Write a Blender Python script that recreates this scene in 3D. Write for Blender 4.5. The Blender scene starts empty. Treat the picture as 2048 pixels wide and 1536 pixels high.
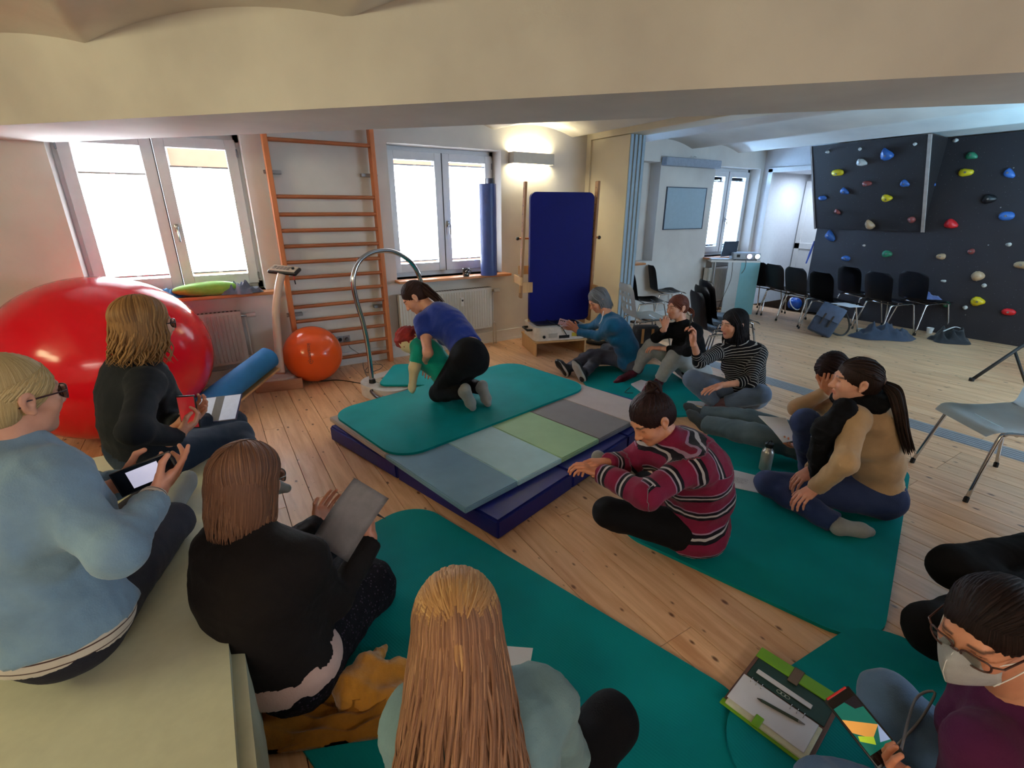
import bpy, bmesh, math, random
import numpy as np
from mathutils import Vector, Matrix, Euler

scn = bpy.context.scene
COL = scn.collection
R = math.radians
rnd = random.Random(7)

# ------------------------------------------------------------------ camera
H = 1.62
FPX = 955.956
YAW, PITCH = R(31.684), R(20.0)
cam_d = bpy.data.cameras.new('camera'); cam = bpy.data.objects.new('camera', cam_d); COL.objects.link(cam)
cam_d.sensor_width = 36.0; cam_d.lens = 36.0 * FPX / 2048.0
cam_d.clip_start = 0.02; cam_d.clip_end = 200
cam.location = (0, 0, H)
cam.rotation_euler = (R(90) - PITCH, 0, -YAW)
scn.camera = cam
scn.view_settings.view_transform = 'Standard'
scn.view_settings.look = 'None'
scn.view_settings.exposure = 0.36
scn.view_settings.gamma = 1.0
scn.view_settings.use_curve_mapping = False
scn.cycles.use_denoising = True
scn.cycles.max_bounces = 8
scn.cycles.diffuse_bounces = 4
scn.cycles.transparent_max_bounces = 12
scn.cycles.caustics_reflective = False
scn.cycles.caustics_refractive = False
scn.cycles.sample_clamp_indirect = 4.0

# ------------------------------------------------------------------ world and lights
world = bpy.data.worlds.new('world'); scn.world = world; world.use_nodes = True
wn = world.node_tree.nodes; wl = world.node_tree.links
bg = wn['Background']; bg.inputs['Color'].default_value = (0.80, 0.88, 1.0, 1); bg.inputs['Strength'].default_value = 3.0

def area(name, loc, rot, sx, sy, power, color, spread=None):
    d = bpy.data.lights.new(name, 'AREA'); d.shape = 'RECTANGLE'; d.size = sx; d.size_y = sy
    d.energy = power; d.color = color
    if spread: d.spread = spread
    o = bpy.data.objects.new(name, d); COL.objects.link(o); o.location = loc; o.rotation_euler = rot
    return o
# daylight outside each window of the long wall (pointing into the rooms)
area('daylight_or_fill', (-0.22, 5.72, 1.46), (R(-90), 0, 0), 1.25, 0.95, 600, (0.84, 0.92, 1.0))
area('daylight_or_fill', (2.44, 5.72, 1.5), (R(-90), 0, 0), 1.25, 1.0, 660, (0.84, 0.92, 1.0))
area('daylight_or_fill', (5.1, 5.72, 1.58), (R(-90), 0, 0), 0.9, 1.15, 460, (0.30, 0.58, 1.0))
area('daylight_or_fill', (7.65, 5.72, 1.58), (R(-90), 0, 0), 1.0, 1.15, 700, (0.34, 0.62, 1.0))
# lights out of view: a warm lamp inferred at the left, the rest added as fill
area('unseen_warm_light', (-3.0, 1.9, 2.15), (0, R(-88), 0), 0.4, 1.6, 30, (1.0, 0.90, 0.50))
area('unseen_warm_light', (-1.4, -2.9, 2.2), (R(22), 0, R(-20)), 2.2, 0.7, 60, (1.0, 0.92, 0.78))  # unseen fill added to brighten the near part of the room
area('daylight_or_fill', (6.6, -2.9, 1.6), (R(86), 0, 0), 2.2, 1.2, 120, (0.60, 0.80, 1.0))  # cool fill added for the second room, no window is built here
area('recess_fill', (8.85, 4.5, 2.17), (0, 0, 0), 0.5, 0.5, 16, (0.66, 0.80, 1.0))  # added to brighten the dark door recess, no lamp fitting here
area('ceiling_fill', (7.0, 0.4, 1.3), (R(180), 0, 0), 0.5, 0.5, 95, (0.26, 0.66, 1.0))  # added out of view to wash the second room's ceiling blue
# ------------------------------------------------------------------ measuring helpers (camera geometry -> room coordinates)
_cy, _sy, _cp, _sp = math.cos(YAW), math.sin(YAW), math.cos(PITCH), math.sin(PITCH)
FWD = np.array([_sy * _cp, _cy * _cp, -_sp]); RGT = np.array([_cy, -_sy, 0.0]); DWN = np.cross(FWD, RGT)
EYE = np.array([0, 0, H])
def ray(x, y): return FWD + RGT * (x - 1024) / FPX + DWN * (y - 768) / FPX
def fz(x, y, z=0.0):
    d = ray(x, y); return EYE + d * (z - H) / d[2]
def fy(x, y, Y):
    d = ray(x, y); return EYE + d * Y / d[1]
def fx(x, y, X):
    d = ray(x, y); return EYE + d * X / d[0]
def fd(x, y, D): return EYE + ray(x, y) * D
def depth(p): return float(np.dot(np.array(p) - EYE, FWD))
def nrm(v):
    v = np.array(v, float); n = np.linalg.norm(v); return v / n if n > 1e-9 else v

# ------------------------------------------------------------------ materials
def srgb(r, g, b):
    f = lambda c: (c / 255.0 / 12.92) if c / 255.0 <= 0.04045 else ((c / 255.0 + 0.055) / 1.055) ** 2.4
    return (f(r), f(g), f(b), 1.0)
MATS = {}
class NT:
    def __init__(s, name):
        s.m = bpy.data.materials.new(name); s.m.use_nodes = True
        s.t = s.m.node_tree; s.b = s.t.nodes['Principled BSDF']; s.out = s.t.nodes['Material Output']
    def n(s, typ, **kw):
        nd = s.t.nodes.new(typ)
        for k, v in kw.items():
            if k in nd.inputs.keys(): nd.inputs[k].default_value = v
            else: setattr(nd, k, v)
        return nd
    def l(s, a, b): s.t.links.new(a, b)
def ramp(nt, fac, stops):
    r = nt.n('ShaderNodeValToRGB'); e = r.color_ramp.elements
    e[0].position, e[0].color = stops[0]; e[1].position, e[1].color = stops[-1]
    for p, c in stops[1:-1]:
        x = e.new(p); x.color = c
    nt.l(fac, r.inputs['Fac']); return r
def mat(name, col, rough=0.6, metal=0.0, var=0.12, scale=18.0, bump=0.0, bscale=None, stretch=(1, 1, 1), spec=None, sheen=0.0, coat=0.0, emit=None, es=0.0, trans=0.0, coords='Object'):
    if name in MATS: return MATS[name]
    nt = NT(name); b = nt.b
    tc = nt.n('ShaderNodeTexCoord'); mp = nt.n('ShaderNodeMapping'); mp.inputs['Scale'].default_value = stretch
    nt.l(tc.outputs[coords], mp.inputs['Vector'])
    no = nt.n('ShaderNodeTexNoise', Scale=scale, Detail=4.0, Roughness=0.6); nt.l(mp.outputs['Vector'], no.inputs['Vector'])
    c = np.array(col[:3]); lo = tuple(np.clip(c * (1 - var), 0, 1)) + (1,); hi = tuple(np.clip(c * (1 + var), 0, 1)) + (1,)
    r = ramp(nt, no.outputs['Fac'], [(0.3, lo), (0.7, hi)]); nt.l(r.outputs['Color'], b.inputs['Base Color'])
    b.inputs['Roughness'].default_value = rough; b.inputs['Metallic'].default_value = metal
    if spec is not None: b.inputs['Specular IOR Level'].default_value = spec
    if sheen: b.inputs['Sheen Weight'].default_value = sheen; b.inputs['Sheen Roughness'].default_value = 0.5
    if coat: b.inputs['Coat Weight'].default_value = coat; b.inputs['Coat Roughness'].default_value = 0.1
    if trans: b.inputs['Transmission Weight'].default_value = trans
    if emit is not None:
        b.inputs['Emission Color'].default_value = emit; b.inputs['Emission Strength'].default_value = es
    if bump:
        n2 = nt.n('ShaderNodeTexNoise', Scale=bscale or scale * 4, Detail=3.0); nt.l(mp.outputs['Vector'], n2.inputs['Vector'])
        bp = nt.n('ShaderNodeBump', Strength=bump, Distance=0.004); nt.l(n2.outputs['Fac'], bp.inputs['Height']); nt.l(bp.outputs['Normal'], b.inputs['Normal'])
    MATS[name] = nt.m; return nt.m
def wood(name, c1, c2, rough=0.45, axis=2, sc=6.0, knots=False):
    if name in MATS: return MATS[name]
    nt = NT(name); tc = nt.n('ShaderNodeTexCoord'); mp = nt.n('ShaderNodeMapping')
    s = [sc * 4, sc * 4, sc * 4]; s[axis] = sc * 0.35; mp.inputs['Scale'].default_value = s
    oi = nt.n('ShaderNodeObjectInfo'); add = nt.n('ShaderNodeVectorMath', operation='ADD')
    mu = nt.n('ShaderNodeMath', operation='MULTIPLY'); mu.inputs[1].default_value = 37.0
    nt.l(oi.outputs['Random'], mu.inputs[0]); nt.l(tc.outputs['Object'], mp.inputs['Vector']); nt.l(mp.outputs['Vector'], add.inputs[0]); nt.l(mu.outputs[0], add.inputs[1])
    no = nt.n('ShaderNodeTexNoise', Scale=1.0, Detail=5.0, Roughness=0.65, Distortion=0.4); nt.l(add.outputs[0], no.inputs['Vector'])
    r = ramp(nt, no.outputs['Fac'], [(0.32, c1), (0.62, c2)])
    colr = r.outputs['Color']
    hs = nt.n('ShaderNodeHueSaturation'); ma = nt.n('ShaderNodeMapRange'); ma.inputs['To Min'].default_value = 0.92; ma.inputs['To Max'].default_value = 1.08
    nt.l(oi.outputs['Random'], ma.inputs['Value']); nt.l(ma.outputs['Result'], hs.inputs['Value']); nt.l(colr, hs.inputs['Color'])
    colr = hs.outputs['Color']
    if knots:
        mk = nt.n('ShaderNodeMapping'); mk.inputs['Scale'].default_value = (8.5, 4.6, 0.0); a2 = nt.n('ShaderNodeVectorMath', operation='ADD')
        nt.l(tc.outputs['Object'], mk.inputs['Vector']); nt.l(mk.outputs['Vector'], a2.inputs[0]); nt.l(mu.outputs[0], a2.inputs[1])
        vo = nt.n('ShaderNodeTexVoronoi', voronoi_dimensions='2D', Scale=1.0, Randomness=1.0); nt.l(a2.outputs[0], vo.inputs['Vector'])
        # knot size varies by cell
        sp = nt.n('ShaderNodeSeparateColor'); nt.l(vo.outputs['Color'], sp.inputs['Color'])
        mr = nt.n('ShaderNodeMapRange'); mr.inputs['From Min'].default_value = 0.35; mr.inputs['To Min'].default_value = 0.0; mr.inputs['To Max'].default_value = 0.075
        nt.l(sp.outputs['Red'], mr.inputs['Value'])
        sb = nt.n('ShaderNodeMath', operation='SUBTRACT'); nt.l(vo.outputs['Distance'], sb.inputs[0]); nt.l(mr.outputs['Result'], sb.inputs[1])
        m3 = nt.n('ShaderNodeMapRange'); m3.inputs['From Min'].default_value = -0.02; m3.inputs['From Max'].default_value = 0.035; m3.inputs['To Min'].default_value = 0.92; m3.inputs['To Max'].default_value = 0.0
        nt.l(sb.outputs[0], m3.inputs['Value'])
        mx = nt.n('ShaderNodeMix', data_type='RGBA'); nt.l(m3.outputs['Result'], mx.inputs['Factor']); nt.l(colr, mx.inputs['A']); mx.inputs['B'].default_value = srgb(96, 52, 26)
        colr = mx.outputs['Result']
    nt.l(colr, nt.b.inputs['Base Color'])
    rr = nt.n('ShaderNodeMapRange'); rr.inputs['To Min'].default_value = rough - 0.08; rr.inputs['To Max'].default_value = rough + 0.12
    nt.l(no.outputs['Fac'], rr.inputs['Value']); nt.l(rr.outputs['Result'], nt.b.inputs['Roughness'])
    bp = nt.n('ShaderNodeBump', Strength=0.12, Distance=0.002); nt.l(no.outputs['Fac'], bp.inputs['Height']); nt.l(bp.outputs['Normal'], nt.b.inputs['Normal'])
    MATS[name] = nt.m; return nt.m

# ------------------------------------------------------------------ object helpers
def tag(o, label=None, cat=None, group=None, kind=None):
    if label: o['label'] = label
    if cat: o['category'] = cat
    if group: o['group'] = group
    if kind: o['kind'] = kind
    return o
def empty(name, loc=(0, 0, 0), label=None, cat=None, group=None, kind=None, rz=0.0):
    o = bpy.data.objects.new(name, None); COL.objects.link(o); o.location = loc; o.rotation_euler = (0, 0, rz); o.empty_display_size = 0.05
    return tag(o, label, cat, group, kind)
def link(name, me, m, parent=None, smooth=False, mats=None):
    """mesh given in world coordinates unless the parent is moved later; parent keeps the local frame"""
    o = bpy.data.objects.new(name, me); COL.objects.link(o)
    if parent is not None: o.parent = parent
    for x in (mats or [m]): me.materials.append(x)
    if smooth: me.polygons.foreach_set('use_smooth', [True] * len(me.polygons))
    return o
class B:
    """collects shapes into one mesh"""
    def __init__(s): s.bm = bmesh.new()
    def box(s, c, size, rot=None, bev=0.0, seg=2, mi=0):
        r = bmesh.ops.create_cube(s.bm, size=1.0); vs = r['verts']
        M = Matrix.Translation(Vector(c)) @ (rot.to_4x4() if rot is not None else Matrix.Identity(4)) @ Matrix.Diagonal((*size, 1))
        bmesh.ops.transform(s.bm, matrix=M, verts=vs)
        fs = {f for v in vs for f in v.link_faces}
        for f in fs: f.material_index = mi
        if bev > 0:
            es = list({e for v in vs for e in v.link_edges})
            bmesh.ops.bevel(s.bm, geom=es, offset=bev, segments=seg, affect='EDGES', profile=0.5)
        return s
    def mm(s, lo, hi, bev=0.0, mi=0):
        lo = np.minimum(lo, hi); hi2 = np.maximum(lo, hi); return s.box((lo + hi2) / 2, tuple(hi2 - lo), bev=bev, mi=mi)
    def cyl(s, a, b, r, r2=None, seg=16, mi=0, caps=True):
        a = Vector(a); b = Vector(b); d = b - a; L = d.length
        q = d.to_track_quat('Z', 'Y').to_matrix().to_4x4()
        rr = bmesh.ops.create_cone(s.bm, cap_ends=caps, segments=seg, radius1=r, radius2=r if r2 is None else r2, depth=L)
        bmesh.ops.transform(s.bm, matrix=Matrix.Translation((a + b) / 2) @ q, verts=rr['verts'])
        for v in rr['verts']:
            for f in v.link_faces: f.material_index = mi
        return s
    def ball(s, c, r, seg=16, scale=(1, 1, 1), rot=None, mi=0):
        rr = bmesh.ops.create_uvsphere(s.bm, u_segments=seg, v_segments=max(6, seg // 2), radius=r)
        M = Matrix.Translation(Vector(c)) @ (rot.to_4x4() if rot is not None else Matrix.Identity(4)) @ Matrix.Diagonal((*scale, 1))
        bmesh.ops.transform(s.bm, matrix=M, verts=rr['verts'])
        for v in rr['verts']:
            for f in v.link_faces: f.material_index = mi
        return s
    def tube(s, pts, r, seg=10, mi=0, closed=False, flat=None):
        """sweep a circle along pts; r scalar or list; flat=(vector, factor) squashes along that vector"""
        P = [np.array(p, float) for p in pts]; n = len(P); rs = r if hasattr(r, '__len__') else [r] * n
        T = []
        for i in range(n):
            a = P[(i - 1) % n] if closed or i > 0 else P[i]; b = P[(i + 1) % n] if closed or i < n - 1 else P[i]
            T.append(nrm(b - a))
        up = np.array([0, 0, 1.0]) if abs(T[0][2]) < 0.9 else np.array([1.0, 0, 0])
        if flat is not None: up = np.array(flat[0], float)
        N = nrm(up - T[0] * np.dot(up, T[0])); rings = []
        for i in range(n):
            N = nrm(N - T[i] * np.dot(N, T[i])); Bn = np.cross(T[i], N); f = flat[1] if flat else 1.0
            rings.append([s.bm.verts.new(P[i] + rs[i] * (math.cos(t) * N * f + math.sin(t) * Bn)) for t in [2 * math.pi * k / seg for k in range(seg)]])
        for i in range(n if closed else n - 1):
            A, C = rings[i], rings[(i + 1) % n]
            for k in range(seg):
                fa = s.bm.faces.new((A[k], A[(k + 1) % seg], C[(k + 1) % seg], C[k])); fa.material_index = mi
        if not closed:
            for rg, rev in ((rings[0], True), (rings[-1], False)):
                fa = s.bm.faces.new(rg[::-1] if rev else rg); fa.material_index = mi
        return s
    def poly(s, pts, ext, mi=0):
        """extrude a planar polygon (list of 3d points) by vector ext"""
        ext = np.array(ext, float); A = [s.bm.verts.new(p) for p in pts]; C = [s.bm.verts.new(np.array(p) + ext) for p in pts]
        fs = [s.bm.faces.new(A[::-1]), s.bm.faces.new(C)]; n = len(A)
        for i in range(n): fs.append(s.bm.faces.new((A[i], A[(i + 1) % n], C[(i + 1) % n], C[i])))
        for f in fs: f.material_index = mi
        return s
    def lathe(s, prof, c=(0, 0, 0), seg=24, rot=None, mi=0):
        rings = []; M = rot or Matrix.Identity(3)
        for r, z in prof:
            rings.append([s.bm.verts.new(Vector(c) + M @ Vector((max(r, 1e-4) * math.cos(2 * math.pi * k / seg), max(r, 1e-4) * math.sin(2 * math.pi * k / seg), z))) for k in range(seg)])
        for i in range(len(rings) - 1):
            A, C = rings[i], rings[i + 1]
            for k in range(seg):
                fa = s.bm.faces.new((A[k], A[(k + 1) % seg], C[(k + 1) % seg], C[k])); fa.material_index = mi
        return s
    def grid(s, f, nu, nv, mi=0):
        V = [[s.bm.verts.new(f(i / nu, j / nv)) for j in range(nv + 1)] for i in range(nu + 1)]
        for i in range(nu):
            for j in range(nv):
                fa = s.bm.faces.new((V[i][j], V[i + 1][j], V[i + 1][j + 1], V[i][j + 1])); fa.material_index = mi
        return s
    def build(s, name, m, parent=None, smooth=False, mats=None, label=None, fix=True):
        if fix: bmesh.ops.recalc_face_normals(s.bm, faces=s.bm.faces)
        me = bpy.data.meshes.new(name); s.bm.to_mesh(me); s.bm.free()
        o = link(name, me, m, parent, False, mats)
        if smooth:
            me.polygons.foreach_set('use_smooth', [True] * len(me.polygons))
            if smooth == 'auto': me.set_sharp_from_angle(angle=R(35))
        if label: o['label'] = label
        return o
def Rot(x=0, y=0, z=0): return Euler((x, y, z)).to_matrix()
def basis(x, y, z): return Matrix((x, y, z)).transposed()
def rounded(w, l, r, n=10):
    """rounded rectangle outline centred at 0"""
    out = []
    for cx, cy, a0 in ((w / 2 - r, l / 2 - r, 0), (-w / 2 + r, l / 2 - r, 90), (-w / 2 + r, -l / 2 + r, 180), (w / 2 - r, -l / 2 + r, 270)):
        for k in range(n + 1):
            a = R(a0 + 90 * k / n); out.append((cx + r * math.cos(a), cy + r * math.sin(a)))
    return out
def children(o): return [c for c in bpy.data.objects if c.parent == o]
def copy_tree(o, parent=None, kids=None):
    c = o.copy(); COL.objects.link(c)
    if parent is not None: c.parent = parent
    for ch in list(o.children): copy_tree(ch, c)
    return c
def text(parent, body, loc, rot, size, m, name='lettering', ext=0.0004, align='CENTER', shear=0.0):
    cu = bpy.data.curves.new(name, 'FONT'); cu.body = body; cu.size = size; cu.extrude = ext; cu.align_x = align; cu.align_y = 'CENTER'; cu.shear = shear
    o = bpy.data.objects.new(name, cu); COL.objects.link(o); o.parent = parent; o.location = loc; o.rotation_euler = rot
    cu.materials.append(m); return o
# ------------------------------------------------------------------ palette
def plaster():
    nt = NT('plaster'); tc = nt.n('ShaderNodeTexCoord')
    n1 = nt.n('ShaderNodeTexNoise', Scale=1.6, Detail=4.0); nt.l(tc.outputs['Object'], n1.inputs['Vector'])
    r = ramp(nt, n1.outputs['Fac'], [(0.35, srgb(206, 202, 198)), (0.65, srgb(222, 219, 214))]); nt.l(r.outputs['Color'], nt.b.inputs['Base Color'])
    n2 = nt.n('ShaderNodeTexNoise', Scale=22.0, Detail=5.0, Roughness=0.7); nt.l(tc.outputs['Object'], n2.inputs['Vector'])
    bp = nt.n('ShaderNodeBump', Strength=0.22, Distance=0.006); nt.l(n2.outputs['Fac'], bp.inputs['Height']); nt.l(bp.outputs['Normal'], nt.b.inputs['Normal'])
    nt.b.inputs['Roughness'].default_value = 0.9
    return nt.m
M_wall = plaster()
M_white = mat('white_lacquer', srgb(222, 222, 222), 0.35, var=0.03)
M_frame = mat('window_frame_white', srgb(214, 216, 220), 0.35, var=0.03)
M_pine = wood('pine_planks', srgb(204, 150, 108), srgb(234, 188, 146), rough=0.34, axis=1, sc=5.0, knots=True)
M_gap = mat('plank_gap', srgb(60, 38, 22), 0.9)
M_beech = wood('beech', srgb(176, 96, 48), srgb(198, 118, 66), rough=0.45, axis=2, sc=5)
M_birch = wood('birch_board', srgb(190, 146, 98), srgb(208, 166, 116), rough=0.5, axis=2, sc=4)
M_sill = wood('sill_wood', srgb(176, 110, 66), srgb(204, 140, 92), rough=0.35, axis=0, sc=4)
M_chrome = mat('chrome', srgb(190, 190, 192), 0.16, 1.0, var=0.02)
M_alu = mat('aluminium', srgb(150, 150, 152), 0.42, 0.9, var=0.06)
M_black = mat('black_plastic', srgb(20, 20, 23), 0.38, var=0.2)
M_rubber = mat('black_rubber', srgb(18, 18, 20), 0.7, var=0.2)
M_teal = None
def teal():
    nt = NT('teal_gym_foam'); tc = nt.n('ShaderNodeTexCoord')
    wv = nt.n('ShaderNodeTexWave', Scale=30.0, Distortion=0.0); wv.bands_direction = 'X'
    nt.l(tc.outputs['Object'], wv.inputs['Vector'])
    no = nt.n('ShaderNodeTexNoise', Scale=3.0, Detail=3.0); nt.l(tc.outputs['Object'], no.inputs['Vector'])
    r = ramp(nt, no.outputs['Fac'], [(0.3, srgb(0, 122, 124)), (0.7, srgb(0, 136, 138))]); nt.l(r.outputs['Color'], nt.b.inputs['Base Color'])
    nt.b.inputs['Roughness'].default_value = 0.7; nt.b.inputs['Specular IOR Level'].default_value = 0.12
    bp = nt.n('ShaderNodeBump', Strength=0.25, Distance=0.0015); nt.l(wv.outputs['Fac'], bp.inputs['Height']); nt.l(bp.outputs['Normal'], nt.b.inputs['Normal'])
    return nt.m
M_teal = teal()
M_glass = None
def glass():
    nt = NT('window_glass'); t = nt.n('ShaderNodeBsdfTransparent'); g = nt.n('ShaderNodeBsdfGlossy', Roughness=0.02); f = nt.n('ShaderNodeFresnel', IOR=1.45); mx = nt.n('ShaderNodeMixShader')
    nt.l(f.outputs[0], mx.inputs[0]); nt.l(t.outputs[0], mx.inputs[1]); nt.l(g.outputs[0], mx.inputs[2]); nt.l(mx.outputs[0], nt.out.inputs['Surface'])
    return nt.m
M_glass = glass()
def blind():
    nt = NT('pleated_blind_fabric'); t = nt.n('ShaderNodeBsdfTranslucent', Color=(0.95, 0.95, 0.95, 1)); d = nt.n('ShaderNodeBsdfDiffuse', Color=(0.8, 0.81, 0.82, 1)); mx = nt.n('ShaderNodeMixShader'); mx.inputs[0].default_value = 0.3
    nt.l(t.outputs[0], mx.inputs[1]); nt.l(d.outputs[0], mx.inputs[2]); nt.l(mx.outputs[0], nt.out.inputs['Surface'])
    return nt.m
M_blind = blind()

# ------------------------------------------------------------------ floor: pine planks
WY = 5.30                                   # inner face of the window wall
fl_ = B().mm((-3.4, -3.4, -0.12), (9.9, 6.0, -0.022)).build('floor', M_gap); tag(fl_, kind='structure')
pw = 0.1445; plank_mesh = {}
def plank(w, L):
    k = (round(w, 4), round(L, 3))
    if k not in plank_mesh:
        b = B(); b.box((0, 0, -0.011), (w - 0.0028, L - 0.002, 0.022), bev=0.0012, seg=1)
        me = bpy.data.meshes.new('plank'); b.bm.to_mesh(me); b.bm.free(); me.materials.append(M_pine); plank_mesh[k] = me
    return plank_mesh[k]
x = 0.56 - pw * 26; n = 0
while x < 9.45:
    y = -3.3 + rnd.choice([0, -0.9, -1.8])
    L0 = 4.2 if (x < -0.9 or x > 4.6) else 3.0
    while y < 5.3 and n < 300:
        a, bb = max(y, -3.3), min(y + L0, 5.3)
        if x > 8.0: a, bb = max(a, 0), min(y + L0, 5.28)
        if bb - a > 0.4:
            L = round(bb - a, 1) if False else bb - a
            o = bpy.data.objects.new('plank', plank(pw, L)); COL.objects.link(o); o.parent = fl_; o.location = (x + pw / 2, (a + bb) / 2, 0); n += 1
        y += L0
    x += pw
# floor of the door recess
o = B().mm((8.3, 4.0, -0.02), (9.4, 5.62, 0.0)).build('recess_floor', M_pine, fl_)

# ------------------------------------------------------------------ walls
WIN = [(-0.905, 0.43), (1.76, 3.12), (4.72, 5.80), (7.03, 8.215)]  # window niches along x
WZ0, WZ1 = 0.885, 2.27; DEEP = 0.26
b = B(); xs = [-3.3] + [v for w in WIN for v in w] + [8.3]
for i in range(0, len(xs), 2):
    b.mm((xs[i], WY, 0.0), (xs[i + 1], WY + 0.42, 2.75))
for a, c in WIN:
    b.mm((a, WY, 0.0), (c, WY + 0.42, WZ0)); b.mm((a, WY, WZ1), (c, WY + 0.42, 2.75))
wb = b.build('wall_back', M_wall); tag(wb, kind='structure')
b = B().mm((-3.5, -3.5, 0), (-3.3, 5.72, 2.75)); tag(b.build('wall_left', M_wall), kind='structure')
b = B().mm((-3.5, -3.5, 0), (9.6, -3.3, 2.75)); tag(b.build('wall_front', M_wall), kind='structure')
M_wall2 = mat('plaster_smooth', srgb(214, 216, 220), 0.85, var=0.03, bump=0.05, bscale=60)
# right wall with the doorway recess, behind the climbing wall
b = B()
b.mm((8.3, 5.12, 0), (9.4, 5.72, 2.75)); b.mm((8.3, 3.6, 2.21), (9.4, 5.12, 2.75)); b.mm((8.62, -3.3, 0), (9.6, 3.6, 2.75))
b.mm((9.4, 3.6, 0), (9.6, 5.2, 2.75))
tag(b.build('wall_right', M_wall2), kind='structure')
b = B(); 
for y0, y1, z0, z1 in ((5.12, 5.2, 0, 2.27), (4.1, 5.2, 2.21, 2.28)):
    b.mm((8.27, y0, z0), (8.3, y1, z1), bev=0.004)
tag(b.build('trim_1', M_white), kind='structure')
d = empty('door_1', (9.36, 4.7, 0), kind='structure')
B().mm((-0.03, -0.9, 0.08), (0.0, 0.40, 2.1)).build('door_leaf', M_white, d)
b = B()
for y0, y1, z0, z1 in ((-0.36, 0.40, 0.08, 0.2), (-0.36, 0.40, 2.0, 2.1), (-0.36, -0.27, 0.2, 2.0), (0.31, 0.40, 0.2, 2.0), (-0.36, 0.4, 0.95, 1.05)):
    b.mm((-0.045, y0, z0), (-0.03, y1, z1), bev=0.003)
b.build('door_panel_frame', M_white, d)
B().cyl((-0.045, -0.3, 1.05), (-0.09, -0.3, 1.05), 0.01).cyl((-0.09, -0.3, 1.05), (-0.09, -0.2, 1.05), 0.01).build('door_handle', M_chrome, d)
B().mm((-0.05, -0.4, 0.0), (-0.0, 0.42, 0.08)).build('threshold', mat('dark_brown_wood', srgb(80, 48, 34), 0.5), d)

# ceiling: shallow segmental vaults running towards the window wall
def ceil_z(x, base): 
    u = ((x + 0.36) / 1.13) % 1.0
    return base + 0.095 * (1 - (2 * u - 1) ** 2)
b = B()
b.grid(lambda u, v: (-3.5 + u * 13.1, -3.5 + v * 9.3, ceil_z(-3.5 + u * 13.1, 2.475)), 330, 24)
bm_top = b
ce = b.build('ceiling', M_wall, smooth=True); tag(ce, kind='structure')
md = ce.modifiers.new('s', 'SOLIDIFY'); md.thickness = -0.08; md.offset = -1
o = B().mm((-3.5, -3.5, 2.70), (9.6, 5.8, 2.8)).build('ceiling_slab', M_wall, ce)
# the diagonal girder
e0 = np.array([-3.2, 7.62, 0]); dr = np.array([1, -1, 0]) / math.sqrt(2)
g = B(); z0 = 2.105
A_ = lambda s_, x: (s_ , x)
def gp(c, t): return np.array([t, c - t, 0])
# four edges: front line x+y=3.49, back line x+y=4.43
P1_, P2_ = gp(3.49, -1.9), gp(3.49, 6.7); P3_, P4_ = gp(4.43, 7.6), gp(4.43, -0.85)
g.poly([P1_ + [0, 0, z0], P2_ + [0, 0, z0], P3_ + [0, 0, z0], P4_ + [0, 0, z0]], (0, 0, 0.62))
tag(g.build('trim_2', M_wall), kind='structure')

# skirting
def skirt(name, x0, x1, y, h=0.13):
    b = B().mm((x0, y - 0.018, 0), (x1, y, h)).mm((x0, y - 0.028, 0), (x1, y, 0.03)).mm((x0, y - 0.024, h), (x1, y, h + 0.012))
    return tag(b.build(name, M_white), kind='structure')
skirt('baseboard_back', -3.3, 4.4, WY); skirt('baseboard_back', 4.72, 8.3, WY, 0.08)

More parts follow.
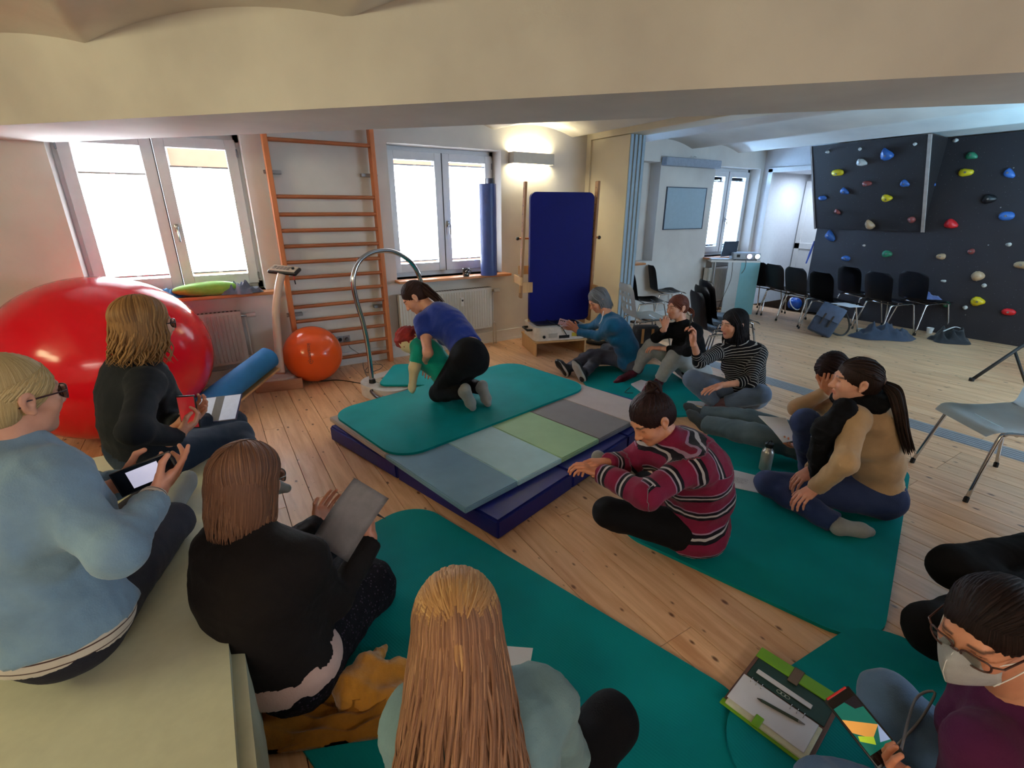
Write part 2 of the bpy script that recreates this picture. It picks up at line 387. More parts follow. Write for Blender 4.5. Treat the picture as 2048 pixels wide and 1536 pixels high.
# ------------------------------------------------------------------ windows
def window(k, x0, x1, blind_top, cord=True, handle=True, two=True):
    xm = (x0 + x1) / 2; root = empty('window_%d' % k, (xm, WY + 0.2, WZ0), kind='structure')
    w = (x1 - x0) / 2; h = WZ1 - WZ0; Y0 = 0.0
    b = B()   # outer frame
    for lo, hi in (((-w, Y0, 0), (-w + 0.05, Y0 + 0.08, h)), ((w - 0.05, Y0, 0), (w, Y0 + 0.08, h)), ((-w, Y0, 0), (w, Y0 + 0.08, 0.07)), ((-w, Y0, h - 0.07), (w, Y0 + 0.08, h))):
        b.mm(lo, hi, bev=0.004)
    b.build('window_frame', M_frame, root)
    zb, zt = 0.05, h - 0.05
    for sgn in (-1, 1):
        xa, xb = (-w + 0.035, -0.004) if sgn < 0 else (0.004, w - 0.035)
        b = B(); t = 0.085
        for lo, hi in (((xa, -0.03, zb), (xa + t, 0.05, zt)), ((xb - t, -0.03, zb), (xb, 0.05, zt)), ((xa + t, -0.03, zb), (xb - t, 0.05, zb + 0.10)), ((xa + t, -0.03, zt - t), (xb - t, 0.05, zt))):
            b.mm(lo, hi, bev=0.004)
        sash = b.build('sash', M_frame, root)
        ga, gb, gz0, gz1 = xa + t, xb - t, zb + 0.10, zt - t
        B().mm((ga, 0.018, gz0), (gb, 0.024, gz1)).build('pane', M_glass, sash)
        # pleated blind: zigzag sheet between its two rails
        bt = blind_top[0 if sgn < 0 else 1]; z1 = gz0 + (gz1 - gz0) * bt; nz = int((z1 - gz0 - 0.03) / 0.02)
        bb = B(); V = []
        for i in range(nz * 2 + 1):
            z = gz0 + 0.03 + (z1 - gz0 - 0.03) * i / (nz * 2); yy = -0.004 - (0.006 if i % 2 else -0.006)
            V.append((bb.bm.verts.new((ga + 0.006, yy, z)), bb.bm.verts.new((gb - 0.006, yy, z))))
        for i in range(len(V) - 1): bb.bm.faces.new((V[i][0], V[i][1], V[i + 1][1], V[i + 1][0]))
        bl = bb.build('blind', M_blind, root)
        B().box(((ga + gb) / 2, -0.008, z1), (gb - ga - 0.006, 0.016, 0.014), bev=0.002).build('rail', M_alu, bl)
        B().box(((ga + gb) / 2, -0.008, gz0 + 0.026), (gb - ga - 0.006, 0.016, 0.014), bev=0.002).build('rail', M_alu, bl)
        B().box(((ga + gb) / 2, -0.02, z1), (0.035, 0.012, 0.01), bev=0.003).build('blind_grip', M_white, bl)
        B().box(((ga + gb) / 2, -0.02, gz0 + 0.026), (0.035, 0.012, 0.01), bev=0.003).build('blind_grip', M_white, bl)
        hg = B().box((xb - 0.0 if sgn > 0 else xa, -0.02, h - 0.16), (0.018, 0.02, 0.07), bev=0.003).box((xb if sgn > 0 else xa, -0.02, 0.12), (0.018, 0.02, 0.07), bev=0.003)
        hg.build('hinge', mat('grey_hinge', srgb(120, 122, 128), 0.4), root)
    B().mm((-0.006, -0.034, zb), (0.002, -0.028, zt)).build('sash_seal', mat('dark_seal', srgb(50, 52, 56), 0.7), root)
    hb = B().box((0.045, -0.04, h * 0.42), (0.03, 0.02, 0.07), bev=0.006).tube([(0.045, -0.045, h * 0.42), (0.045, -0.075, h * 0.42), (0.047, -0.08, h * 0.42 - 0.02), (0.05, -0.08, h * 0.42 - 0.12)], 0.009, seg=8)
    hb.build('window_handle', M_chrome, root, smooth='auto')
    # wooden sill board that runs past the niche
    sb = B().mm((-w - 0.03, -0.36, -0.03), (w + 0.05 if k > 1 else w + 0.07, -0.0, 0.0), bev=0.006)
    sb.build('window_sill', M_sill, root)
    return root
window(1, -0.905, 0.43, (0.795, 0.86))
window(2, 1.76, 3.12, (0.955, 0.965))
window(3, 7.03, 8.215, (0.93, 0.95))
window(4, 4.72, 5.46, (0.95, 0.95))
tag(B().mm((5.46, WY + 0.2, WZ0), (5.80, WY + 0.42, WZ1)).build('trim_5', M_wall), kind='structure')

# ------------------------------------------------------------------ buildings across the street
M_fac1 = mat('facade_white', srgb(236, 238, 240), 0.9, var=0.03, scale=3); M_fac2 = mat('facade_terracotta', srgb(222, 150, 120), 0.9, var=0.05, scale=3)
bd = empty('building', (-3, 16, 0), 'white rendered house across the street with small blue window', 'building')
B().mm((-12, 0, -6), (2.6, 2, 14)).build('wall', M_fac1, bd)
for xx, zz in ((-0.35, 4.3), (-3.0, 4.3), (-0.35, 7.2), (-3, 7.2)):
    f = B().mm((xx - 0.5, -0.08, zz - 0.6), (xx + 0.5, 0.02, zz + 0.6), bev=0.01).build('window_pane', mat('far_window_blue', srgb(96, 150, 178), 0.2), bd)
    B().mm((xx - 0.03, -0.11, zz - 0.6), (xx + 0.03, -0.07, zz + 0.6)).mm((xx - 0.5, -0.11, zz + 0.1), (xx + 0.5, -0.07, zz + 0.15)).build('glazing_bar', M_fac1, f)
bd = empty('building', (7, 16, 0), 'terracotta coloured house across the street beside the white one', 'building')
B().mm((-7.4, 0.2, -6), (16, 2, 9)).build('wall', M_fac2, bd)
B().mm((-5.3, 0.1, -6), (-5.12, 0.2, 9)).build('downpipe', M_fac1, bd)
for xx in (-6.4, -3.0, 0.5, 4, 8): B().mm((xx - 0.6, 0.12, 3.6), (xx + 0.6, 0.22, 5.2), bev=0.01).build('window_pane', mat('far_window_dark', srgb(110, 120, 130), 0.2), bd)

# ------------------------------------------------------------------ sliding partition parked against the window wall, its ceiling track and floor rail
M_part = mat('partition_laminate', srgb(214, 206, 186), 0.55, var=0.03, scale=3); M_part_edge = mat('partition_edge', srgb(150, 172, 190), 0.5, var=0.05)
M_seal = mat('partition_seal', srgb(24, 30, 36), 0.8)
pt = empty('sliding_partition', (4.5, 4.93, 0), 'stack of cream partition panels parked against the window wall under its ceiling track', 'partition')
for i in range(4):
    x0 = -0.075 + i * 0.064
    pn = B().mm((x0, -0.38, 0.02), (x0 + 0.05, 0.33, 2.45), bev=0.003).build('panel', M_part, pt)
    B().mm((x0 + 0.004, -0.392, 0.02), (x0 + 0.046, -0.38, 2.45), bev=0.002).build('edge_strip', M_part_edge, pn)
    B().mm((x0 + 0.05, -0.375, 0.02), (x0 + 0.064, 0.33, 2.44)).build('seal', M_seal, pn)
B().mm((-0.1, 0.29, 0.0), (-0.075, 0.37, 2.46), bev=0.003).build('wall_post', M_part, pt)
tr = B().mm((4.40, -3.3, 2.455), (4.70, WY, 2.56), bev=0.006).mm((4.39, -3.3, 2.53), (4.40, WY, 2.56)); tag(tr.build('trim_3', M_part), kind='structure')
b = B()
for i in range(5): b.mm((4.505 + i * 0.038, -3.3, -0.004), (4.53 + i * 0.038, WY, 0.0035))
tag(b.mm((4.49, -3.3, -0.01), (4.70, WY, 0.0012)).build('trim_4', mat('rail_grey', srgb(150, 150, 154), 0.4, 0.1, var=0.08)), kind='structure')
# ================================================================== gym room: fixtures
# wall bars
YB = 5.19
xl = fy(522, 272, YB)[0] + 0.02; xr = fy(781, 650, YB)[0] - 0.035
wbx = (xl + xr) / 2; hw = (xr - xl) / 2
wbar = empty('wall_bars', (wbx, YB, 0), 'tall beech wall bars standing between the two windows', 'wall bars')
for sx in (-1, 1):
    B().box((sx * hw, 0, 1.215), (0.045, 0.10, 2.43), bev=0.006).build('post', M_beech, wbar)
rz_ = [fy(x, y, YB)[2] for x, y in ((528, 278), (547, 393), (553, 429), (558, 461.7), (563, 493.3), (568, 525.5), (574, 556.6), (578, 586), (582, 615), (587.4, 643.6), (655.8, 663), (677.3, 688.5), (683.1, 714.8))]
M_beech_x = wood('beech_rung', srgb(138, 76, 44), srgb(164, 96, 56), rough=0.45, axis=0, sc=5)
for z in rz_:
    r = B().cyl((-hw + 0.01, -0.02, 0), (hw - 0.01, -0.02, 0), 0.0185, seg=14).build('rung', M_beech_x, wbar, smooth='auto'); r.location = (0, 0, z)
for sx in (-1, 1):
    for z in (1.95, 0.62):
        B().mm((sx * hw - 0.11 if sx > 0 else sx * hw - 0.035, 0.05, z - 0.016), (sx * hw + 0.035 if sx > 0 else sx * hw + 0.11, 0.14, z + 0.016), bev=0.003).cyl((sx * (hw + 0.03), 0.03, z), (sx * (hw + 0.045), 0.03, z), 0.012).build('wall_bracket', M_alu, wbar)

# wall lamp with two fluorescent tubes washing the wall
lx0, lx1 = fy(1026, 318, 5.2)[0], fy(1107, 322, 5.2)[0]; lz = fy(1066, 317, 5.2)[2]; lw = lx1 - lx0
M_lampbody = mat('lamp_satin_aluminium', srgb(168, 160, 150), 0.5, 0.4, var=0.04)
M_tube = mat('fluorescent_tube', (1, 0.93, 0.72, 1), 0.5, emit=(1.0, 0.86, 0.52, 1), es=125.0)
lamp = empty('wall_lamp', ((lx0 + lx1) / 2, WY, lz), 'silver wall lamp glowing above and below, beside the second window', 'lamp')
B().mm((-lw / 2, -0.115, -0.06), (lw / 2, -0.107, 0.062), bev=0.002).build('shade', M_lampbody, lamp)
B().mm((-lw / 2, -0.112, -0.06), (-lw / 2 + 0.006, 0, 0.062)).build('end_cap', M_lampbody, lamp); B().mm((lw / 2 - 0.006, -0.112, -0.06), (lw / 2, 0, 0.062)).build('end_cap', M_lampbody, lamp)
B().mm((-lw / 2 + 0.02, -0.02, -0.03), (lw / 2 - 0.02, 0.0, 0.03)).build('back_plate', M_white, lamp)
for z in (-0.022, 0.026):
    B().cyl((-lw / 2 + 0.03, -0.06, z), (lw / 2 - 0.03, -0.06, z), 0.012, seg=10).build('tube', M_tube, lamp)

# radiators
M_rad = mat('radiator_enamel', srgb(206, 202, 196), 0.4, var=0.03)
def radiator(x0, x1, z0, z1, label, valve=True):
    r = empty('radiator', ((x0 + x1) / 2, WY, z0), label, 'radiator', None); w = (x1 - x0) / 2; h = z1 - z0
    b = B().mm((-w, -0.13, 0), (w, -0.115, h), bev=0.004)
    n = int(w * 2 / 0.0345)
    for i in range(n):
        xx = -w + 0.02 + (2 * w - 0.04) * (i + 0.5) / n
        b.box((xx, -0.133, h / 2), (0.016, 0.012, h - 0.05), bev=0.005, seg=1)
    b.build('front_panel', M_rad, r)
    B().mm((-w, -0.115, 0.0), (-w + 0.006, -0.045, h)).mm((w - 0.006, -0.115, 0), (w, -0.045, h)).mm((-w, -0.06, 0), (w, -0.045, h - 0.01)).build('side_covers', M_rad, r)
    g = B().mm((-w, -0.125, h - 0.006), (w, -0.05, h), bev=0.002)
    g.build('top_grille', M_rad, r)
    sl = B()
    for i in range(n): sl.box((-w + 0.02 + (2 * w - 0.04) * (i + 0.5) / n, -0.088, h + 0.0005), (0.018, 0.05, 0.002))
    sl.build('grille_slots', mat('slot_dark', srgb(84, 78, 76), 0.8), r)
    if valve:
        v = B().cyl((w, -0.088, h - 0.05), (w + 0.05, -0.088, h - 0.05), 0.012).build('valve', M_chrome, r)
        B().cyl((w + 0.05, -0.088, h - 0.05), (w + 0.125, -0.088, h - 0.05), 0.021, 0.024, seg=18).build('thermostat_head', M_white, v, smooth='auto')
    B().tube([(w + 0.035, -0.088, h - 0.05), (w + 0.035, -0.088, -z0 + 0.0)], 0.008, seg=8).tube([(w + 0.0, -0.088, 0.05), (w + 0.06, -0.088, 0.05), (w + 0.075, -0.088, 0.03), (w + 0.075, -0.088, -z0)], 0.008, seg=8).build('pipe', M_rad, r, smooth=True)
    return r
ra = fy(483, 622, 5.18); rb = fy(497, 724, 5.18)
radiator(-0.72, (ra[0] + rb[0]) / 2, rb[2], ra[2], 'white panel radiator under the left window, behind the red ball')
ra = fy(983, 574, 5.18); rb = fy(984, 654, 5.18)
r2 = radiator(1.72, ra[0], rb[2], ra[2], 'white ribbed radiator under the second window, behind the kneeling woman')
px_ = fy(924, 604, 5.16)
cc = B().mm((-0.02, -0.02, -0.05), (0.02, 0, 0.05), bev=0.005).build('heat_meter', M_white, r2); cc.location = (px_[0] - r2.location.x, -0.137, px_[2] - r2.location.z)
B().mm((-0.011, -0.023, 0.01), (0.011, -0.019, 0.03)).build('display', M_black, cc)
radiator(7.0, 7.75, 0.14, 0.72, 'white radiator under the far window, behind the projector desk')

# double wall socket
s0 = fy(680, 679, WY)
so = empty('wall_socket', (s0[0] + 0.035, WY, s0[2]), 'grey double wall socket seen through the lowest wall bars', 'socket')
for k, dx in enumerate((-0.036, 0.036)):
    B().box((dx, -0.006, 0), (0.07, 0.012, 0.072), bev=0.004).build('cover', mat('socket_grey', srgb(150, 146, 148), 0.5), so)
    if k: B().cyl((dx, -0.01, 0), (dx, -0.045, 0), 0.02, 0.017).build('plug', mat('plug_grey', srgb(110, 100, 100), 0.5), so)
    else: B().cyl((dx, -0.011, 0), (dx, -0.0125, 0), 0.02).build('socket_hole', M_black, so)
def cable(name, pts, r, m, label, seg=6, cat='cable'):
    P = [np.array(p) for p in pts]; out = []
    for i in range(len(P) - 1):
        p0, p1, p2, p3 = P[max(i - 1, 0)], P[i], P[i + 1], P[min(i + 2, len(P) - 1)]
        for k in range(5):
            t = k / 5; out.append(0.5 * ((2 * p1) + (-p0 + p2) * t + (2 * p0 - 5 * p1 + 4 * p2 - p3) * t * t + (-p0 + 3 * p1 - 3 * p2 + p3) * t ** 3))
    out.append(P[-1])
    return tag(B().tube(out, r, seg=seg).build(name, m, smooth=True), label, cat)
M_grey_cable = mat('grey_cable', srgb(112, 104, 104), 0.5)
cable('power_cable', [fy(697, 684, 5.25), fy(700, 695, 5.22), fy(716, 706, 5.15), fz(725, 716, .01), fz(727, 735, .005), fz(735, 745, .005), fz(760, 738, .005), fz(764, 730, .005), fz(745, 729, .005), fz(730, 742, .005), fz(738, 757, .03)], 0.0035, M_grey_cable, 'thin grey cable from the wall socket coiling to the hoop plate')
cable('power_cable', [fz(566, 748, .03), fz(600, 757, .006), fz(640, 762, .006), fz(672, 760, .006), fz(700, 763, .006), fz(738, 770, .05)], 0.005, M_rubber, 'black cable on the planks from under the orange ball to the hoop plate')

# ---------------------------------------------------------------- things on the sills
def cloth_heap(name, c, sx, sy, sz, m, label, cat, seed=1, n=46, rot=0.0, puff=False, lobes=5):
    rg = random.Random(seed); ph = [(rg.uniform(2, 5), rg.uniform(2, 5), rg.uniform(0, 6.3), rg.uniform(.4, 1)) for _ in range(7)]
    b = B()
    def f(u, v):
        a = 2 * math.pi * u; r = v
        rr = 1 + 0.16 * math.sin(lobes * a + ph[0][2]) * r + 0.08 * math.sin((lobes * 2 + 1) * a + 1) * r
        x, y = r * rr * math.cos(a), r * rr * math.sin(a)
        hgt = (1 - r ** (4 if puff else 2.0)) ** (0.5 if puff else 0.9)
        if not puff:
            q = 0
            for k in ph: q += k[3] * (1 - abs(math.sin(k[0] * x * 1.9 + (k[1] - 3.5) * 2.4 * y + k[2])))
            hgt = hgt * (0.12 + 0.22 * q)
        else: hgt *= 1 + 0.05 * math.sin(7 * x) * math.sin(5 * y)
        X, Y = x * sx, y * sy
        return (c[0] + X * math.cos(rot) - Y * math.sin(rot), c[1] + X * math.sin(rot) + Y * math.cos(rot), c[2] + max(0.002, hgt * sz))
    b.grid(f, n, n // 2)
    bmesh.ops.remove_doubles(b.bm, verts=b.bm.verts, dist=1e-5)
    o = tag(b.build(name, m, smooth=True), label, cat)
    return o
M_pillow = mat('apple_green_cloth', srgb(118, 170, 62), 0.85, sheen=0.2, bump=0.3, bscale=300)
M_gcloth = mat('grey_blue_cloth', srgb(84, 92, 112), 0.9, sheen=0.3, bump=0.4, bscale=200)
SZ = WZ0 + 0.002
pc = fy(345, 572, 5.25)
b = B(); 
b.grid(lambda u, v: (-0.06 + 0.27 * math.copysign(abs(math.cos(2*math.pi*u)) ** 0.7, math.cos(2*math.pi*u)) * math.sin(math.pi * v) ** 0.6, 5.22 + 0.09 * math.copysign(abs(math.sin(2*math.pi*u)) ** 0.7, math.sin(2*math.pi*u)) * math.sin(math.pi * v) ** 0.6, SZ + 0.055 - 0.055 * math.cos(math.pi * v) * (1 + 0.15 * math.sin(9 * u) ) ), 40, 20)
tag(b.build('pillow', M_pillow, smooth=True), 'small apple green pillow lying on the left window sill', 'pillow')
cloth_heap('towel', (0.215, 5.18, SZ), 0.16, 0.10, 0.17, M_gcloth, 'crumpled grey blue towel on the left window sill', 'towel', seed=4)
cloth_heap('towel', (-0.36, 5.26, SZ), 0.13, 0.10, 0.12, mat('blue_cloth', srgb(64, 118, 170), 0.85, bump=0.3, bscale=200), 'blue cloth on the left window sill, mostly behind the red ball', 'towel', seed=9)
# mug
mc = fy(932, 543, 5.16); mug = empty('mug', (mc[0], 5.16, SZ), 'black mug with white pattern on the second window sill', 'mug')
M_mug = mat('mug_black', srgb(22, 22, 24), 0.25, coat=0.4)
B().lathe([(0.0, 0.0), (0.036, 0.0), (0.039, 0.006), (0.039, 0.09), (0.036, 0.092), (0.034, 0.088), (0.034, 0.01), (0.0, 0.008)], seg=24).build('cup', M_mug, mug, smooth='auto')
B().tube([(0.036, 0, 0.075), (0.06, 0, 0.07), (0.064, 0, 0.045), (0.056, 0, 0.022), (0.036, 0, 0.018)], 0.005, seg=8).build('handle', M_mug, mug, smooth=True)
b = B()
for a, z, s_ in ((-95, .03, .008), (-70, .055, .007), (-120, .06, .007), (-80, .075, .004), (-105, .07, .005), (-60, .03, .005), (-130, .035, .005)):
    b.ball((0.0385 * math.cos(R(a)), 0.0385 * math.sin(R(a)), z), s_, seg=8, scale=(1, .25, 1), rot=Rot(0, 0, R(a + 90)))
b.build('white_pattern', M_white, mug)
# rolled blue mats standing on the sill
M_bluemat = mat('blue_mat_vinyl', srgb(44, 66, 124), 0.42, var=0.08, bump=0.1, bscale=60)
def spiral_roll(name, c, r, h, m, label, th=0.012, turns=2.4, group=None):
    b = B(); n = 90; V = []
    for i in range(n + 1):
        t = i / n; a = t * turns * 2 * math.pi; rr = r - (1 - t) * turns * th * 1.15
        ins = rr - th
        V.append([b.bm.verts.new((q * math.cos(a), q * math.sin(a), z)) for q, z in ((rr, 0), (rr, h), (ins, h), (ins, 0))])
    for i in range(n):
        for k in range(4): b.bm.faces.new((V[i][k], V[i + 1][k], V[i + 1][(k + 1) % 4], V[i][(k + 1) % 4]))
    b.bm.faces.new(V[0]); b.bm.faces.new(V[-1][::-1])
    o = b.build(name, m, smooth='auto'); o.location = c; return tag(o, label, 'rolled mat', group)
rr0 = fy(978, 540, 5.12)
spiral_roll('rolled_mat', (rr0[0], 5.13, SZ), 0.105, fy(975, 367, 5.05)[2] - SZ, M_bluemat, 'thick blue rolled mat standing upright on the second window sill', turns=3.2)
spiral_roll('rolled_mat', (rr0[0] + 0.135, 5.30, SZ), 0.06, 1.08, mat('dark_mat_vinyl', srgb(34, 36, 56), 0.5), 'darker slim rolled mat in the window corner behind the thick blue roll')

# ---------------------------------------------------------------- balls
def ball_mat(name, c):
    nt = NT(name); nt.b.inputs['Base Color'].default_value = c; nt.b.inputs['Roughness'].default_value = 0.16; nt.b.inputs['Specular IOR Level'].default_value = 0.5
    tc = nt.n('ShaderNodeTexCoord'); wv = nt.n('ShaderNodeTexWave', Scale=9.0); wv.bands_direction = 'Z'; nt.l(tc.outputs['Object'], wv.inputs['Vector'])
    no = nt.n('ShaderNodeTexNoise', Scale=5.0); nt.l(tc.outputs['Object'], no.inputs['Vector'])
    r = ramp(nt, no.outputs['Fac'], [(0.3, tuple(np.array(c[:3]) * 0.94) + (1,)), (0.7, c)]); nt.l(r.outputs['Color'], nt.b.inputs['Base Color'])
    bp = nt.n('ShaderNodeBump', Strength=0.04, Distance=0.002); nt.l(wv.outputs['Fac'], bp.inputs['Height']); nt.l(bp.outputs['Normal'], nt.b.inputs['Normal'])
    MATS[name] = nt.m; return nt.m
def solve_ball(px, py, rp):
    """centre and radius of a ball on the floor from its apparent centre and half width"""
    d = ray(px, py); lo, hi = 0.5, 9.0
    for _ in range(60):
        D = (lo + hi) / 2; c = EYE + d * D; r = c[2]
        w = r * FPX / D
        if w > rp: lo = D
        else: hi = D
    return EYE + d * D
oc = solve_ball(626, 708, 55.5); orad = oc[2]
ob = empty('exercise_ball', tuple(oc), 'medium orange exercise ball standing in front of the wall bars', 'ball')
def gball(r, seg=64):
    b = B(); b.ball((0, 0, 0), r, seg=seg); bmesh.ops.rotate(b.bm, verts=b.bm.verts, matrix=Rot(R(25), 0, 0)); return b
gball(orad).build('ball_skin', ball_mat('orange_vinyl', srgb(226, 84, 26)), ob, smooth=True)
tocam = nrm(EYE - oc); ang = math.atan2(tocam[1], tocam[0])
# brand script written vertically on the ball
side = nrm(np.cross([0, 0, 1], tocam)); upv = np.cross(tocam, side)
pos = oc * 0 + (tocam * 0.995 - side * 0.10 + upv * 0.02); pos = nrm(pos) * (orad + 0.0015)
M_ink = mat('brown_ink', srgb(70, 40, 26), 0.6)
def script_word(parent, body, center, size, m, xdir, zdir, rad):
    cu = bpy.data.curves.new('lettering', 'FONT'); cu.body = body; cu.size = size; cu.align_x = 'CENTER'; cu.align_y = 'CENTER'; cu.shear = 0.35; cu.resolution_u = 3
    tmp = bpy.data.objects.new('lettering', cu); COL.objects.link(tmp)
    me = bpy.data.meshes.new_from_object(tmp.evaluated_get(bpy.context.evaluated_depsgraph_get())); COL.objects.unlink(tmp); bpy.data.objects.remove(tmp)
    n0 = nrm(center)
    for v in me.vertices:
        p = n0 * rad + np.array(xdir) * v.co.x + np.array(zdir) * v.co.y; p = nrm(p) * (rad + 0.001); v.co = p
    me.materials.clear(); me.materials.append(m); o = bpy.data.objects.new('lettering', me); COL.objects.link(o); o.parent = parent; return o
script_word(ob, 'Gymnastik', pos, 0.05, M_ink, upv, side, orad)

rc = fd(213, 728, 3.6)
def solve_ball2(px, py, rp):
    return solve_ball(px, py, rp)
rc = solve_ball(209, 692, 183); 
rrad = rc[2]
rc = rc * np.array([1, 1, 0.87]); rb_ = empty('exercise_ball', tuple(rc), 'giant glossy red exercise ball filling the corner under the left window', 'ball')
g_ = gball(rrad, 96); bmesh.ops.scale(g_.bm, vec=(1, 1, 0.87), verts=g_.bm.verts); g_.build('ball_skin', ball_mat('red_vinyl', srgb(222, 8, 30)), rb_, smooth=True)
B().cyl(tuple(nrm([0.2, -0.9, -0.1]) * (rrad - 0.004)), tuple(nrm([0.2, -0.9, -0.1]) * (rrad + 0.002)), 0.012).build('valve_plug', M_white, rb_)

# ---------------------------------------------------------------- vibration plate with a curved cream post and console
M_cream = mat('cream_enamel', srgb(212, 184, 164), 0.35, var=0.03)
M_lbase = wood('light_base_board', srgb(186, 128, 100), srgb(200, 146, 118), rough=0.5, axis=0, sc=4)
b0 = fz(607, 777, 0); b1 = fz(512, 787, 0)
vp = empty('vibration_plate', (0, 0, 0), 'vibration plate with tall curved cream post and console, beside the orange ball', 'exercise machine')
xd = nrm(b0 - b1); yd = np.array([-xd[1], xd[0], 0]); L = np.linalg.norm(b0 - b1); Mb = basis(xd, yd, (0, 0, 1)); cb = (b0 + b1) / 2
B().box(cb + yd * 0.02 + [0, 0, .05], (L, 0.045, 0.10), rot=Mb, bev=0.006).box(cb + yd * 0.26 + [0, 0, .05], (L * .7, 0.045, 0.10), rot=Mb, bev=0.006).box(cb + yd * 0.14 - xd * (L / 2 - .08) + [0, 0, .05], (0.045, 0.22, 0.10), rot=Mb, bev=0.004).build('base_frame', M_lbase, vp)
up0 = fz(557, 772, 0.03); dp = depth(up0) + 0.05
B().poly([fd(543, 768, dp), fd(571, 764, dp), fd(568, 726, dp), fd(547, 726, dp)], yd * 0.06).build('post_foot', M_lbase, vp)
pl = cb + yd * 0.14 - xd * 0.06
b = B(); out = rounded(0.42, 0.26, 0.12)
b.poly([pl + xd * x + yd * y + np.array([0, 0, .05]) for x, y in out], (0, 0, 0.07))
b.build('plate', mat('plate_white', srgb(214, 200, 196), 0.3), vp)
dq = dp - 0.16
post = [fd(x, y, dq + k) for x, y, k in ((562, 745, 0.0), (557, 700, -.02), (553, 650, -.04), (552, 620, -.05), (555, 590, -.06), (559, 565, -.07), (563, 548, -.08))]
def smooth_pts(P, k=5):
    P = [np.array(p) for p in P]; out = []
    for i in range(len(P) - 1):
        p0, p1, p2, p3 = P[max(i - 1, 0)], P[i], P[i + 1], P[min(i + 2, len(P) - 1)]
        for j in range(k):
            t = j / k; out.append(0.5 * ((2 * p1) + (-p0 + p2) * t + (2 * p0 - 5 * p1 + 4 * p2 - p3) * t * t + (-p0 + 3 * p1 - 3 * p2 + p3) * t ** 3))
    out.append(P[-1]); return out
sp = smooth_pts(post); B().tube(sp, 0.034, seg=16).build('post', M_cream, vp, smooth='auto')
tp = sp[-1]; cx_ = nrm(fd(597, 546, dq) - fd(541, 540, dq)); cl = fd(569, 541, dq)
cz_ = nrm(np.array([-0.05, -0.35, 1.0])); cz_ = nrm(cz_ - cx_ * np.dot(cz_, cx_)); cy_ = np.cross(cz_, cx_); Mc = basis(cx_, cy_, cz_)
con = B().box(cl, (0.27, 0.13, 0.035), rot=Mc, bev=0.014, seg=3).build('console', M_black, vp, smooth='auto')
B().box(cl + cz_ * 0.02, (0.235, 0.115, 0.008), rot=Mc, bev=0.003).build('keypad', mat('console_beige', srgb(186, 170, 150), 0.5), con)
b = B()
for i in range(5):
    for j in range(2): b.box(cl + cz_ * 0.025 + cx_ * (-0.085 + i * 0.032) + cy_ * (-0.018 + j * 0.035), (0.024, 0.024, 0.004), rot=Mc)
b.build('buttons', mat('console_button', srgb(120, 110, 104), 0.5), con)
B().cyl(cl + cz_ * 0.025 + cx_ * .085, cl + cz_ * 0.04 + cx_ * .085, 0.013).build('stop_knob', M_black, con)
p_ = cl + cx_ * 0.10 - cy_ * .04
B().tube([p_, p_ + [0, 0, -.03], p_ + [0.002, 0, -.06]], 0.004, seg=6).build('red_cord', mat('red_plastic', srgb(200, 30, 36), 0.4), con)
B().cyl(p_ + [0.002, 0, -.06], p_ + [0.006, 0, -.10], 0.006).build('cord_clip', M_black, con)

# light blue foam roller leaning on the machine
M_roller = mat('blue_foam', srgb(36, 128, 196), 0.6, var=0.05, bump=0.05, bscale=80)
ra_ = fd(541, 712, dp - 0.28); rl = fz(385, 832, 0.13)
rol = B(); dv = ra_ - rl
rad = 0.098
rol.cyl(rl, ra_, rad, seg=40)
bmesh.ops.bevel(rol.bm, geom=[e for e in rol.bm.edges if len(e.link_faces) == 2 and any(len(f.verts) > 8 for f in e.link_faces)], offset=0.02, segments=3, affect='EDGES')
tag(rol.build('foam_roller', M_roller, smooth='auto'), 'long sky blue foam roller leaning against the vibration plate', 'roller')
bd_ = B(); ud = nrm(dv); sd = nrm(np.cross(ud, [0, 0, 1])); nd = np.cross(sd, ud)
mid = (rl + ra_) / 2 - nd * (rad + 0.014)
bd_.box(mid, (0.16, float(np.linalg.norm(dv)) - 0.05, 0.02), rot=basis(sd, ud, nd), bev=0.004)
tag(bd_.build('support_board', M_birch), 'narrow light wooden board under the blue foam roller', 'board')

# ---------------------------------------------------------------- vibration plate with chrome hoop
hp = empty('vibration_plate', (0, 0, 0), 'white vibration plate with tall chrome hoop handle beside the kneeling woman', 'exercise machine')
ft = np.array([1.09, 4.23, 0.10]); hd_ = nrm([0.93, 0.36, 0])
def onplane(x, y):
    n = np.array([-hd_[1], hd_[0], 0]); d = ray(x, y); t = np.dot(ft - EYE, n) / np.dot(d, n); return EYE + d * t
hoop = [onplane(*p) for p in ((744, 765), (737, 700), (726, 645), (714, 605), (706.5, 570), (708.5, 545), (720, 521), (745, 505), (775, 501.5), (800, 509), (822, 525), (836, 547), (845, 575), (852, 610), (858, 650), (862, 700))]
hoop.append(np.array([hoop[-1][0] + .005, hoop[-1][1], 0.12]))
B().tube(smooth_pts(hoop, 4), 0.021, seg=16).build('hoop', M_chrome, hp, smooth=True)
B().cyl(ft + [0, 0, -.01], ft + [0, 0, .05], 0.034, 0.028).build('hoop_socket', M_black, hp, smooth='auto')
yd2 = np.array([-hd_[1], hd_[0], 0]); pc2 = ft + hd_ * 0.33 - yd2 * 0.10
def mslab(pts, z0, h, bev, name, m, parent, taper=1.0):
    b = B(); b.poly([np.array([p[0], p[1], z0]) for p in pts], (0, 0, h))
    es = [e for e in b.bm.edges if abs(e.verts[0].co.z - e.verts[1].co.z) < 1e-6 and e.verts[0].co.z > z0 + h / 2]
    bmesh.ops.bevel(b.bm, geom=es, offset=bev, segments=3, affect='EDGES'); return b.build(name, m, parent, smooth='auto')
out = rounded(0.86, 0.56, 0.2)
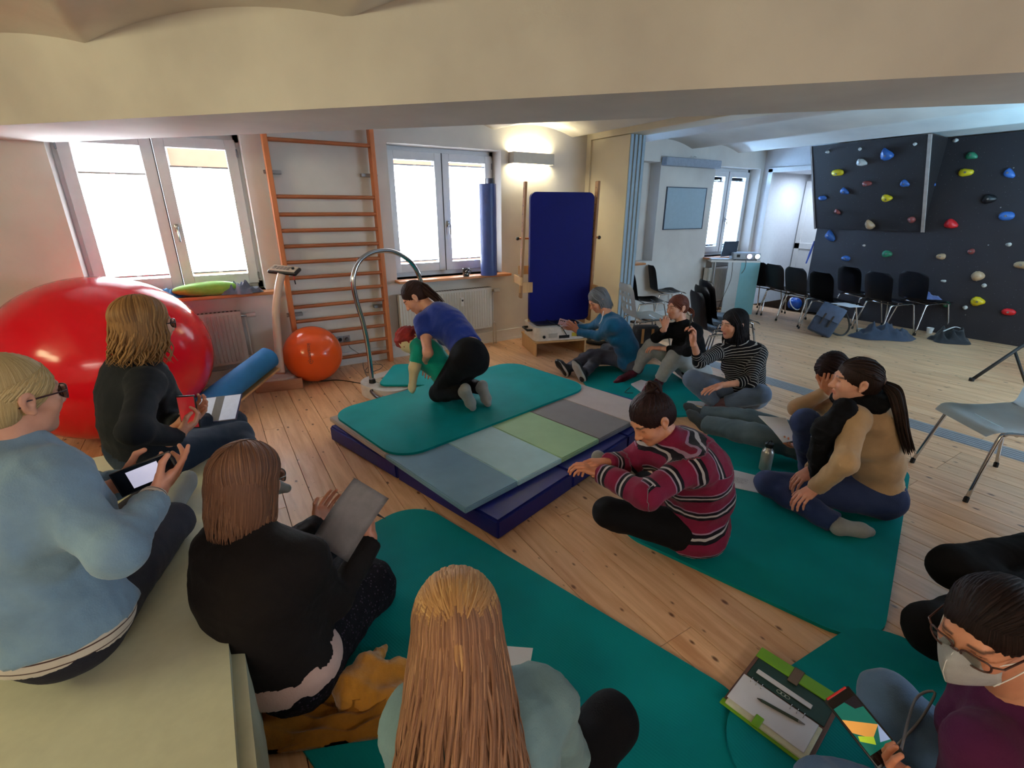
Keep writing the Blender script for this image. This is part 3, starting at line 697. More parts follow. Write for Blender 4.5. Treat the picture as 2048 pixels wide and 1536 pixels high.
mslab([pc2 + hd_ * x + yd2 * y for x, y in out], 0.0, 0.115, 0.03, 'plate_body', mat('plate_white2', srgb(206, 202, 202), 0.3), hp)
out = rounded(0.44, 0.30, 0.03)
B().poly([np.array([0, 0, .116]) + (pc2 + hd_ * (x - .08) + yd2 * y) * [1, 1, 0] for x, y in out], (0, 0, 0.004)).build('foot_panel', mat('panel_beige', srgb(190, 176, 156), 0.5), hp)
B().box((pc2 + hd_ * -.2) * [1, 1, 0] + [0, 0, .121], (0.03, 0.24, 0.004), rot=basis(hd_, yd2, (0, 0, 1))).build('slot', M_black, hp)
hh = (fz(742, 783, .1), fz(752, 793, .1), fz(764, 797, .1))
B().tube(smooth_pts([hh[0] + [0.02, .02, 0], hh[0], hh[1], hh[2], hh[2] + [.02, .03, 0]], 3), 0.013, seg=8).build('carry_handle', M_black, hp, smooth=True)

def foam_mat(name, pts_fn, th, z, label, cat='mat', group=None, m=None, r=0.14):
    """pts_fn: centre, width dir (unit), w, l"""
    c, u, w, l = pts_fn; v = np.array([-u[1], u[0], 0]); b = B()
    b.poly([(x, y, 0) for x, y in rounded(w, l, r)], (0, 0, th))
    es = [e for e in b.bm.edges if abs(e.verts[0].co.z - e.verts[1].co.z) < 1e-6]
    bmesh.ops.bevel(b.bm, geom=es, offset=min(0.006, th * 0.4), segments=2, affect='EDGES')
    o = b.build(name, m or M_teal, smooth='auto'); o.location = (c[0], c[1], z); o.rotation_euler = (0, 0, math.atan2(u[1], u[0])); return tag(o, label, cat, group)
sm = np.array([1.60, 4.13, 0])
foam_mat('exercise_mat', (sm, nrm([0.85, -0.53, 0]), 0.80, 0.62), 0.016, 0.124, 'short teal exercise mat lying across the white hoop plate', r=0.08)

# ---------------------------------------------------------------- tilt table
tt = empty('tilt_table', (0, 0, 0), 'upright tilt table with dark blue padded board on a white machine and wooden box', 'tilt table')
a0 = fz(1070, 713, 0); a1 = fz(1171, 705, 0); tx = nrm(a1 - a0); ty = np.array([-tx[1], tx[0], 0]); Wt = float(np.linalg.norm(a1 - a0)); Mt = basis(tx, ty, (0, 0, 1)); tc0 = (a0 + a1) / 2
def tb(x, y, z): return tc0 + tx * x + ty * y + np.array([0, 0, z])
B().box(tb(0, .27, .165), (Wt + 0.02, 0.56, 0.02), rot=Mt, bev=0.004).box(tb(-Wt / 2 + .01, .27, .078), (0.02, 0.54, 0.156), rot=Mt).box(tb(Wt / 2 - .01, .27, .078), (0.02, 0.54, 0.156), rot=Mt).box(tb(0, .53, .078), (Wt - .04, 0.02, 0.156), rot=Mt).build('wooden_box', M_birch, tt)
mslab([tb(0, .26, 0) + tx * x + ty * y for x, y in rounded(Wt, 0.5, 0.08)], 0.176, 0.16, 0.035, 'machine_body', mat('machine_white', srgb(212, 206, 200), 0.3), tt)
mslab([tb(0, .27, 0) + tx * x + ty * y for x, y in rounded(Wt - .1, 0.36, 0.04)], 0.336, 0.012, 0.004, 'machine_top', M_black, tt)
for sx in (-1, 1): B().cyl(tb(sx * Wt * .33, .012, .225), tb(sx * Wt * .33, .0, .225), 0.018, seg=16).build('port', M_black, tt)
B().box(tb(-.10, .006, .235), (0.11, 0.006, 0.05), rot=Mt).build('type_plate', mat('silver_label', srgb(170, 168, 164), 0.4), tt)
B().box(tb(.17, .006, .235), (0.07, 0.006, 0.045), rot=Mt).build('warning_label', mat('yellow_label', srgb(196, 172, 40), 0.5), tt)
B().box(tb(0.04, .008, .215), (0.13, 0.01, 0.035), rot=Mt).build('socket_recess', M_black, tt)
B().tube([tb(-Wt / 2 - .0, .12, .29), tb(-Wt / 2 - .06, .12, .29), tb(-Wt / 2 - .06, .30, .29), tb(-Wt / 2, .30, .29)], 0.014, seg=8).build('side_handle', M_black, tt, smooth=True)
B().tube(smooth_pts([tb(-.08, .3, .36), tb(-.06, .12, .355), tb(.0, .01, .33), tb(.06, -.01, .24)]), 0.006, seg=6).build('machine_cable', M_rubber, tt, smooth=True)
dB = depth(tb(0, .30, .5)) 
Mnavy = mat('navy_vinyl', srgb(10, 16, 96), 0.55, spec=.15, var=0.05, bump=0.06, bscale=60)
bl_, br_ = fd(1062, 641, dB), fd(1172, 648, dB)
zt = None
bx = nrm(tx); Wb = 0.63
# board in the vertical plane through the machine
def onv(x, y, off=0.30):
    n = ty; p0 = tb(0, off, 0); d = ray(x, y); t = np.dot(p0 - EYE, n) / np.dot(d, n); return EYE + d * t
c00, c10, c01, c11 = onv(1060, 638), onv(1178, 645), onv(1060, 384), onv(1187, 384)
zb_, zt_ = (c00[2] + c10[2]) / 2, (c01[2] + c11[2]) / 2
xb0 = (np.dot(c00 - tc0, tx) + np.dot(c01 - tc0, tx)) / 2; xb1 = (np.dot(c10 - tc0, tx) + np.dot(c11 - tc0, tx)) / 2
wB, hB = xb1 - xb0, zt_ - zb_
b = B(); cB = tb((xb0 + xb1) / 2, .30, (zb_ + zt_) / 2)
b.poly([cB + tx * x + np.array([0, 0, 1]) * y for x, y in rounded(wB, hB, 0.07)], ty * 0.06)
bmesh.ops.bevel(b.bm, geom=[e for e in b.bm.edges if abs(np.dot(np.array(e.verts[0].co - e.verts[1].co), ty)) < 1e-4], offset=0.018, segments=3, affect='EDGES')
b.build('padded_board', Mnavy, tt, smooth='auto')
B().box(cB + ty * 0.08 - np.array([0, 0, .12]), (wB - 0.02, 0.03, hB - .12), rot=Mt, bev=0.004).build('board_backing', M_birch, tt)
def rail(px0, py0, px1, py1, w, holes, off):
    p0 = onv(px0, py0, off); p1 = onv(px1, py1, off); v = nrm(p1 - p0); s_ = nrm(np.cross(v, ty)); L = float(np.linalg.norm(p1 - p0))
    o = B().box((p0 + p1) / 2, (0.03, w, L), rot=basis(tx, ty, v) if False else basis(nrm(np.cross(ty, v)), ty, v), bev=0.008).build('side_rail', mat('brown_beech', srgb(148, 104, 66), 0.5), tt)
    hb = B()
    for i in range(holes):
        q = p1 - v * (0.07 + i * 0.09); sxx = nrm(np.cross(ty, v))
        hb.cyl(q - sxx * 0.0165, q + sxx * 0.0165, 0.008, seg=8)
    hb.build('peg_holes', M_black, o)['kind'] = 'stuff'
    return p0, p1
rail(1041, 596, 1051, 363, 0.07, 8, .32); rail(1176, 640, 1196, 362, 0.09, 9, .32)
for px, py in ((1041, 477), (1193, 475)):
    q = onv(px, py, .36); s = 1 if px > 1100 else -1
    kn = B().cyl(q + tx * s * 0.03, q - tx * s * 0.16, 0.011).build('cross_rod', M_beech, tt)
    B().ball(q + tx * s * 0.035, 0.022, seg=12).build('knob', M_black, kn, smooth=True)
q0 = onv(1038, 574, .2)
B().box(onv(1052, 575, .3), (0.16, 0.02, 0.12), rot=Mt, bev=0.003).build('cross_board', M_birch, tt); B().box(onv(1049, 540, .44), (0.16, 0.02, 0.10), rot=Mt, bev=0.003).build('cross_board', M_birch, tt)
B().box(onv(1036, 560, .25), (0.022, 0.30, 0.09), rot=Mt, bev=0.004).build('handle_arm', M_birch, tt); B().box(onv(1184, 575, .3), (0.022, 0.30, 0.09), rot=Mt, bev=0.004).build('handle_arm', M_birch, tt)
# black tyre-like loop on the floor beside the table
lp = fz(1196, 680, 0.03); rl_ = B(); rl_.tube([(0.15 * math.cos(a), 0.15 * math.sin(a), 0) for a in [2 * math.pi * k / 32 for k in range(32)]], 0.028, seg=10, closed=True)
o = rl_.build('exercise_ring', M_rubber, smooth=True); o.location = lp; tag(o, 'black ring lying on the floor between tilt table and grey haired woman', 'ring')

# ---------------------------------------------------------------- stacked mats in the middle
M_bluevinyl = mat('royal_blue_vinyl', srgb(22, 30, 108), 0.4, spec=.3, var=0.06, bump=0.08, bscale=30)
def slab(name, pts, z0, h, m, parent, bev=0.008):
    b = B(); b.poly([np.array([p[0], p[1], z0]) for p in pts], (0, 0, h))
    bmesh.ops.bevel(b.bm, geom=list(b.bm.edges), offset=bev, segments=2, affect='EDGES'); return b.build(name, m, parent, smooth='auto')
cA, cBn = np.array([0.54, 3.45]), np.array([1.02, 1.79]); eu = nrm(cBn - cA); ev = np.array([-eu[1], eu[0]])   # eu: towards camera, ev: to the right
Lw = np.linalg.norm(cBn - cA)
fm = empty('folding_mattress', (0, 0, 0), 'thick royal blue folding mattress at the bottom of the centre stack', 'mattress')
mids = np.array([0.80, 2.645])
def quad(p, u0, u1, v0, v1): return [p + eu * u0 + ev * v0, p + eu * u1 + ev * v0, p + eu * u1 + ev * v1, p + eu * u0 + ev * v1]
h1 = float(np.dot(mids - cA, eu))
for (u0, u1, v0, v1) in ((0, h1 - 0.012, 0, 0.98), (h1, Lw, 0, 0.66), (h1, Lw, 0.664, 1.33), (0, h1 - .012, 0.99, 1.95), (h1, Lw, 1.334, 2.0)):
    slab('mattress_block', quad(cA, u0, u1, v0, v1), 0.001, 0.118, M_bluevinyl, fm, bev=0.012)
# patchwork folding mat
pm = empty('folding_mat', (0, 0, 0), 'patchwork folding mat in grey, blue, green and beige on the blue mattress', 'mat')
A = np.array([0.56, 3.52]); Bc = np.array([0.905, 1.93]); fu = nrm(Bc - A); fv = np.array([-fu[1], fu[0]]); LL = np.linalg.norm(Bc - A)
cols1 = [srgb(122, 158, 182), srgb(170, 206, 216), srgb(162, 196, 158), srgb(138, 134, 138), srgb(198, 184, 182)]
cols2 = [srgb(182, 168, 164), srgb(140, 138, 142), srgb(150, 180, 150), srgb(160, 190, 200), srgb(104, 138, 170)]
pwid = 0.388
def vinyl(i, c): return mat('vinyl_patch_%d' % i, c, 0.5, spec=.2, var=0.05, scale=6, bump=0.25, bscale=9)
for i in range(5):
    for row in (0, 1):
        u0, u1 = (LL / 2 + 0.002, LL) if row == 0 else (0, LL / 2 - 0.002)
        c = (cols1 if row == 0 else cols2)[i]
        q = [A + fu * a_ + fv * b_ for a_, b_ in ((u0, i * pwid), (u1, i * pwid), (u1, (i + 1) * pwid - .001), (u0, (i + 1) * pwid - .001))]
        slab('mat_panel', q, 0.122, 0.036, vinyl(i + 5 * row, c), pm, bev=0.006)
foam_mat('exercise_mat', (np.array([1.605, 3.275, 0]), nrm([0.975, 0.20, 0]), 1.90, 1.02), 0.016, 0.160, 'large teal exercise mat on top of the centre stack, under the kneeling woman', r=0.2)

# teal mats on the floor
foam_mat('exercise_mat', (np.array([2.66, 1.28, 0]), nrm([0.955, 0.30, 0]), 1.90, 1.20), 0.016, 0.001, 'teal mat under the women in striped cardigan and mustard jumper', r=0.2)
foam_mat('exercise_mat', (np.array([3.32, 3.02, 0]), nrm([0.92, -0.40, 0]), 1.0, 1.38), 0.016, 0.0012, 'teal mat along the folding rail under the three women at the back right', r=0.14)
foam_mat('exercise_mat', (np.array([0.54, 1.256, 0]), nrm([0.955, 0.295, 0]), 1.10, 1.93), 0.016, 0.0011, 'teal mat in the foreground under the women with papers', r=0.2)
foam_mat('exercise_mat', (np.array([1.55, 0.02, 0]), nrm([0.997, -0.07, 0]), 1.02, 1.1), 0.016, 0.0181, 'teal mat at the bottom right under the masked woman', r=0.22)

# cream block the two women at the left sit on
BZ = 0.42
b = B(); b.mm((-1.9, -0.3, 0.002), (-0.118, 3.03, BZ))
bmesh.ops.bevel(b.bm, geom=list(b.bm.edges), offset=0.035, segments=4, affect='EDGES')
M_bed = mat('cream_vinyl', srgb(198, 198, 172), 0.5, var=0.05, bump=0.06, bscale=20)
tag(b.build('foam_block', M_bed, smooth='auto'), 'large cream vinyl foam block at the left with two women sitting on it', 'foam block')
# ================================================================== second room: climbing wall, desk, chairs
def speckle(name, c):
    nt = NT(name); tc = nt.n('ShaderNodeTexCoord')
    vo = nt.n('ShaderNodeTexVoronoi', Scale=26.0); nt.l(tc.outputs['Object'], vo.inputs['Vector'])
    r = ramp(nt, vo.outputs['Distance'], [(0.05, srgb(110, 104, 112)), (0.09, c)]); no = nt.n('ShaderNodeTexNoise', Scale=3.0); nt.l(tc.outputs['Object'], no.inputs['Vector'])
    nt.l(r.outputs['Color'], nt.b.inputs['Base Color']); nt.b.inputs['Roughness'].default_value = 0.75
    n2 = nt.n('ShaderNodeTexNoise', Scale=160.0); nt.l(tc.outputs['Object'], n2.inputs['Vector']); bp = nt.n('ShaderNodeBump', Strength=0.5, Distance=0.002); nt.l(n2.outputs['Fac'], bp.inputs['Height']); nt.l(bp.outputs['Normal'], nt.b.inputs['Normal'])
    MATS[name] = nt.m; return nt.m
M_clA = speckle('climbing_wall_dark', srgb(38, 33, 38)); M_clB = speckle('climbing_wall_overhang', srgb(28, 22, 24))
cw = empty('climbing_wall', (8.5, 2.0, 0), 'dark speckled climbing wall with coloured holds behind the row of chairs', 'climbing wall')
XC = 8.5
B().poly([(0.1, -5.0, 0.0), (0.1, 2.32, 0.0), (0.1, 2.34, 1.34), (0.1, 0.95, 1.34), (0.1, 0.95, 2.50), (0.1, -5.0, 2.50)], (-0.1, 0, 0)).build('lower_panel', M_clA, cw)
# overhanging upper left panel
b = B(); q = [(-0.04, 1.34), (-0.62, 2.505), (0.1, 2.505), (0.1, 1.34)]
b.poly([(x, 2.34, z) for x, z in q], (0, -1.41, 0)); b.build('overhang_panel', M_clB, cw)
B().poly([(-0.05, 0.93, 1.33), (-0.63, 0.93, 2.505), (-0.60, 0.93, 2.505), (-0.02, 0.93, 1.33)], (0, -0.035, 0)).build('edge_trim', mat('pale_edge', srgb(168, 156, 150), 0.6), cw)
B().poly([(-0.05, 2.34, 1.33), (-0.63, 2.34, 2.505), (-0.60, 2.34, 2.505), (-0.02, 2.34, 1.33)], (0, 0.02, 0)).build('edge_trim', mat('pale_edge2', srgb(150, 140, 138), 0.6), cw)
holds = [(1477, 0, 0)]
HP = [  # px, py, colour, size, shape
 (1775, 308, 'blue', 13, 'w'), (1723, 324, 'white', 9, 'w'), (1676, 345, 'yellow', 10, 'o'), (1655, 304, 'white', 4, 'o'), (1720, 298, 'white', 4, 'o'), (1830, 288, 'white', 4, 'o'),
 (1735, 367, 'dull red', 8, 'o'), (1810, 366, 'blue', 8, 'w'), (1775, 396, 'yellow', 10, 'o'), (1689, 382, 'blue', 8, 'w'), (1645, 396, 'blue', 7, 'o'), (1674, 423, 'dull red', 6, 'w'), (1739, 448, 'tan', 10, 'w'), (1823, 439, 'dull red', 8, 'o'),
 (1866, 312, 'yellow', 9, 'o'), (1943, 311, 'green', 9, 'w'), (1933, 345, 'yellow', 11, 'o'), (2017, 346, 'blue', 10, 'w'), (1863, 366, 'blue', 8, 'w'), (1979, 398, 'black', 12, 'o'), (2014, 432, 'blue', 12, 'o'), (1902, 447, 'red', 11, 'w'),
 (1659, 471, 'blue', 11, 'w'), (1728, 491, 'white', 3, 'o'), (1775, 508, 'green', 9, 'o'), (1692, 517, 'blue', 8, 'o'), (1882, 513, 'tan', 8, 'o'), (1943, 503, 'dull red', 7, 'o'), (1956, 552, 'tan', 12, 'o'), (1887, 562, 'white', 4, 'o'), (1968, 571, 'white', 5, 'o'),
 (1957, 603, 'yellow', 12, 'o'), (1930, 615, 'white', 5, 'o'), (2018, 624, 'red', 10, 'o'), (2044, 530, 'tan', 11, 'o'), (2017, 489, 'white', 5, 'o'), (1911, 281, 'white', 5, 'o'), (1893, 609, 'green', 7, 'o')]
HC = {'blue': (50, 96, 166), 'white': (190, 190, 186), 'yellow': (206, 182, 30), 'dull red': (130, 62, 58), 'tan': (176, 148, 116), 'green': (44, 120, 88), 'black': (18, 18, 22), 'red': (198, 28, 34)}
WHERE = lambda px, py: 'upper left overhang' if (px < 1842 and py < 462) else 'main panel'
from collections import Counter
hcount = Counter()
nml_over = nrm([-1.165, 0, -0.58]) if False else nrm([-(2.505 - 1.34), 0, -0.58])
for px, py, cn, sz, sh in HP:
    over = px < 1842 and py < 462
    if over:
        p0 = np.array([XC - 0.05, 3.0, 1.34]); n = nrm([-1.165, 0, -0.58]); d = ray(px, py); t = np.dot(p0 - EYE, n) / np.dot(d, n); P = EYE + d * t
    else:
        n = np.array([-1.0, 0, 0]); P = fx(px, py, XC)
    r = sz * depth(P) / FPX * 1.0
    b = B(); rr = random.Random(px)
    b.ball((0, 0, 0), r, seg=14); 
    for v in b.bm.verts:
        c = v.co; k = 1 + 0.22 * math.sin(3 * c.x / r + px) * math.cos(2 * c.y / r + py); c *= k
        if sh == 'w':
            f = 0.5 - 0.5 * c.z / r; c.x *= 1.25 - 0.75 * f * 1.0; c.x += 0.25 * c.z
        c.z *= 0.72 if sh == 'o' else 0.9
        c.y = max(c.y * 0.75, -0.12 * r) if c.y > 0 else c.y * 0.1
    o = b.build('climbing_hold', mat('hold_' + cn.replace(' ', '_'), srgb(*HC[cn]), 0.35, var=0.08, bump=0.3, bscale=90), cw, smooth=True)
    y_ = n; x_ = nrm(np.cross([0, 0, 1], n)); z_ = np.cross(x_, y_) if False else nrm(np.cross(x_, y_))
    M3 = basis(x_, y_, z_); o.matrix_local = Matrix.Translation(Vector(P) - Vector((XC, 2.0, 0))) @ M3.to_4x4()
    if r > 0.03:
        o2 = B().cyl((0, 0.55 * r, 0), (0, 0.78 * r, 0), min(0.012, r * .2), seg=8).build('bolt', M_alu, o)
    o['label'] = '%s climbing hold' % cn
bt = B()
for i in range(8):
    for j in range(5): bt.cyl((-0.002, -4.0 + i * 0.6, 0.3 + j * 0.45), (0.0, -4.0 + i * 0.6, 0.3 + j * 0.45), 0.008, seg=6)
bt.build('bolt_holes', M_alu, cw)['kind'] = 'stuff'
# blue strap hanging at the left edge
s0_, s1_ = fy(1629, 482, 4.36), fy(1612, 527, 4.36)
tag(B().tube([s0_, (s0_ + s1_) / 2 + [.0, .0, -.01], s1_], [0.012, 0.02, 0.012], seg=6, flat=((1, 0, 0), 0.3)).build('strap', mat('navy_strap', srgb(26, 44, 110), 0.7)), 'dark blue strap hanging at the left edge of the climbing wall', 'strap')

# whiteboard and projection screen on the window wall
w0, w1 = fy(1334, 375, WY), fy(1402, 456, WY)
wbd = empty('whiteboard', ((w0[0] + 6.85) / 2, WY, (w0[2] + w1[2]) / 2), 'small whiteboard with thin grey frame on the far window wall', 'whiteboard')
hw_, hh_ = (6.85 - w0[0]) / 2, (w0[2] - w1[2]) / 2
B().mm((-hw_, -0.014, -hh_), (hw_, -0.002, hh_)).build('board', mat('whiteboard_enamel', srgb(168, 190, 204), 0.25, var=0.03), wbd)
M_dkalu = mat('dark_frame', srgb(76, 88, 104), 0.4, 0.3)
for lo, hi in (((-hw_ - .012, -0.02, -hh_ - .012), (-hw_, 0, hh_ + .012)), ((hw_, -0.02, -hh_ - .012), (hw_ + .012, 0, hh_ + .012)), ((-hw_, -0.02, -hh_ - .012), (hw_, 0, -hh_)), ((-hw_, -0.02, hh_), (hw_, 0, hh_ + .012))):
    B().mm(lo, hi).build('frame_bar', M_dkalu, wbd)
sc = empty('projection_screen', (6.40, WY, 2.28), 'rolled up projection screen case above the whiteboard', 'projection screen')
B().mm((-0.61, -0.11, -0.06), (0.61, -0.01, 0.055), bev=0.012).build('case', mat('screen_case', srgb(150, 160, 176), 0.5), sc)
B().tube([(0.0, -0.05, 0.055), (0.02, -0.06, 0.09), (0.05, -0.07, 0.08)], 0.006, seg=6).build('hook', M_chrome, sc)

# shell chairs
M_shell = mat('black_shell_plastic', srgb(26, 26, 32), 0.32, var=0.1, bump=0.15, bscale=200); M_shellw = mat('pale_shell_plastic', srgb(214, 224, 230), 0.35, var=0.03)
def shell_surface(u, v):
    """u across 0..1, v along: 0 front lip .. 1 top of the back; faces +y, seat at z=.45"""
    s = (u - 0.5) * 2
    if v < 0.42:
        t = v / 0.42; y = 0.24 - 0.42 * t; z = 0.445 - 0.02 * math.sin(math.pi * t) - (0.035 * (1 - t / 0.15) ** 2 if t < 0.15 else 0); w = 0.225
    elif v < 0.58:
        t = (v - 0.42) / 0.16; a = t * R(78); y = -0.18 - 0.075 * math.sin(a); z = 0.445 + 0.075 * (1 - math.cos(a)); w = 0.225 - 0.01 * t
    else:
        t = (v - 0.58) / 0.42; y = -0.253 - 0.075 * t; z = 0.505 + 0.33 * t; w = 0.215 + 0.01 * math.sin(t * math.pi)
    e = 1.0
    if v > 0.9: e = math.sqrt(max(0, 1 - ((v - 0.9) / 0.1) ** 2 * 0.55))
    if v < 0.05: e = 0.9 + v * 2
    x = s * w * e; c = abs(s) ** 3
    if v < 0.5: z += 0.022 * c * (1 if v > .1 else v * 10)
    else: y += 0.03 * c
    return np.array([x, y, z])
chair_proto = {}
def shell_chair(name, loc, rz, label, group=None, white=False):
    key = 'w' if white else 'k'
    root = empty(name, loc, label, 'chair', group, rz=rz)
    if key not in chair_proto:
        b = B(); m = M_shellw if white else M_shell
        holes = []
        nu, nv = 24, 48
        V = [[b.bm.verts.new(shell_surface(i / nu, j / nv)) for j in range(nv + 1)] for i in range(nu + 1)]
        hc = [((0.2 + 0.2 * a), 0.66 + 0.1 * c_) for a in range(4) for c_ in range(3)] if white else []
        for i in range(nu):
            for j in range(nv):
                uu, vv = (i + .5) / nu, (j + .5) / nv
                if any(abs(uu - h_[0]) * nu < 1.01 and abs(vv - h_[1]) * nv < 1.2 for h_ in hc): continue
                b.bm.faces.new((V[i][j], V[i + 1][j], V[i + 1][j + 1], V[i][j + 1]))
        bmesh.ops.solidify(b.bm, geom=list(b.bm.faces), thickness=0.006)
        shell = b.build('shell', m, None, smooth='auto'); me_s = shell.data; COL.objects.unlink(shell); bpy.data.objects.remove(shell)
        fr = []
        for sx in (-1, 1):
            f = B(); x0, x1 = sx * 0.20, sx * 0.235
            f.tube(smooth_pts([(x1, 0.25, 0.012), (x0, 0.17, 0.38), (x0, 0.145, 0.422), (x0, 0.10, 0.43), (x0, -0.12, 0.415), (x0, -0.165, 0.405), (x0, -0.19, 0.37), (x1, -0.27, 0.012)], 4), 0.0105, seg=8)
            q = f.build('side_frame', M_chrome, None, smooth=True); fr.append(q.data); COL.objects.unlink(q); bpy.data.objects.remove(q)
        f = B().cyl((-0.2, 0.08, 0.42), (0.2, 0.08, 0.42), 0.009, seg=8); q = f.build('cross_bar', M_chrome); fr.append(q.data); COL.objects.unlink(q); bpy.data.objects.remove(q)
        f = B().cyl((-0.2, -0.1, 0.41), (0.2, -0.1, 0.41), 0.009, seg=8); q = f.build('cross_bar', M_chrome); fr.append(q.data); COL.objects.unlink(q); bpy.data.objects.remove(q)
        caps = []
        for sx in (-1, 1):
            for yy in (0.25, -0.27):
                f = B().cyl((sx * 0.235, yy, 0.0), (sx * 0.234, yy * .99, 0.03), 0.014, seg=8); q = f.build('foot_cap', M_rubber); caps.append(q.data); COL.objects.unlink(q); bpy.data.objects.remove(q)
        chair_proto[key] = (me_s, fr, caps)
    me_s, fr, caps = chair_proto[key]
    for nm, me in [('shell', me_s)] + [('side_frame', f) for f in fr[:2]] + [('cross_bar', f) for f in fr[2:]] + [('foot_cap', c) for c in caps]:
        o = bpy.data.objects.new(nm, me); COL.objects.link(o); o.parent = root
    return root
def az(deg): return -R(deg)       # chair facing +y turned to azimuth (clockwise from +y)
cg = 'black shell chairs'
rows = [((1562, 634), 112, 'black shell chair at the left end of the row, nearest the white door'),
        ((1604, 646), 112, 'second black shell chair of the row, blue ball bag behind its legs'),
        ((1655, 664), 114, 'black shell chair with the blue backpack leaning against its frame'),
        ((1708, 644), 114, 'black shell chair set back behind the row, under the pale blue hold'),
        ((1765, 664), 114, 'black shell chair with a white sheet on the seat beside it'),
        ((1832, 662), 114, 'black shell chair at the right end with a blue scarf on its seat')]
for (px, py), a, lb in rows:
    p = fz(px, py, 0); shell_chair('shell_chair', (p[0], p[1], 0), az(a), lb, cg)
# chair behind the desk
p = fz(1512, 628, 0); shell_chair('shell_chair', (p[0] + .25, p[1] + 0.1, 0), az(95), 'black shell chair half hidden behind the projector desk panel', cg)
# nested stack of three in front of the desk
p = fz(1440, 655, .45)
for i, lb in enumerate(('bottom black shell chair of the nested stack behind the striped shirt woman', 'middle black shell chair of the nested stack behind the striped shirt woman', 'top black shell chair of the nested stack behind the striped shirt woman')):
    shell_chair('shell_chair', (p[0] + i * 0.05, p[1] - i * 0.01, i * 0.055), az(122), lb, cg)
# two black and one perforated pale chair beside the partition
p = fz(1328, 640, 0); shell_chair('shell_chair', (p[0] + .1, p[1] + .1, 0), az(118), 'black shell chair under the whiteboard with empty seat', cg)
p = fz(1290, 665, 0); shell_chair('shell_chair', (p[0] + .1, p[1] + .1, 0), az(116), 'black shell chair just behind the pale perforated chair', cg)
p = fz(1293, 630, .45); shell_chair('shell_chair', (p[0], p[1], 0), az(112), 'pale grey shell chair with rows of holes in its back beside the partition', 'pale shell chairs', white=True)
# pale chair cut by the right image border
p = fz(1943, 1008, 0)
shell_chair('shell_chair', (p[0] + 0.34, p[1] + 0.06, 0), az(-52), 'pale shell chair cut off at the right border of the picture', 'pale shell chairs', white=True)

# desk with white side panel, laptop and projector
dk = empty('desk', (0, 0, 0), 'white desk with tall pale blue side panel carrying the projector', 'desk')
D0 = fd(1423, 517, 8.3)
zt_ = 0.86
ta, tb_, tc_ = fz(1420, 516, zt_), fz(1519, 521, zt_), fz(1447, 510, zt_)
def dxy(px, py, z): return fz(px, py, z)
P00, P10_ = fd(1423, 518, 7.7), fd(1521, 524, 7.6); zt_ = (P00[2] + P10_[2]) / 2; P00[2] = zt_; P10_[2] = zt_; ux = nrm((P10_ - P00) * [1, 1, 0]); uy = np.array([-ux[1], ux[0], 0]); Ld = np.linalg.norm((P10_ - P00)[:2])
B().poly([P00, P10_, P10_ + uy * 0.30, P00 + uy * 0.30], (0, 0, -0.03)).build('desk_top', M_white, dk)
pa = P00 + ux * Ld * 0.36
M_pan = mat('panel_pale', srgb(196, 206, 214), 0.5, var=0.03)
pb = P00 + ux * Ld * 0.62
B().poly([pa - [0, 0, .03], pb - [0, 0, .03], (pb[0], pb[1], 0), (pa[0], pa[1], 0)], uy * 0.025).build('front_panel', M_pan, dk)
B().poly([pb - [0, 0, .03] - uy * .004, P10_ - [0, 0, .03] - uy * .004, (P10_[0], P10_[1] , 0), (pb[0], pb[1], 0)], uy * 0.025).build('front_panel', mat('panel_sky_blue', srgb(132, 196, 212), .5, var=.03), dk)
B().poly([P10_ - [0, 0, .03], P10_ + uy * .28 - [0, 0, .03], (P10_ + uy * .28) * [1, 1, 0], P10_ * [1, 1, 0]], -ux * 0.025).build('side_panel', M_pan, dk)
q = P00 + ux * 0.08 + uy * .06
B().cyl(q - [0, 0, .03], q * [1, 1, 0] + [0, 0, .03], 0.022).build('leg', M_alu, dk)
B().box(q * [1, 1, 0] + uy * .15 + [0, 0, .025], (0.05, 0.34, 0.03), rot=basis(ux, uy, (0, 0, 1)), bev=0.008).build('foot', M_black, dk)
q2 = P00 + ux * 0.08 + uy * .24
B().cyl(q2 - [0, 0, .03], q2 * [1, 1, 0] + [0, 0, .03], 0.022).build('leg', M_alu, dk)
cable('power_cable', [P10_ - ux * .25 + uy * .04, P10_ - ux * .22 - uy * .01, P10_ - ux * .22 - uy * .012 + [0, 0, -.12], P10_ - ux * .26 - uy * .012 + [0, 0, -.2]], 0.004, M_grey_cable, 'short cable end dangling over the pale desk panel')
cable('power_cable', [P00 + ux * .33 + [0, 0, -.03], P00 + ux * .34 + [0, 0, -.3], P00 + ux * .26 + [0, 0, -.6], P00 + ux * .2 + [0, 0, -.84]], 0.004, M_rubber, 'black cable hanging down beneath the laptop side of the desk')
MM = basis(ux, uy, (0, 0, 1))
lt = empty('laptop', (0, 0, 0), 'open dark laptop on the desk, its lid back towards the room', 'laptop')
lc = P00 + ux * Ld * 0.22 + uy * 0.10
B().box(lc + [0, 0, .01], (0.33, 0.2, 0.018), rot=MM, bev=0.003).build('laptop_base', M_alu, lt)
M_lap = mat('laptop_grey', srgb(52, 60, 76), 0.4)
l0 = lc + uy * -.02
dl = depth(l0)
B().poly([fd(1441, 514, dl), fd(1472, 510, dl), fd(1478, 482, dl + .03), fd(1449, 483, dl + .03)], uy * 0.012).build('lid', M_lap, lt)
pj = empty('projector', (0, 0, 0), 'white projector with glowing lens on the desk, facing the camera', 'projector')
pmid = P00 + ux * Ld * 0.72 + uy * 0.15
B().box(pmid + [0, 0, .065], (0.42, 0.26, 0.105), rot=MM, bev=0.02, seg=3).build('housing', mat('projector_white', srgb(176, 184, 196), 0.35), pj, smooth='auto')
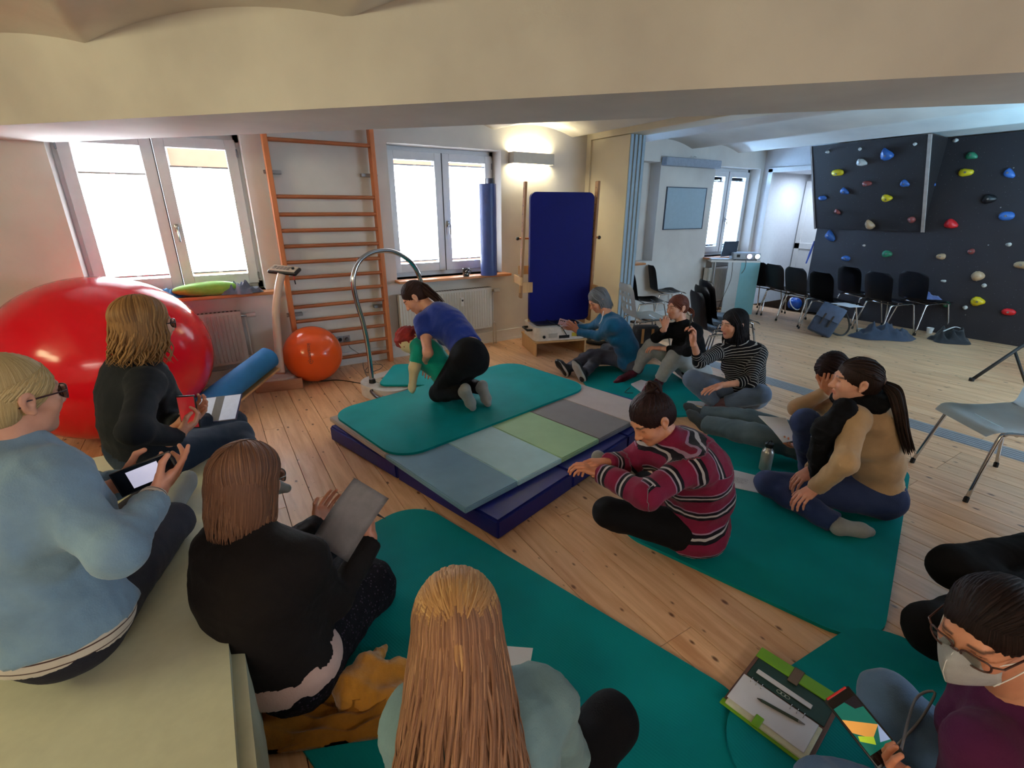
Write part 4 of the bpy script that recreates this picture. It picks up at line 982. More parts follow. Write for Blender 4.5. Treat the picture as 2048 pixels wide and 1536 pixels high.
for xx, col, es in ((0.035, (0.45, 0.42, 1.0, 1), 6.0), (0.155, (0.55, 0.85, 1.0, 1), 3.0)):
    f0 = pmid + ux * xx - uy * 0.13 + [0, 0, .065]
    o = B().cyl(f0, f0 - uy * 0.012, 0.045, seg=24).build('lens_ring', M_alu, pj, smooth='auto')
    B().cyl(f0 - uy * 0.012, f0 - uy * 0.014, 0.036, seg=24).build('lens', mat('lens_glow_%d' % int(es), col, 0.2, emit=col, es=es), o)
B().box(pmid - ux * .13 - uy * .131 + [0, 0, .07], (0.05, 0.004, 0.045), rot=MM).build('vent', M_black, pj)
for sx in (-1, 1): B().cyl(pmid + ux * sx * .16 - uy * .08 + [0, 0, 0], pmid + ux * sx * .16 - uy * .08 + [0, 0, .015], 0.012).build('foot', M_black, pj)

# small things on the floor of the second room
def bag(name, c, sx, sy, sz, m, label, seed, rot=0): return cloth_heap(name, c, sx, sy, sz, m, label, 'bag', seed=seed, rot=rot, lobes=2)
M_navyfab = mat('navy_fabric', srgb(46, 58, 80), 0.75, sheen=0.2, bump=0.4, bscale=260); M_blackfab = mat('black_fabric', srgb(22, 22, 28), 0.8, sheen=0.2, bump=0.4, bscale=260)
b0_ = fz(1634, 672, 0); yv = nrm([-.92, -.39, 0]); xv = np.array([-yv[1], yv[0], 0]) * -1
lean = nrm(np.array([0, 0, 1.0]) + nrm(np.array([.92, .39, 0])) * 0.25 + nrm([.5, -.85, 0]) * 0.35); xw = nrm(np.cross(nrm([.92, .39, 0]), lean)); nw = np.cross(xw, lean)
bp_ = empty('backpack', (0, 0, 0), 'dark blue roll top backpack leaning against a chair frame', 'backpack')
Mb_ = basis(xw, nw, lean); cb_ = b0_ + lean * 0.21 + [0, 0, .03]
B().box(cb_, (0.30, 0.13, 0.42), rot=Mb_, bev=0.035, seg=3).build('bag_body', M_navyfab, bp_, smooth='auto')
sgn = -1 if np.dot(nw, EYE - cb_) < 0 else 1
B().box(cb_ + lean * .10 + nw * sgn * 0.068, (0.29, 0.02, 0.20), rot=Mb_, bev=0.009).build('flap', mat('navy_flap', srgb(70, 88, 118), 0.6), bp_, smooth='auto')
for s_ in (-1, 1): B().box(cb_ + xw * s_ * .05 + nw * sgn * 0.08 - lean * .01, (0.018, 0.008, 0.16), rot=Mb_, bev=0.002).build('buckle_strap', M_black, bp_)
rt = np.array([RGT[0], RGT[1], 0])
B().tube(smooth_pts([cb_ + lean * .17 + rt * .12, cb_ + rt * .30 + [0, 0, 0.0], cb_ + rt * .33 + [0, 0, -.13], cb_ + rt * .26 + [0, 0, -.215], cb_ + rt * .12 + [0, 0, -.18]]), 0.013, seg=6).build('shoulder_strap', M_black, bp_, smooth=True)
p = fz(1765, 676, 0); bag('bag', (p[0], p[1], 0.002), 0.36, 0.2, 0.30, M_navyfab, 'flat slumped dark blue bag on the floor under the middle chairs', 3, rot=-.6)
p = fz(1898, 682, 0); bag('bag', (p[0], p[1], 0.002), 0.26, 0.18, 0.28, M_blackfab, 'black bag with white straps on the floor by the climbing wall', 5, rot=-.7)
b = B(); b.tube(smooth_pts([p + [0, 0, .13] - rt * .12, p + [0, 0, .19] + rt * .02, p + [0, 0, .15] + rt * .14]), 0.014, seg=6, flat=((0, 0, 1), .3)); tag(b.build('shoulder_strap', M_white, smooth=True), 'white strap lying over the black bag by the climbing wall', 'strap')
def cup(px, py, label):
    p = fz(px, py, 0); c = empty('cup', (p[0], p[1], 0), label, 'cup')
    B().lathe([(0, 0), (0.03, 0), (0.042, 0.075), (0.040, 0.075), (0.028, 0.005), (0, 0.005)], seg=20).build('cup_body', M_white, c, smooth='auto')
    B().tube([(0.038, 0, 0.06), (0.06, 0, 0.055), (0.058, 0, 0.03), (0.034, 0, 0.02)], 0.005, seg=6).build('handle', M_white, c, smooth=True)
cup(1720, 668, 'white cup on the floor left of the slumped blue bag'); cup(1858, 666, 'white cup on the floor left of the black bag')
# blue ball bag behind the second chair
p = fz(1589, 610, 0.09); bb = empty('sports_ball', (p[0], p[1], 0.11), 'blue and white ball lying behind the chairs near the door', 'ball')
B().ball((0, 0, 0), 0.11, seg=20).build('ball_skin', mat('ball_blue', srgb(28, 78, 168), 0.35), bb, smooth=True)
B().tube([(0.1095 * math.cos(a), 0.1095 * math.sin(a) * .6, 0.1095 * math.sin(a) * .8) for a in [2 * math.pi * k / 28 for k in range(28)]], 0.016, seg=6, closed=True, flat=((0, 0, 1), .5)).build('white_band', M_white, bb, smooth=True)
# scarf on last chair, sheet on the chair
p = fz(1822, 662, 0); f_ = nrm([math.sin(R(114)), math.cos(R(114)), 0])
cloth_heap('scarf', (p[0] + f_[0] * .04, p[1] + f_[1] * .04, 0.47), 0.21, 0.16, 0.11, mat('slate_blue_wool', srgb(80, 96, 146), 0.9, sheen=.3, bump=.5, bscale=150), 'slate blue scarf lying on the seat of the right hand end chair', 'scarf', seed=8, rot=-.5)
def sheet(name, c, u, w, l, m, label, cat='paper', th=0.0016, n=None, parent=None):
    u = nrm(u); n = nrm(n) if n is not None else np.array([0, 0, 1.0]); v = nrm(np.cross(n, u)); b = B(); b.box(c, (w, l, th), rot=basis(u, v, n))
    o = b.build(name, m, parent); return tag(o, label, cat) if parent is None else o
M_paper = mat('paper', srgb(214, 214, 222), 0.8, var=0.03); M_ink2 = mat('ink_blue_grey', srgb(110, 112, 130), 0.8)
def writing(parent, c, u, w, l, n=None, lines=8, seed=1):
    u = nrm(u); n = nrm(n) if n is not None else np.array([0, 0, 1.0]); v = nrm(np.cross(n, u)); b = B(); rg = random.Random(seed)
    for i in range(lines):
        yy = l * (0.36 - 0.72 * i / max(1, lines)); x0 = -w * .4
        while x0 < w * (.1 + .3 * rg.random()):
            ww = rg.uniform(.004, .014); b.box(np.array(c) + u * (x0 + ww / 2) + v * yy + n * .0012, (ww, 0.0016, 0.0004), rot=basis(u, v, n)); x0 += ww + .004
    o = b.build('handwriting', M_ink2, parent); o['kind'] = 'stuff'; return o
p = fz(1695, 610, .48); sheet('paper', p, (1, -.4, 0), .22, .3, M_paper, 'white sheet lying on a chair seat in the row')
# trestle legs at the right
tr_ = empty('folding_trestle', (0, 0, 0), 'dark metal trestle legs cut by the right picture border', 'trestle')
t0 = fz(1943, 760, 0.01); t1 = fx(2100, 662, t0[0] + .55) if False else fd(2110, 648, depth(t0) - .05); tm = t0 + (t1 - t0) * .52; t2 = fd(2062, 770, depth(tm) - .0)
B().tube([t0, t1], 0.016, seg=8).build('leg', mat('dark_metal', srgb(40, 36, 34), 0.5, .4), tr_, smooth=True)
t2 = fz(2052, 768, 0.01); B().tube([tm, t2], 0.013, seg=8).build('leg', mat('dark_metal', srgb(40, 36, 34), 0.5, .4), tr_, smooth=True)
B().cyl(t0 - [0, 0, .01], t0 + [0, 0, .02], 0.022).build('foot_cap', M_rubber, tr_)
B().box(t1 + [.2, -.1, .02], (0.8, 0.5, 0.02), rot=Rot(0, 0, .3), bev=.004).build('table_top', M_white, tr_)
# things between chairs: power strip, backpack, paper, towel
p = fz(1413, 640, 0.0); ps = empty('power_strip', (p[0], p[1], 0), 'small white power box with cables on the floor under the desk side', 'power strip', rz=-.5)
B().mm((-.12, -.05, 0), (.12, .05, .04), bev=.01).build('box_body', M_white, ps)
for i in range(3): B().cyl((-.07 + .07 * i, 0, .04), (-.07 + .07 * i, 0, .042), .02).build('socket_hole', M_black, ps)
cable('power_cable', [p + [0, 0, .01], fz(1395, 633, .005), fz(1380, 632, .005), fz(1374, 624, .005)], .004, M_rubber, 'black cable leading to the white power box on the floor')
cable('power_cable', [p + [.1, 0, .01], fz(1412, 626, .005), fz(1400, 622, .005), fz(1385, 622, .005)], .004, mat('brown_cable', srgb(140, 90, 60), .5), 'brown cable curling behind the white power box')
bk = fz(1292, 722, 0); bq = empty('backpack', (0, 0, 0), 'black backpack with tan straps standing under the pale perforated chair', 'backpack')
Mq = basis(nrm(RGT), nrm([.525, .851, 0]), (0, 0, 1)); cq = bk + [0, 0, .2] + nrm([.525, .851, 0]) * .12
B().box(cq, (.30, .16, .38), rot=Mq, bev=.05, seg=3).build('bag_body', M_blackfab, bq, smooth='auto')
for s_ in (-1, 1): B().box(cq + nrm(RGT) * s_ * .055 - nrm([.525, .851, 0]) * .085 + [0, 0, .08], (.03, .008, .17), rot=Mq, bev=.003).build('tan_strap', mat('tan_leather', srgb(176, 122, 66), .6), bq)
bk2 = fz(1262, 712, 0); cloth_heap('bag', (bk2[0] + .1, bk2[1] + .15, .002), .13, .13, .3, mat('charcoal_fabric', srgb(62, 60, 66), .85, sheen=.2), 'charcoal cloth bag heaped between partition and black backpack', 'bag', seed=12)
p = fz(1440, 712, 0.002); cloth_heap('towel', (p[0] + .15, p[1] + .1, 0.002), .42, .22, .07, mat('white_blue_cotton', srgb(172, 180, 206), .85, bump=.4, bscale=100), 'white and pale blue cotton cloth on the floor behind the striped shirt woman', 'towel', seed=17, rot=-.4)
# ================================================================== people: implicit-surface modeller
def surface_nets(F, org, h):
    """F: 3d array of distances; returns vertices, quads"""
    S = F < 0
    c = np.zeros(tuple(np.array(F.shape) - 1), bool); cnt = np.zeros(c.shape, np.int8); acc = np.zeros(c.shape + (3,), np.float32)
    corners = [(i, j, k) for i in (0, 1) for j in (0, 1) for k in (0, 1)]
    sl = lambda o: tuple(slice(o[a], F.shape[a] - 1 + o[a]) for a in range(3))
    s0 = sum(S[sl(o)].astype(np.int8) for o in corners); active = (s0 > 0) & (s0 < 8)
    idx = np.argwhere(active); 
    if len(idx) == 0: return np.zeros((0, 3)), np.zeros((0, 4), int)
    fv = {o: F[idx[:, 0] + o[0], idx[:, 1] + o[1], idx[:, 2] + o[2]] for o in corners}
    acc = np.zeros((len(idx), 3)); n = np.zeros(len(idx))
    for o in corners:
        for a in range(3):
            if o[a] == 0:
                p = list(o); p[a] = 1; p = tuple(p); fa, fb = fv[o], fv[p]; m = (fa < 0) != (fb < 0)
                t = np.where(m, fa / np.where(m, fa - fb, 1), 0); q = np.array(o, float)[None, :].repeat(len(idx), 0); q[:, a] += t
                acc += q * m[:, None]; n += m
    V = (idx + acc / np.maximum(n, 1)[:, None]) * h + org
    vid = -np.ones(active.shape, int); vid[idx[:, 0], idx[:, 1], idx[:, 2]] = np.arange(len(idx))
    Q = []
    for a in range(3):
        b, c = (a + 1) % 3, (a + 2) % 3
        s = [slice(None)] * 3; s[a] = slice(0, -1); s2 = [slice(None)] * 3; s2[a] = slice(1, None)
        A_, B_ = S[tuple(s)], S[tuple(s2)]
        for flag, (x, y) in ((1, (A_ & ~B_, 0)), (0, (~A_ & B_, 0))):
            e = np.argwhere(x); e = e[(e[:, b] > 0) & (e[:, c] > 0) & (e[:, b] < F.shape[b] - 1) & (e[:, c] < F.shape[c] - 1)]
            if not len(e): continue
            def g(db, dc):
                q = e.copy(); q[:, b] -= db; q[:, c] -= dc; return vid[q[:, 0], q[:, 1], q[:, 2]]
            quad = np.stack([g(1, 1), g(0, 1), g(0, 0), g(1, 0)], 1)
            Q.append(quad if flag else quad[:, ::-1])
    Q = np.concatenate(Q); Q = Q[(Q >= 0).all(1)]
    return V, Q
def prim_eval(p, X, Y, Z):
    if p['t'] == 'cap':
        a, b = p['a'], p['b']; ba = b - a; L2 = float(ba @ ba) + 1e-12
        t = np.clip(((X - a[0]) * ba[0] + (Y - a[1]) * ba[1] + (Z - a[2]) * ba[2]) / L2, 0, 1)
        d = np.sqrt((X - a[0] - t * ba[0]) ** 2 + (Y - a[1] - t * ba[1]) ** 2 + (Z - a[2] - t * ba[2]) ** 2) - (p['ra'] + (p['rb'] - p['ra']) * t)
        L = math.sqrt(L2)
        if p.get('fa'): d = np.maximum(d, ((a[0] - X) * ba[0] + (a[1] - Y) * ba[1] + (a[2] - Z) * ba[2]) / L)
        if p.get('fb'): d = np.maximum(d, ((X - b[0]) * ba[0] + (Y - b[1]) * ba[1] + (Z - b[2]) * ba[2]) / L)
        return d
    c, M, r = p['c'], p['M'], p['r']
    x = (X - c[0]); y = (Y - c[1]); z = (Z - c[2])
    u = (x * M[0][0] + y * M[0][1] + z * M[0][2]) / r[0]; v = (x * M[1][0] + y * M[1][1] + z * M[1][2]) / r[1]; w = (x * M[2][0] + y * M[2][1] + z * M[2][2]) / r[2]
    k0 = np.sqrt(u * u + v * v + w * w) + 1e-9; k1 = np.sqrt((u / r[0]) ** 2 + (v / r[1]) ** 2 + (w / r[2]) ** 2) + 1e-9
    return k0 * (k0 - 1) / k1
def pbox(p):
    if p['t'] == 'cap':
        r = max(p['ra'], p['rb']); return np.minimum(p['a'], p['b']) - r, np.maximum(p['a'], p['b']) + r
    r = max(p['r']); return p['c'] - r, p['c'] + r
def cap(a, b, ra, rb=None, **k): return dict(t='cap', a=np.array(a, float), b=np.array(b, float), ra=ra, rb=ra if rb is None else rb, **k)
def ell(c, r, M=None, **k): return dict(t='ell', c=np.array(c, float), r=r, M=np.eye(3) if M is None else np.array(M), **k)
def sdf_mesh(prims, h, k=0.02, clips=()):
    pos = [p for p in prims if not p.get('sub')]
    lo = np.min([pbox(p)[0] for p in pos], 0) - 3 * h; hi = np.max([pbox(p)[1] for p in pos], 0) + 3 * h
    n = np.ceil((hi - lo) / h).astype(int) + 1; F = np.full(tuple(n), 0.5, np.float32)
    ax = [lo[a] + h * np.arange(n[a]) for a in range(3)]
    for p in prims:
        kk = p.get('k', k); a, b = pbox(p); m = kk + 3 * h
        i0 = np.maximum(((a - m - lo) / h).astype(int), 0); i1 = np.minimum(((b + m - lo) / h).astype(int) + 2, n)
        if (i1 <= i0).any(): continue
        s = tuple(slice(i0[q], i1[q]) for q in range(3))
        X, Y, Z = np.meshgrid(ax[0][s[0]], ax[1][s[1]], ax[2][s[2]], indexing='ij', sparse=True)
        d = prim_eval(p, X, Y, Z); f = F[s]
        if p.get('sub'):
            d = -d; hh = np.clip(0.5 + 0.5 * (d - f) / kk, 0, 1); F[s] = f * (1 - hh) + d * hh + kk * hh * (1 - hh)
        else:
            hh = np.clip(0.5 + 0.5 * (f - d) / kk, 0, 1); F[s] = f * (1 - hh) + d * hh - kk * hh * (1 - hh)
    for cp, cn in clips:
        X, Y, Z = np.meshgrid(*ax, indexing='ij', sparse=True); F = np.maximum(F, (X - cp[0]) * cn[0] + (Y - cp[1]) * cn[1] + (Z - cp[2]) * cn[2])
    return surface_nets(F, lo, h)
def vnoise(P, seed=0, ridged=False, freq=12.0, octs=3):
    """cheap smooth vectorised noise made of warped sines"""
    rg = np.random.RandomState(seed); out = np.zeros(len(P)); a = 1.0
    for o in range(octs):
        for _ in range(3):
            d = rg.normal(size=3); d /= np.linalg.norm(d); w = rg.normal(size=3); w /= np.linalg.norm(w)
            s = np.sin((P @ d) * freq + 1.7 * np.sin((P @ w) * freq * 0.6 + rg.uniform(0, 6)) + rg.uniform(0, 6))
            out += a * ((1 - np.abs(s)) * 2 - 1 if ridged else s) / 3
        a *= 0.5; freq *= 1.9
    return out
def vnormals(V, Q):
    n = np.cross(V[Q[:, 2]] - V[Q[:, 0]], V[Q[:, 3]] - V[Q[:, 1]]); N = np.zeros_like(V)
    for i in range(4): np.add.at(N, Q[:, i], n)
    return N / (np.linalg.norm(N, axis=1)[:, None] + 1e-12)
def mk_mesh(name, V, Q, attrs=None, colors=None):
    me = bpy.data.meshes.new(name)
    me.vertices.add(len(V)); me.vertices.foreach_set('co', np.asarray(V, np.float32).ravel())
    me.loops.add(len(Q) * 4); me.loops.foreach_set('vertex_index', np.asarray(Q, np.int32).ravel())
    me.polygons.add(len(Q)); me.polygons.foreach_set('loop_start', np.arange(0, len(Q) * 4, 4, dtype=np.int32))
    me.update(calc_edges=True); me.polygons.foreach_set('use_smooth', np.ones(len(Q), bool))
    for k, v in (attrs or {}).items():
        at = me.attributes.new(k, 'FLOAT', 'POINT'); at.data.foreach_set('value', np.asarray(v, np.float32))
    if colors is not None:
        at = me.attributes.new('Col', 'FLOAT_COLOR', 'POINT'); c = np.ones((len(V), 4), np.float32); c[:, :3] = colors; at.data.foreach_set('color', c.ravel())
    return me
def merge(parts):
    """parts: list of (V, Q, attrs dict, colors)"""
    V = []; Q = []; o = 0; at = {}; C = []
    for v, q, a, c in parts:
        V.append(v); Q.append(q + o); o += len(v)
        for k in a: at.setdefault(k, []).append(a[k])
        if c is not None: C.append(c)
    return np.concatenate(V), np.concatenate(Q), {k: np.concatenate(x) for k, x in at.items()}, (np.concatenate(C) if C else None)

# ------------------------------------------------------------------ cloth, skin and hair materials
def fabric(name, c, rough=0.85, var=0.12, weave=220.0, sheen=0.25, stripes=None, denim=False, speck=None):
    if name in MATS: return MATS[name]
    nt = NT(name); tc = nt.n('ShaderNodeTexCoord'); b = nt.b
    no = nt.n('ShaderNodeTexNoise', Scale=7.0, Detail=5.0, Roughness=0.65); nt.l(tc.outputs['Object'], no.inputs['Vector'])
    cc = np.array(c[:3]); r = ramp(nt, no.outputs['Fac'], [(0.3, tuple(cc * (1 - var)) + (1,)), (0.7, tuple(np.minimum(cc * (1 + var), 1)) + (1,))]); col = r.outputs['Color']
    if stripes:
        at = nt.n('ShaderNodeAttribute'); at.attribute_name = 's'; period, bands = stripes
        nz = nt.n('ShaderNodeTexNoise', Scale=14.0); nt.l(tc.outputs['Object'], nz.inputs['Vector'])
        m0 = nt.n('ShaderNodeMath', operation='MULTIPLY_ADD'); nt.l(nz.outputs['Fac'], m0.inputs[0]); m0.inputs[1].default_value = 0.006; nt.l(at.outputs['Fac'], m0.inputs[2])
        m1 = nt.n('ShaderNodeMath', operation='DIVIDE'); nt.l(m0.outputs[0], m1.inputs[0]); m1.inputs[1].default_value = period
        m2 = nt.n('ShaderNodeMath', operation='FRACT'); nt.l(m1.outputs[0], m2.inputs[0])
        rr = nt.n('ShaderNodeValToRGB'); rr.color_ramp.interpolation = 'CONSTANT'; e = rr.color_ramp.elements
        e[0].position, e[0].color = 0.0, c; e[1].position, e[1].color = bands[0]
        for p_, c_ in bands[1:]:
            x_ = e.new(p_); x_.color = c_
        nt.l(m2.outputs[0], rr.inputs['Fac']); 
        hs = nt.n('ShaderNodeMix', data_type='RGBA', blend_type='MULTIPLY'); hs.inputs['Factor'].default_value = 1.0
        g = ramp(nt, no.outputs['Fac'], [(0.3, (0.8, 0.8, 0.8, 1)), (0.7, (1, 1, 1, 1))]); nt.l(rr.outputs['Color'], hs.inputs['A']); nt.l(g.outputs['Color'], hs.inputs['B']); col = hs.outputs['Result']
    if denim:
        n3 = nt.n('ShaderNodeTexNoise', Scale=3.2, Detail=3.0); nt.l(tc.outputs['Object'], n3.inputs['Vector'])
        mx = nt.n('ShaderNodeMix', data_type='RGBA'); g = ramp(nt, n3.outputs['Fac'], [(0.42, (0, 0, 0, 1)), (0.72, (0.6, 0.6, 0.6, 1))]); nt.l(g.outputs['Color'], mx.inputs['Factor'])
        nt.l(col, mx.inputs['A']); mx.inputs['B'].default_value = tuple(np.minimum(cc * 1.55 + 0.03, 1)) + (1,); col = mx.outputs['Result']
    if speck:
        vo = nt.n('ShaderNodeTexVoronoi', Scale=70.0); nt.l(tc.outputs['Object'], vo.inputs['Vector']); g = ramp(nt, vo.outputs['Distance'], [(0.2, (1, 1, 1, 1)), (0.28, (0, 0, 0, 1))])
        mx = nt.n('ShaderNodeMix', data_type='RGBA'); nt.l(g.outputs['Color'], mx.inputs['Factor']); nt.l(col, mx.inputs['A']); mx.inputs['B'].default_value = speck; col = mx.outputs['Result']
    nt.l(col, b.inputs['Base Color']); b.inputs['Roughness'].default_value = rough; b.inputs['Sheen Weight'].default_value = sheen * min(1.0, max(c[:3]) * 4); b.inputs['Specular IOR Level'].default_value = 0.12
    n2 = nt.n('ShaderNodeTexNoise', Scale=weave, Detail=2.0); nt.l(tc.outputs['Object'], n2.inputs['Vector']); n4 = nt.n('ShaderNodeTexNoise', Scale=18.0, Detail=3.0); nt.l(tc.outputs['Object'], n4.inputs['Vector'])
    ad = nt.n('ShaderNodeMath', operation='MULTIPLY_ADD'); nt.l(n4.outputs['Fac'], ad.inputs[0]); ad.inputs[1].default_value = 2.0; nt.l(n2.outputs['Fac'], ad.inputs[2])
    bp = nt.n('ShaderNodeBump', Strength=0.35, Distance=0.003); nt.l(ad.outputs[0], bp.inputs['Height']); nt.l(bp.outputs['Normal'], b.inputs['Normal'])
    MATS[name] = nt.m; return nt.m
def skin_mat():
    nt = NT('skin'); at = nt.n('ShaderNodeAttribute'); at.attribute_name = 'Col'; tc = nt.n('ShaderNodeTexCoord')
    no = nt.n('ShaderNodeTexNoise', Scale=40.0, Detail=4.0); nt.l(tc.outputs['Object'], no.inputs['Vector']); g = ramp(nt, no.outputs['Fac'], [(0.3, (0.9, 0.88, 0.88, 1)), (0.7, (1, 1, 1, 1))])
    mx = nt.n('ShaderNodeMix', data_type='RGBA', blend_type='MULTIPLY'); mx.inputs['Factor'].default_value = 1.0; nt.l(at.outputs['Color'], mx.inputs['A']); nt.l(g.outputs['Color'], mx.inputs['B']); nt.l(mx.outputs['Result'], nt.b.inputs['Base Color'])
    nt.b.inputs['Roughness'].default_value = 0.48; nt.b.inputs['Subsurface Weight'].default_value = 0.12; nt.b.inputs['Subsurface Radius'].default_value = (0.012, 0.005, 0.003); nt.b.inputs['Subsurface Scale'].default_value = 1.0
    bp = nt.n('ShaderNodeBump', Strength=0.08, Distance=0.001); n2 = nt.n('ShaderNodeTexNoise', Scale=400.0); nt.l(tc.outputs['Object'], n2.inputs['Vector']); nt.l(n2.outputs['Fac'], bp.inputs['Height']); nt.l(bp.outputs['Normal'], nt.b.inputs['Normal'])
    return nt.m
M_skin = skin_mat()
def hair_mat(name, c, c2=None, rough=0.5):
    if name in MATS: return MATS[name]
    nt = NT(name); a1 = nt.n('ShaderNodeAttribute'); a1.attribute_name = 'hu'; a2 = nt.n('ShaderNodeAttribute'); a2.attribute_name = 'hv'
    cb = nt.n('ShaderNodeCombineXYZ'); nt.l(a1.outputs['Fac'], cb.inputs['X']); nt.l(a2.outputs['Fac'], cb.inputs['Y'])
    mp = nt.n('ShaderNodeMapping'); mp.inputs['Scale'].default_value = (60.0, 5.0, 1.0); nt.l(cb.outputs[0], mp.inputs['Vector'])
    no = nt.n('ShaderNodeTexNoise', Scale=1.0, Detail=6.0, Roughness=0.7); nt.l(mp.outputs['Vector'], no.inputs['Vector'])
    c = np.array(c[:3]); c2 = np.array((c2 or tuple(c * 1.7) + (1,))[:3]); r = ramp(nt, no.outputs['Fac'], [(0.30, tuple(c * 0.55) + (1,)), (0.5, tuple(c) + (1,)), (0.70, tuple(np.minimum(c2, 1)) + (1,))])
    nt.l(r.outputs['Color'], nt.b.inputs['Base Color']); nt.b.inputs['Roughness'].default_value = rough; nt.b.inputs['Anisotropic'].default_value = 0.5; nt.b.inputs['Specular IOR Level'].default_value = 0.22 if c[0] > 0.05 else 0.10
    bp = nt.n('ShaderNodeBump', Strength=0.5, Distance=0.003); nt.l(no.outputs['Fac'], bp.inputs['Height']); nt.l(bp.outputs['Normal'], nt.b.inputs['Normal'])
    MATS[name] = nt.m; return nt.m

# ------------------------------------------------------------------ head
def frame(f, up=(0, 0, 1)):
    f = nrm(f); r = nrm(np.cross(f, up)); u = np.cross(r, f); return np.array([r, f, u])     # rows: right, forward, up
def head_prims(c, F, s=1.0, neck_to=None, nose=1.0, face_w=1.0):
    T = lambda x, y, z: c + s * (F[0] * x + F[1] * y + F[2] * z)
    E = lambda p, r, **k: ell(T(*p), tuple(np.array(r) * s), F, **k)
    Cp = lambda p, q, a, b=None, **k: cap(T(*p), T(*q), a * s, (a if b is None else b) * s, **k)
    w = face_w; P = [E((0, -.014, .034), (.074, .094, .080), k=.02), E((0, .036, -.018), (.058 * w, .056, .082), k=.03), E((0, .040, -.070), (.044 * w, .042, .034), k=.03), E((0, .070, -.093), (.021, .018, .017), k=.022)]
    P += [Cp((-.030, .081, .024), (.030, .081, .024), .011, k=.018), E((-.034, .062, -.026), (.026, .026, .026), k=.02), E((.034, .062, -.026), (.026, .026, .026), k=.02)]
    P += [E((s2 * .031, .098, .003), (.019, .014, .013), sub=True, k=.012) for s2 in (-1, 1)]
    P += [Cp((0, .088, .012), (0, .108 * nose, -.026), .0075, .0115, k=.012), E((0, .110 * nose, -.029), (.011, .010, .009), k=.006), E((-.0125, .099, -.032), (.0075, .010, .0075), k=.005), E((.0125, .099, -.032), (.0075, .010, .0075), k=.005)]
    P += [E((-.005, .104, -.0385), (.0025, .003, .003), sub=True, k=.003), E((.005, .104, -.0385), (.0025, .003, .003), sub=True, k=.003)]
    P += [Cp((-.019, .083, -.0575), (-.004, .0935, -.0545), .0050, .0058, k=.005), Cp((.019, .083, -.0575), (.004, .0935, -.0545), .0050, .0058, k=.005), Cp((-.014, .084, -.0655), (.014, .084, -.0655), .0062, k=.005), Cp((-.010, .089, -.0655), (.010, .089, -.0655), .0058, k=.004)]
    P += [Cp((-.018, .093, -.0605), (.018, .093, -.0605), .0018, sub=True, k=.002)]
    # eyelids
    for s2 in (-1, 1):
        P += [Cp((s2 * .019, .0805, .006), (s2 * .031, .086, .0105), .0033, .004, k=.004), Cp((s2 * .031, .086, .0105), (s2 * .044, .077, .005), .004, .0033, k=.004), Cp((s2 * .020, .080, -.001), (s2 * .032, .0835, -.0055), .003, k=.004), Cp((s2 * .032, .0835, -.0055), (s2 * .043, .077, 0), .003, k=.004)]
        # ears
        P += [E((s2 * .077, -.006, -.004), (.007, .017, .030), k=.006), E((s2 * .0835, -.010, .004), (.006, .019, .026), k=.005), E((s2 * .087, -.004, -.002), (.005, .010, .015), sub=True, k=.004), E((s2 * .080, .002, -.028), (.006, .008, .010), k=.005)]
    if neck_to is not None:
        P += [cap(T(0, -.018, -.055), neck_to, .050 * s, .056 * s, k=.03)]
    return P
def head_colors(V, c, F, s, skin, browc, lip=1.0, red=1.0):
    L = (V - c) @ F.T / s; skin = np.array(skin[:3]); C = np.tile(skin, (len(V), 1))
    def blend(m, col, a):
        nonlocal C
        m = (np.clip(m, 0, 1) * a)[:, None]; C = C * (1 - m) + np.array(col) * m
    x, y, z = L[:, 0], L[:, 1], L[:, 2]
    ax = np.abs(x)
    blend(1 - ((ax - .040) ** 2 + (z + .026) ** 2) / .022 ** 2, skin * [1.0, .72, .70], .55 * red)
    blend((1 - (x ** 2 + (z + .030) ** 2) / .016 ** 2) * (y > .09), skin * [1.0, .78, .74], .5)
    blend((1 - np.maximum((ax - .0) / .024, np.abs(z + .0605) / .0115)) * 4 * (y > .072), skin * [.86, .50, .50], .8 * lip)
    zb = .026 + .004 * np.sin(np.clip(ax / .05, 0, 1) * 3.1)
    blend((1 - np.abs(z - zb) / .0048) * 3 * (ax > .013) * (ax < .050) * (y > .06), browc, .85)
    blend((1 - ((ax - .031) ** 2 / .018 ** 2 + (z - .004) ** 2 / .010 ** 2)) * 1.5 * (y > .06), skin * [.80, .66, .62], .5)
    blend((1 - np.abs(z - (.0095 - ((ax - .031) / .02) ** 2 * .004)) / .0016) * 2 * (ax > .018) * (ax < .045) * (y > .07), (.03, .02, .02), .9)
    return C
M_eye = mat('eye_white', srgb(214, 208, 204), 0.2, var=0.02); M_iris = mat('iris_brown', srgb(62, 44, 30), 0.15, var=0.1); M_pupil = mat('pupil', (0.005, 0.005, 0.005, 1), 0.1)
def eyes(parent, c, F, s, gaze=(0, 0), closed=False):
    for sx in (-1, 1):
        p = c + s * (F[0] * sx * .031 + F[1] * .0715 + F[2] * .0025)
        f = nrm(F[1] + F[0] * gaze[0] + F[2] * gaze[1]); r = nrm(np.cross(f, F[2])); u = np.cross(r, f)
        b = B(); b.ball((0, 0, 0), .0125 * s, seg=16)
        for fc in b.bm.faces:
            z = fc.calc_center_median().z / (.0125 * s); fc.material_index = 2 if z > .97 else (1 if z > .86 else 0)
        bmesh.ops.transform(b.bm, matrix=Matrix.Translation(Vector(p)) @ basis(r, -u, f).to_4x4() if False else Matrix.Translation(Vector(p)) @ basis(r, u, f).to_4x4(), verts=b.bm.verts)
        b.build('eye', None, parent, smooth=True, mats=[M_eye, M_iris, M_pupil])
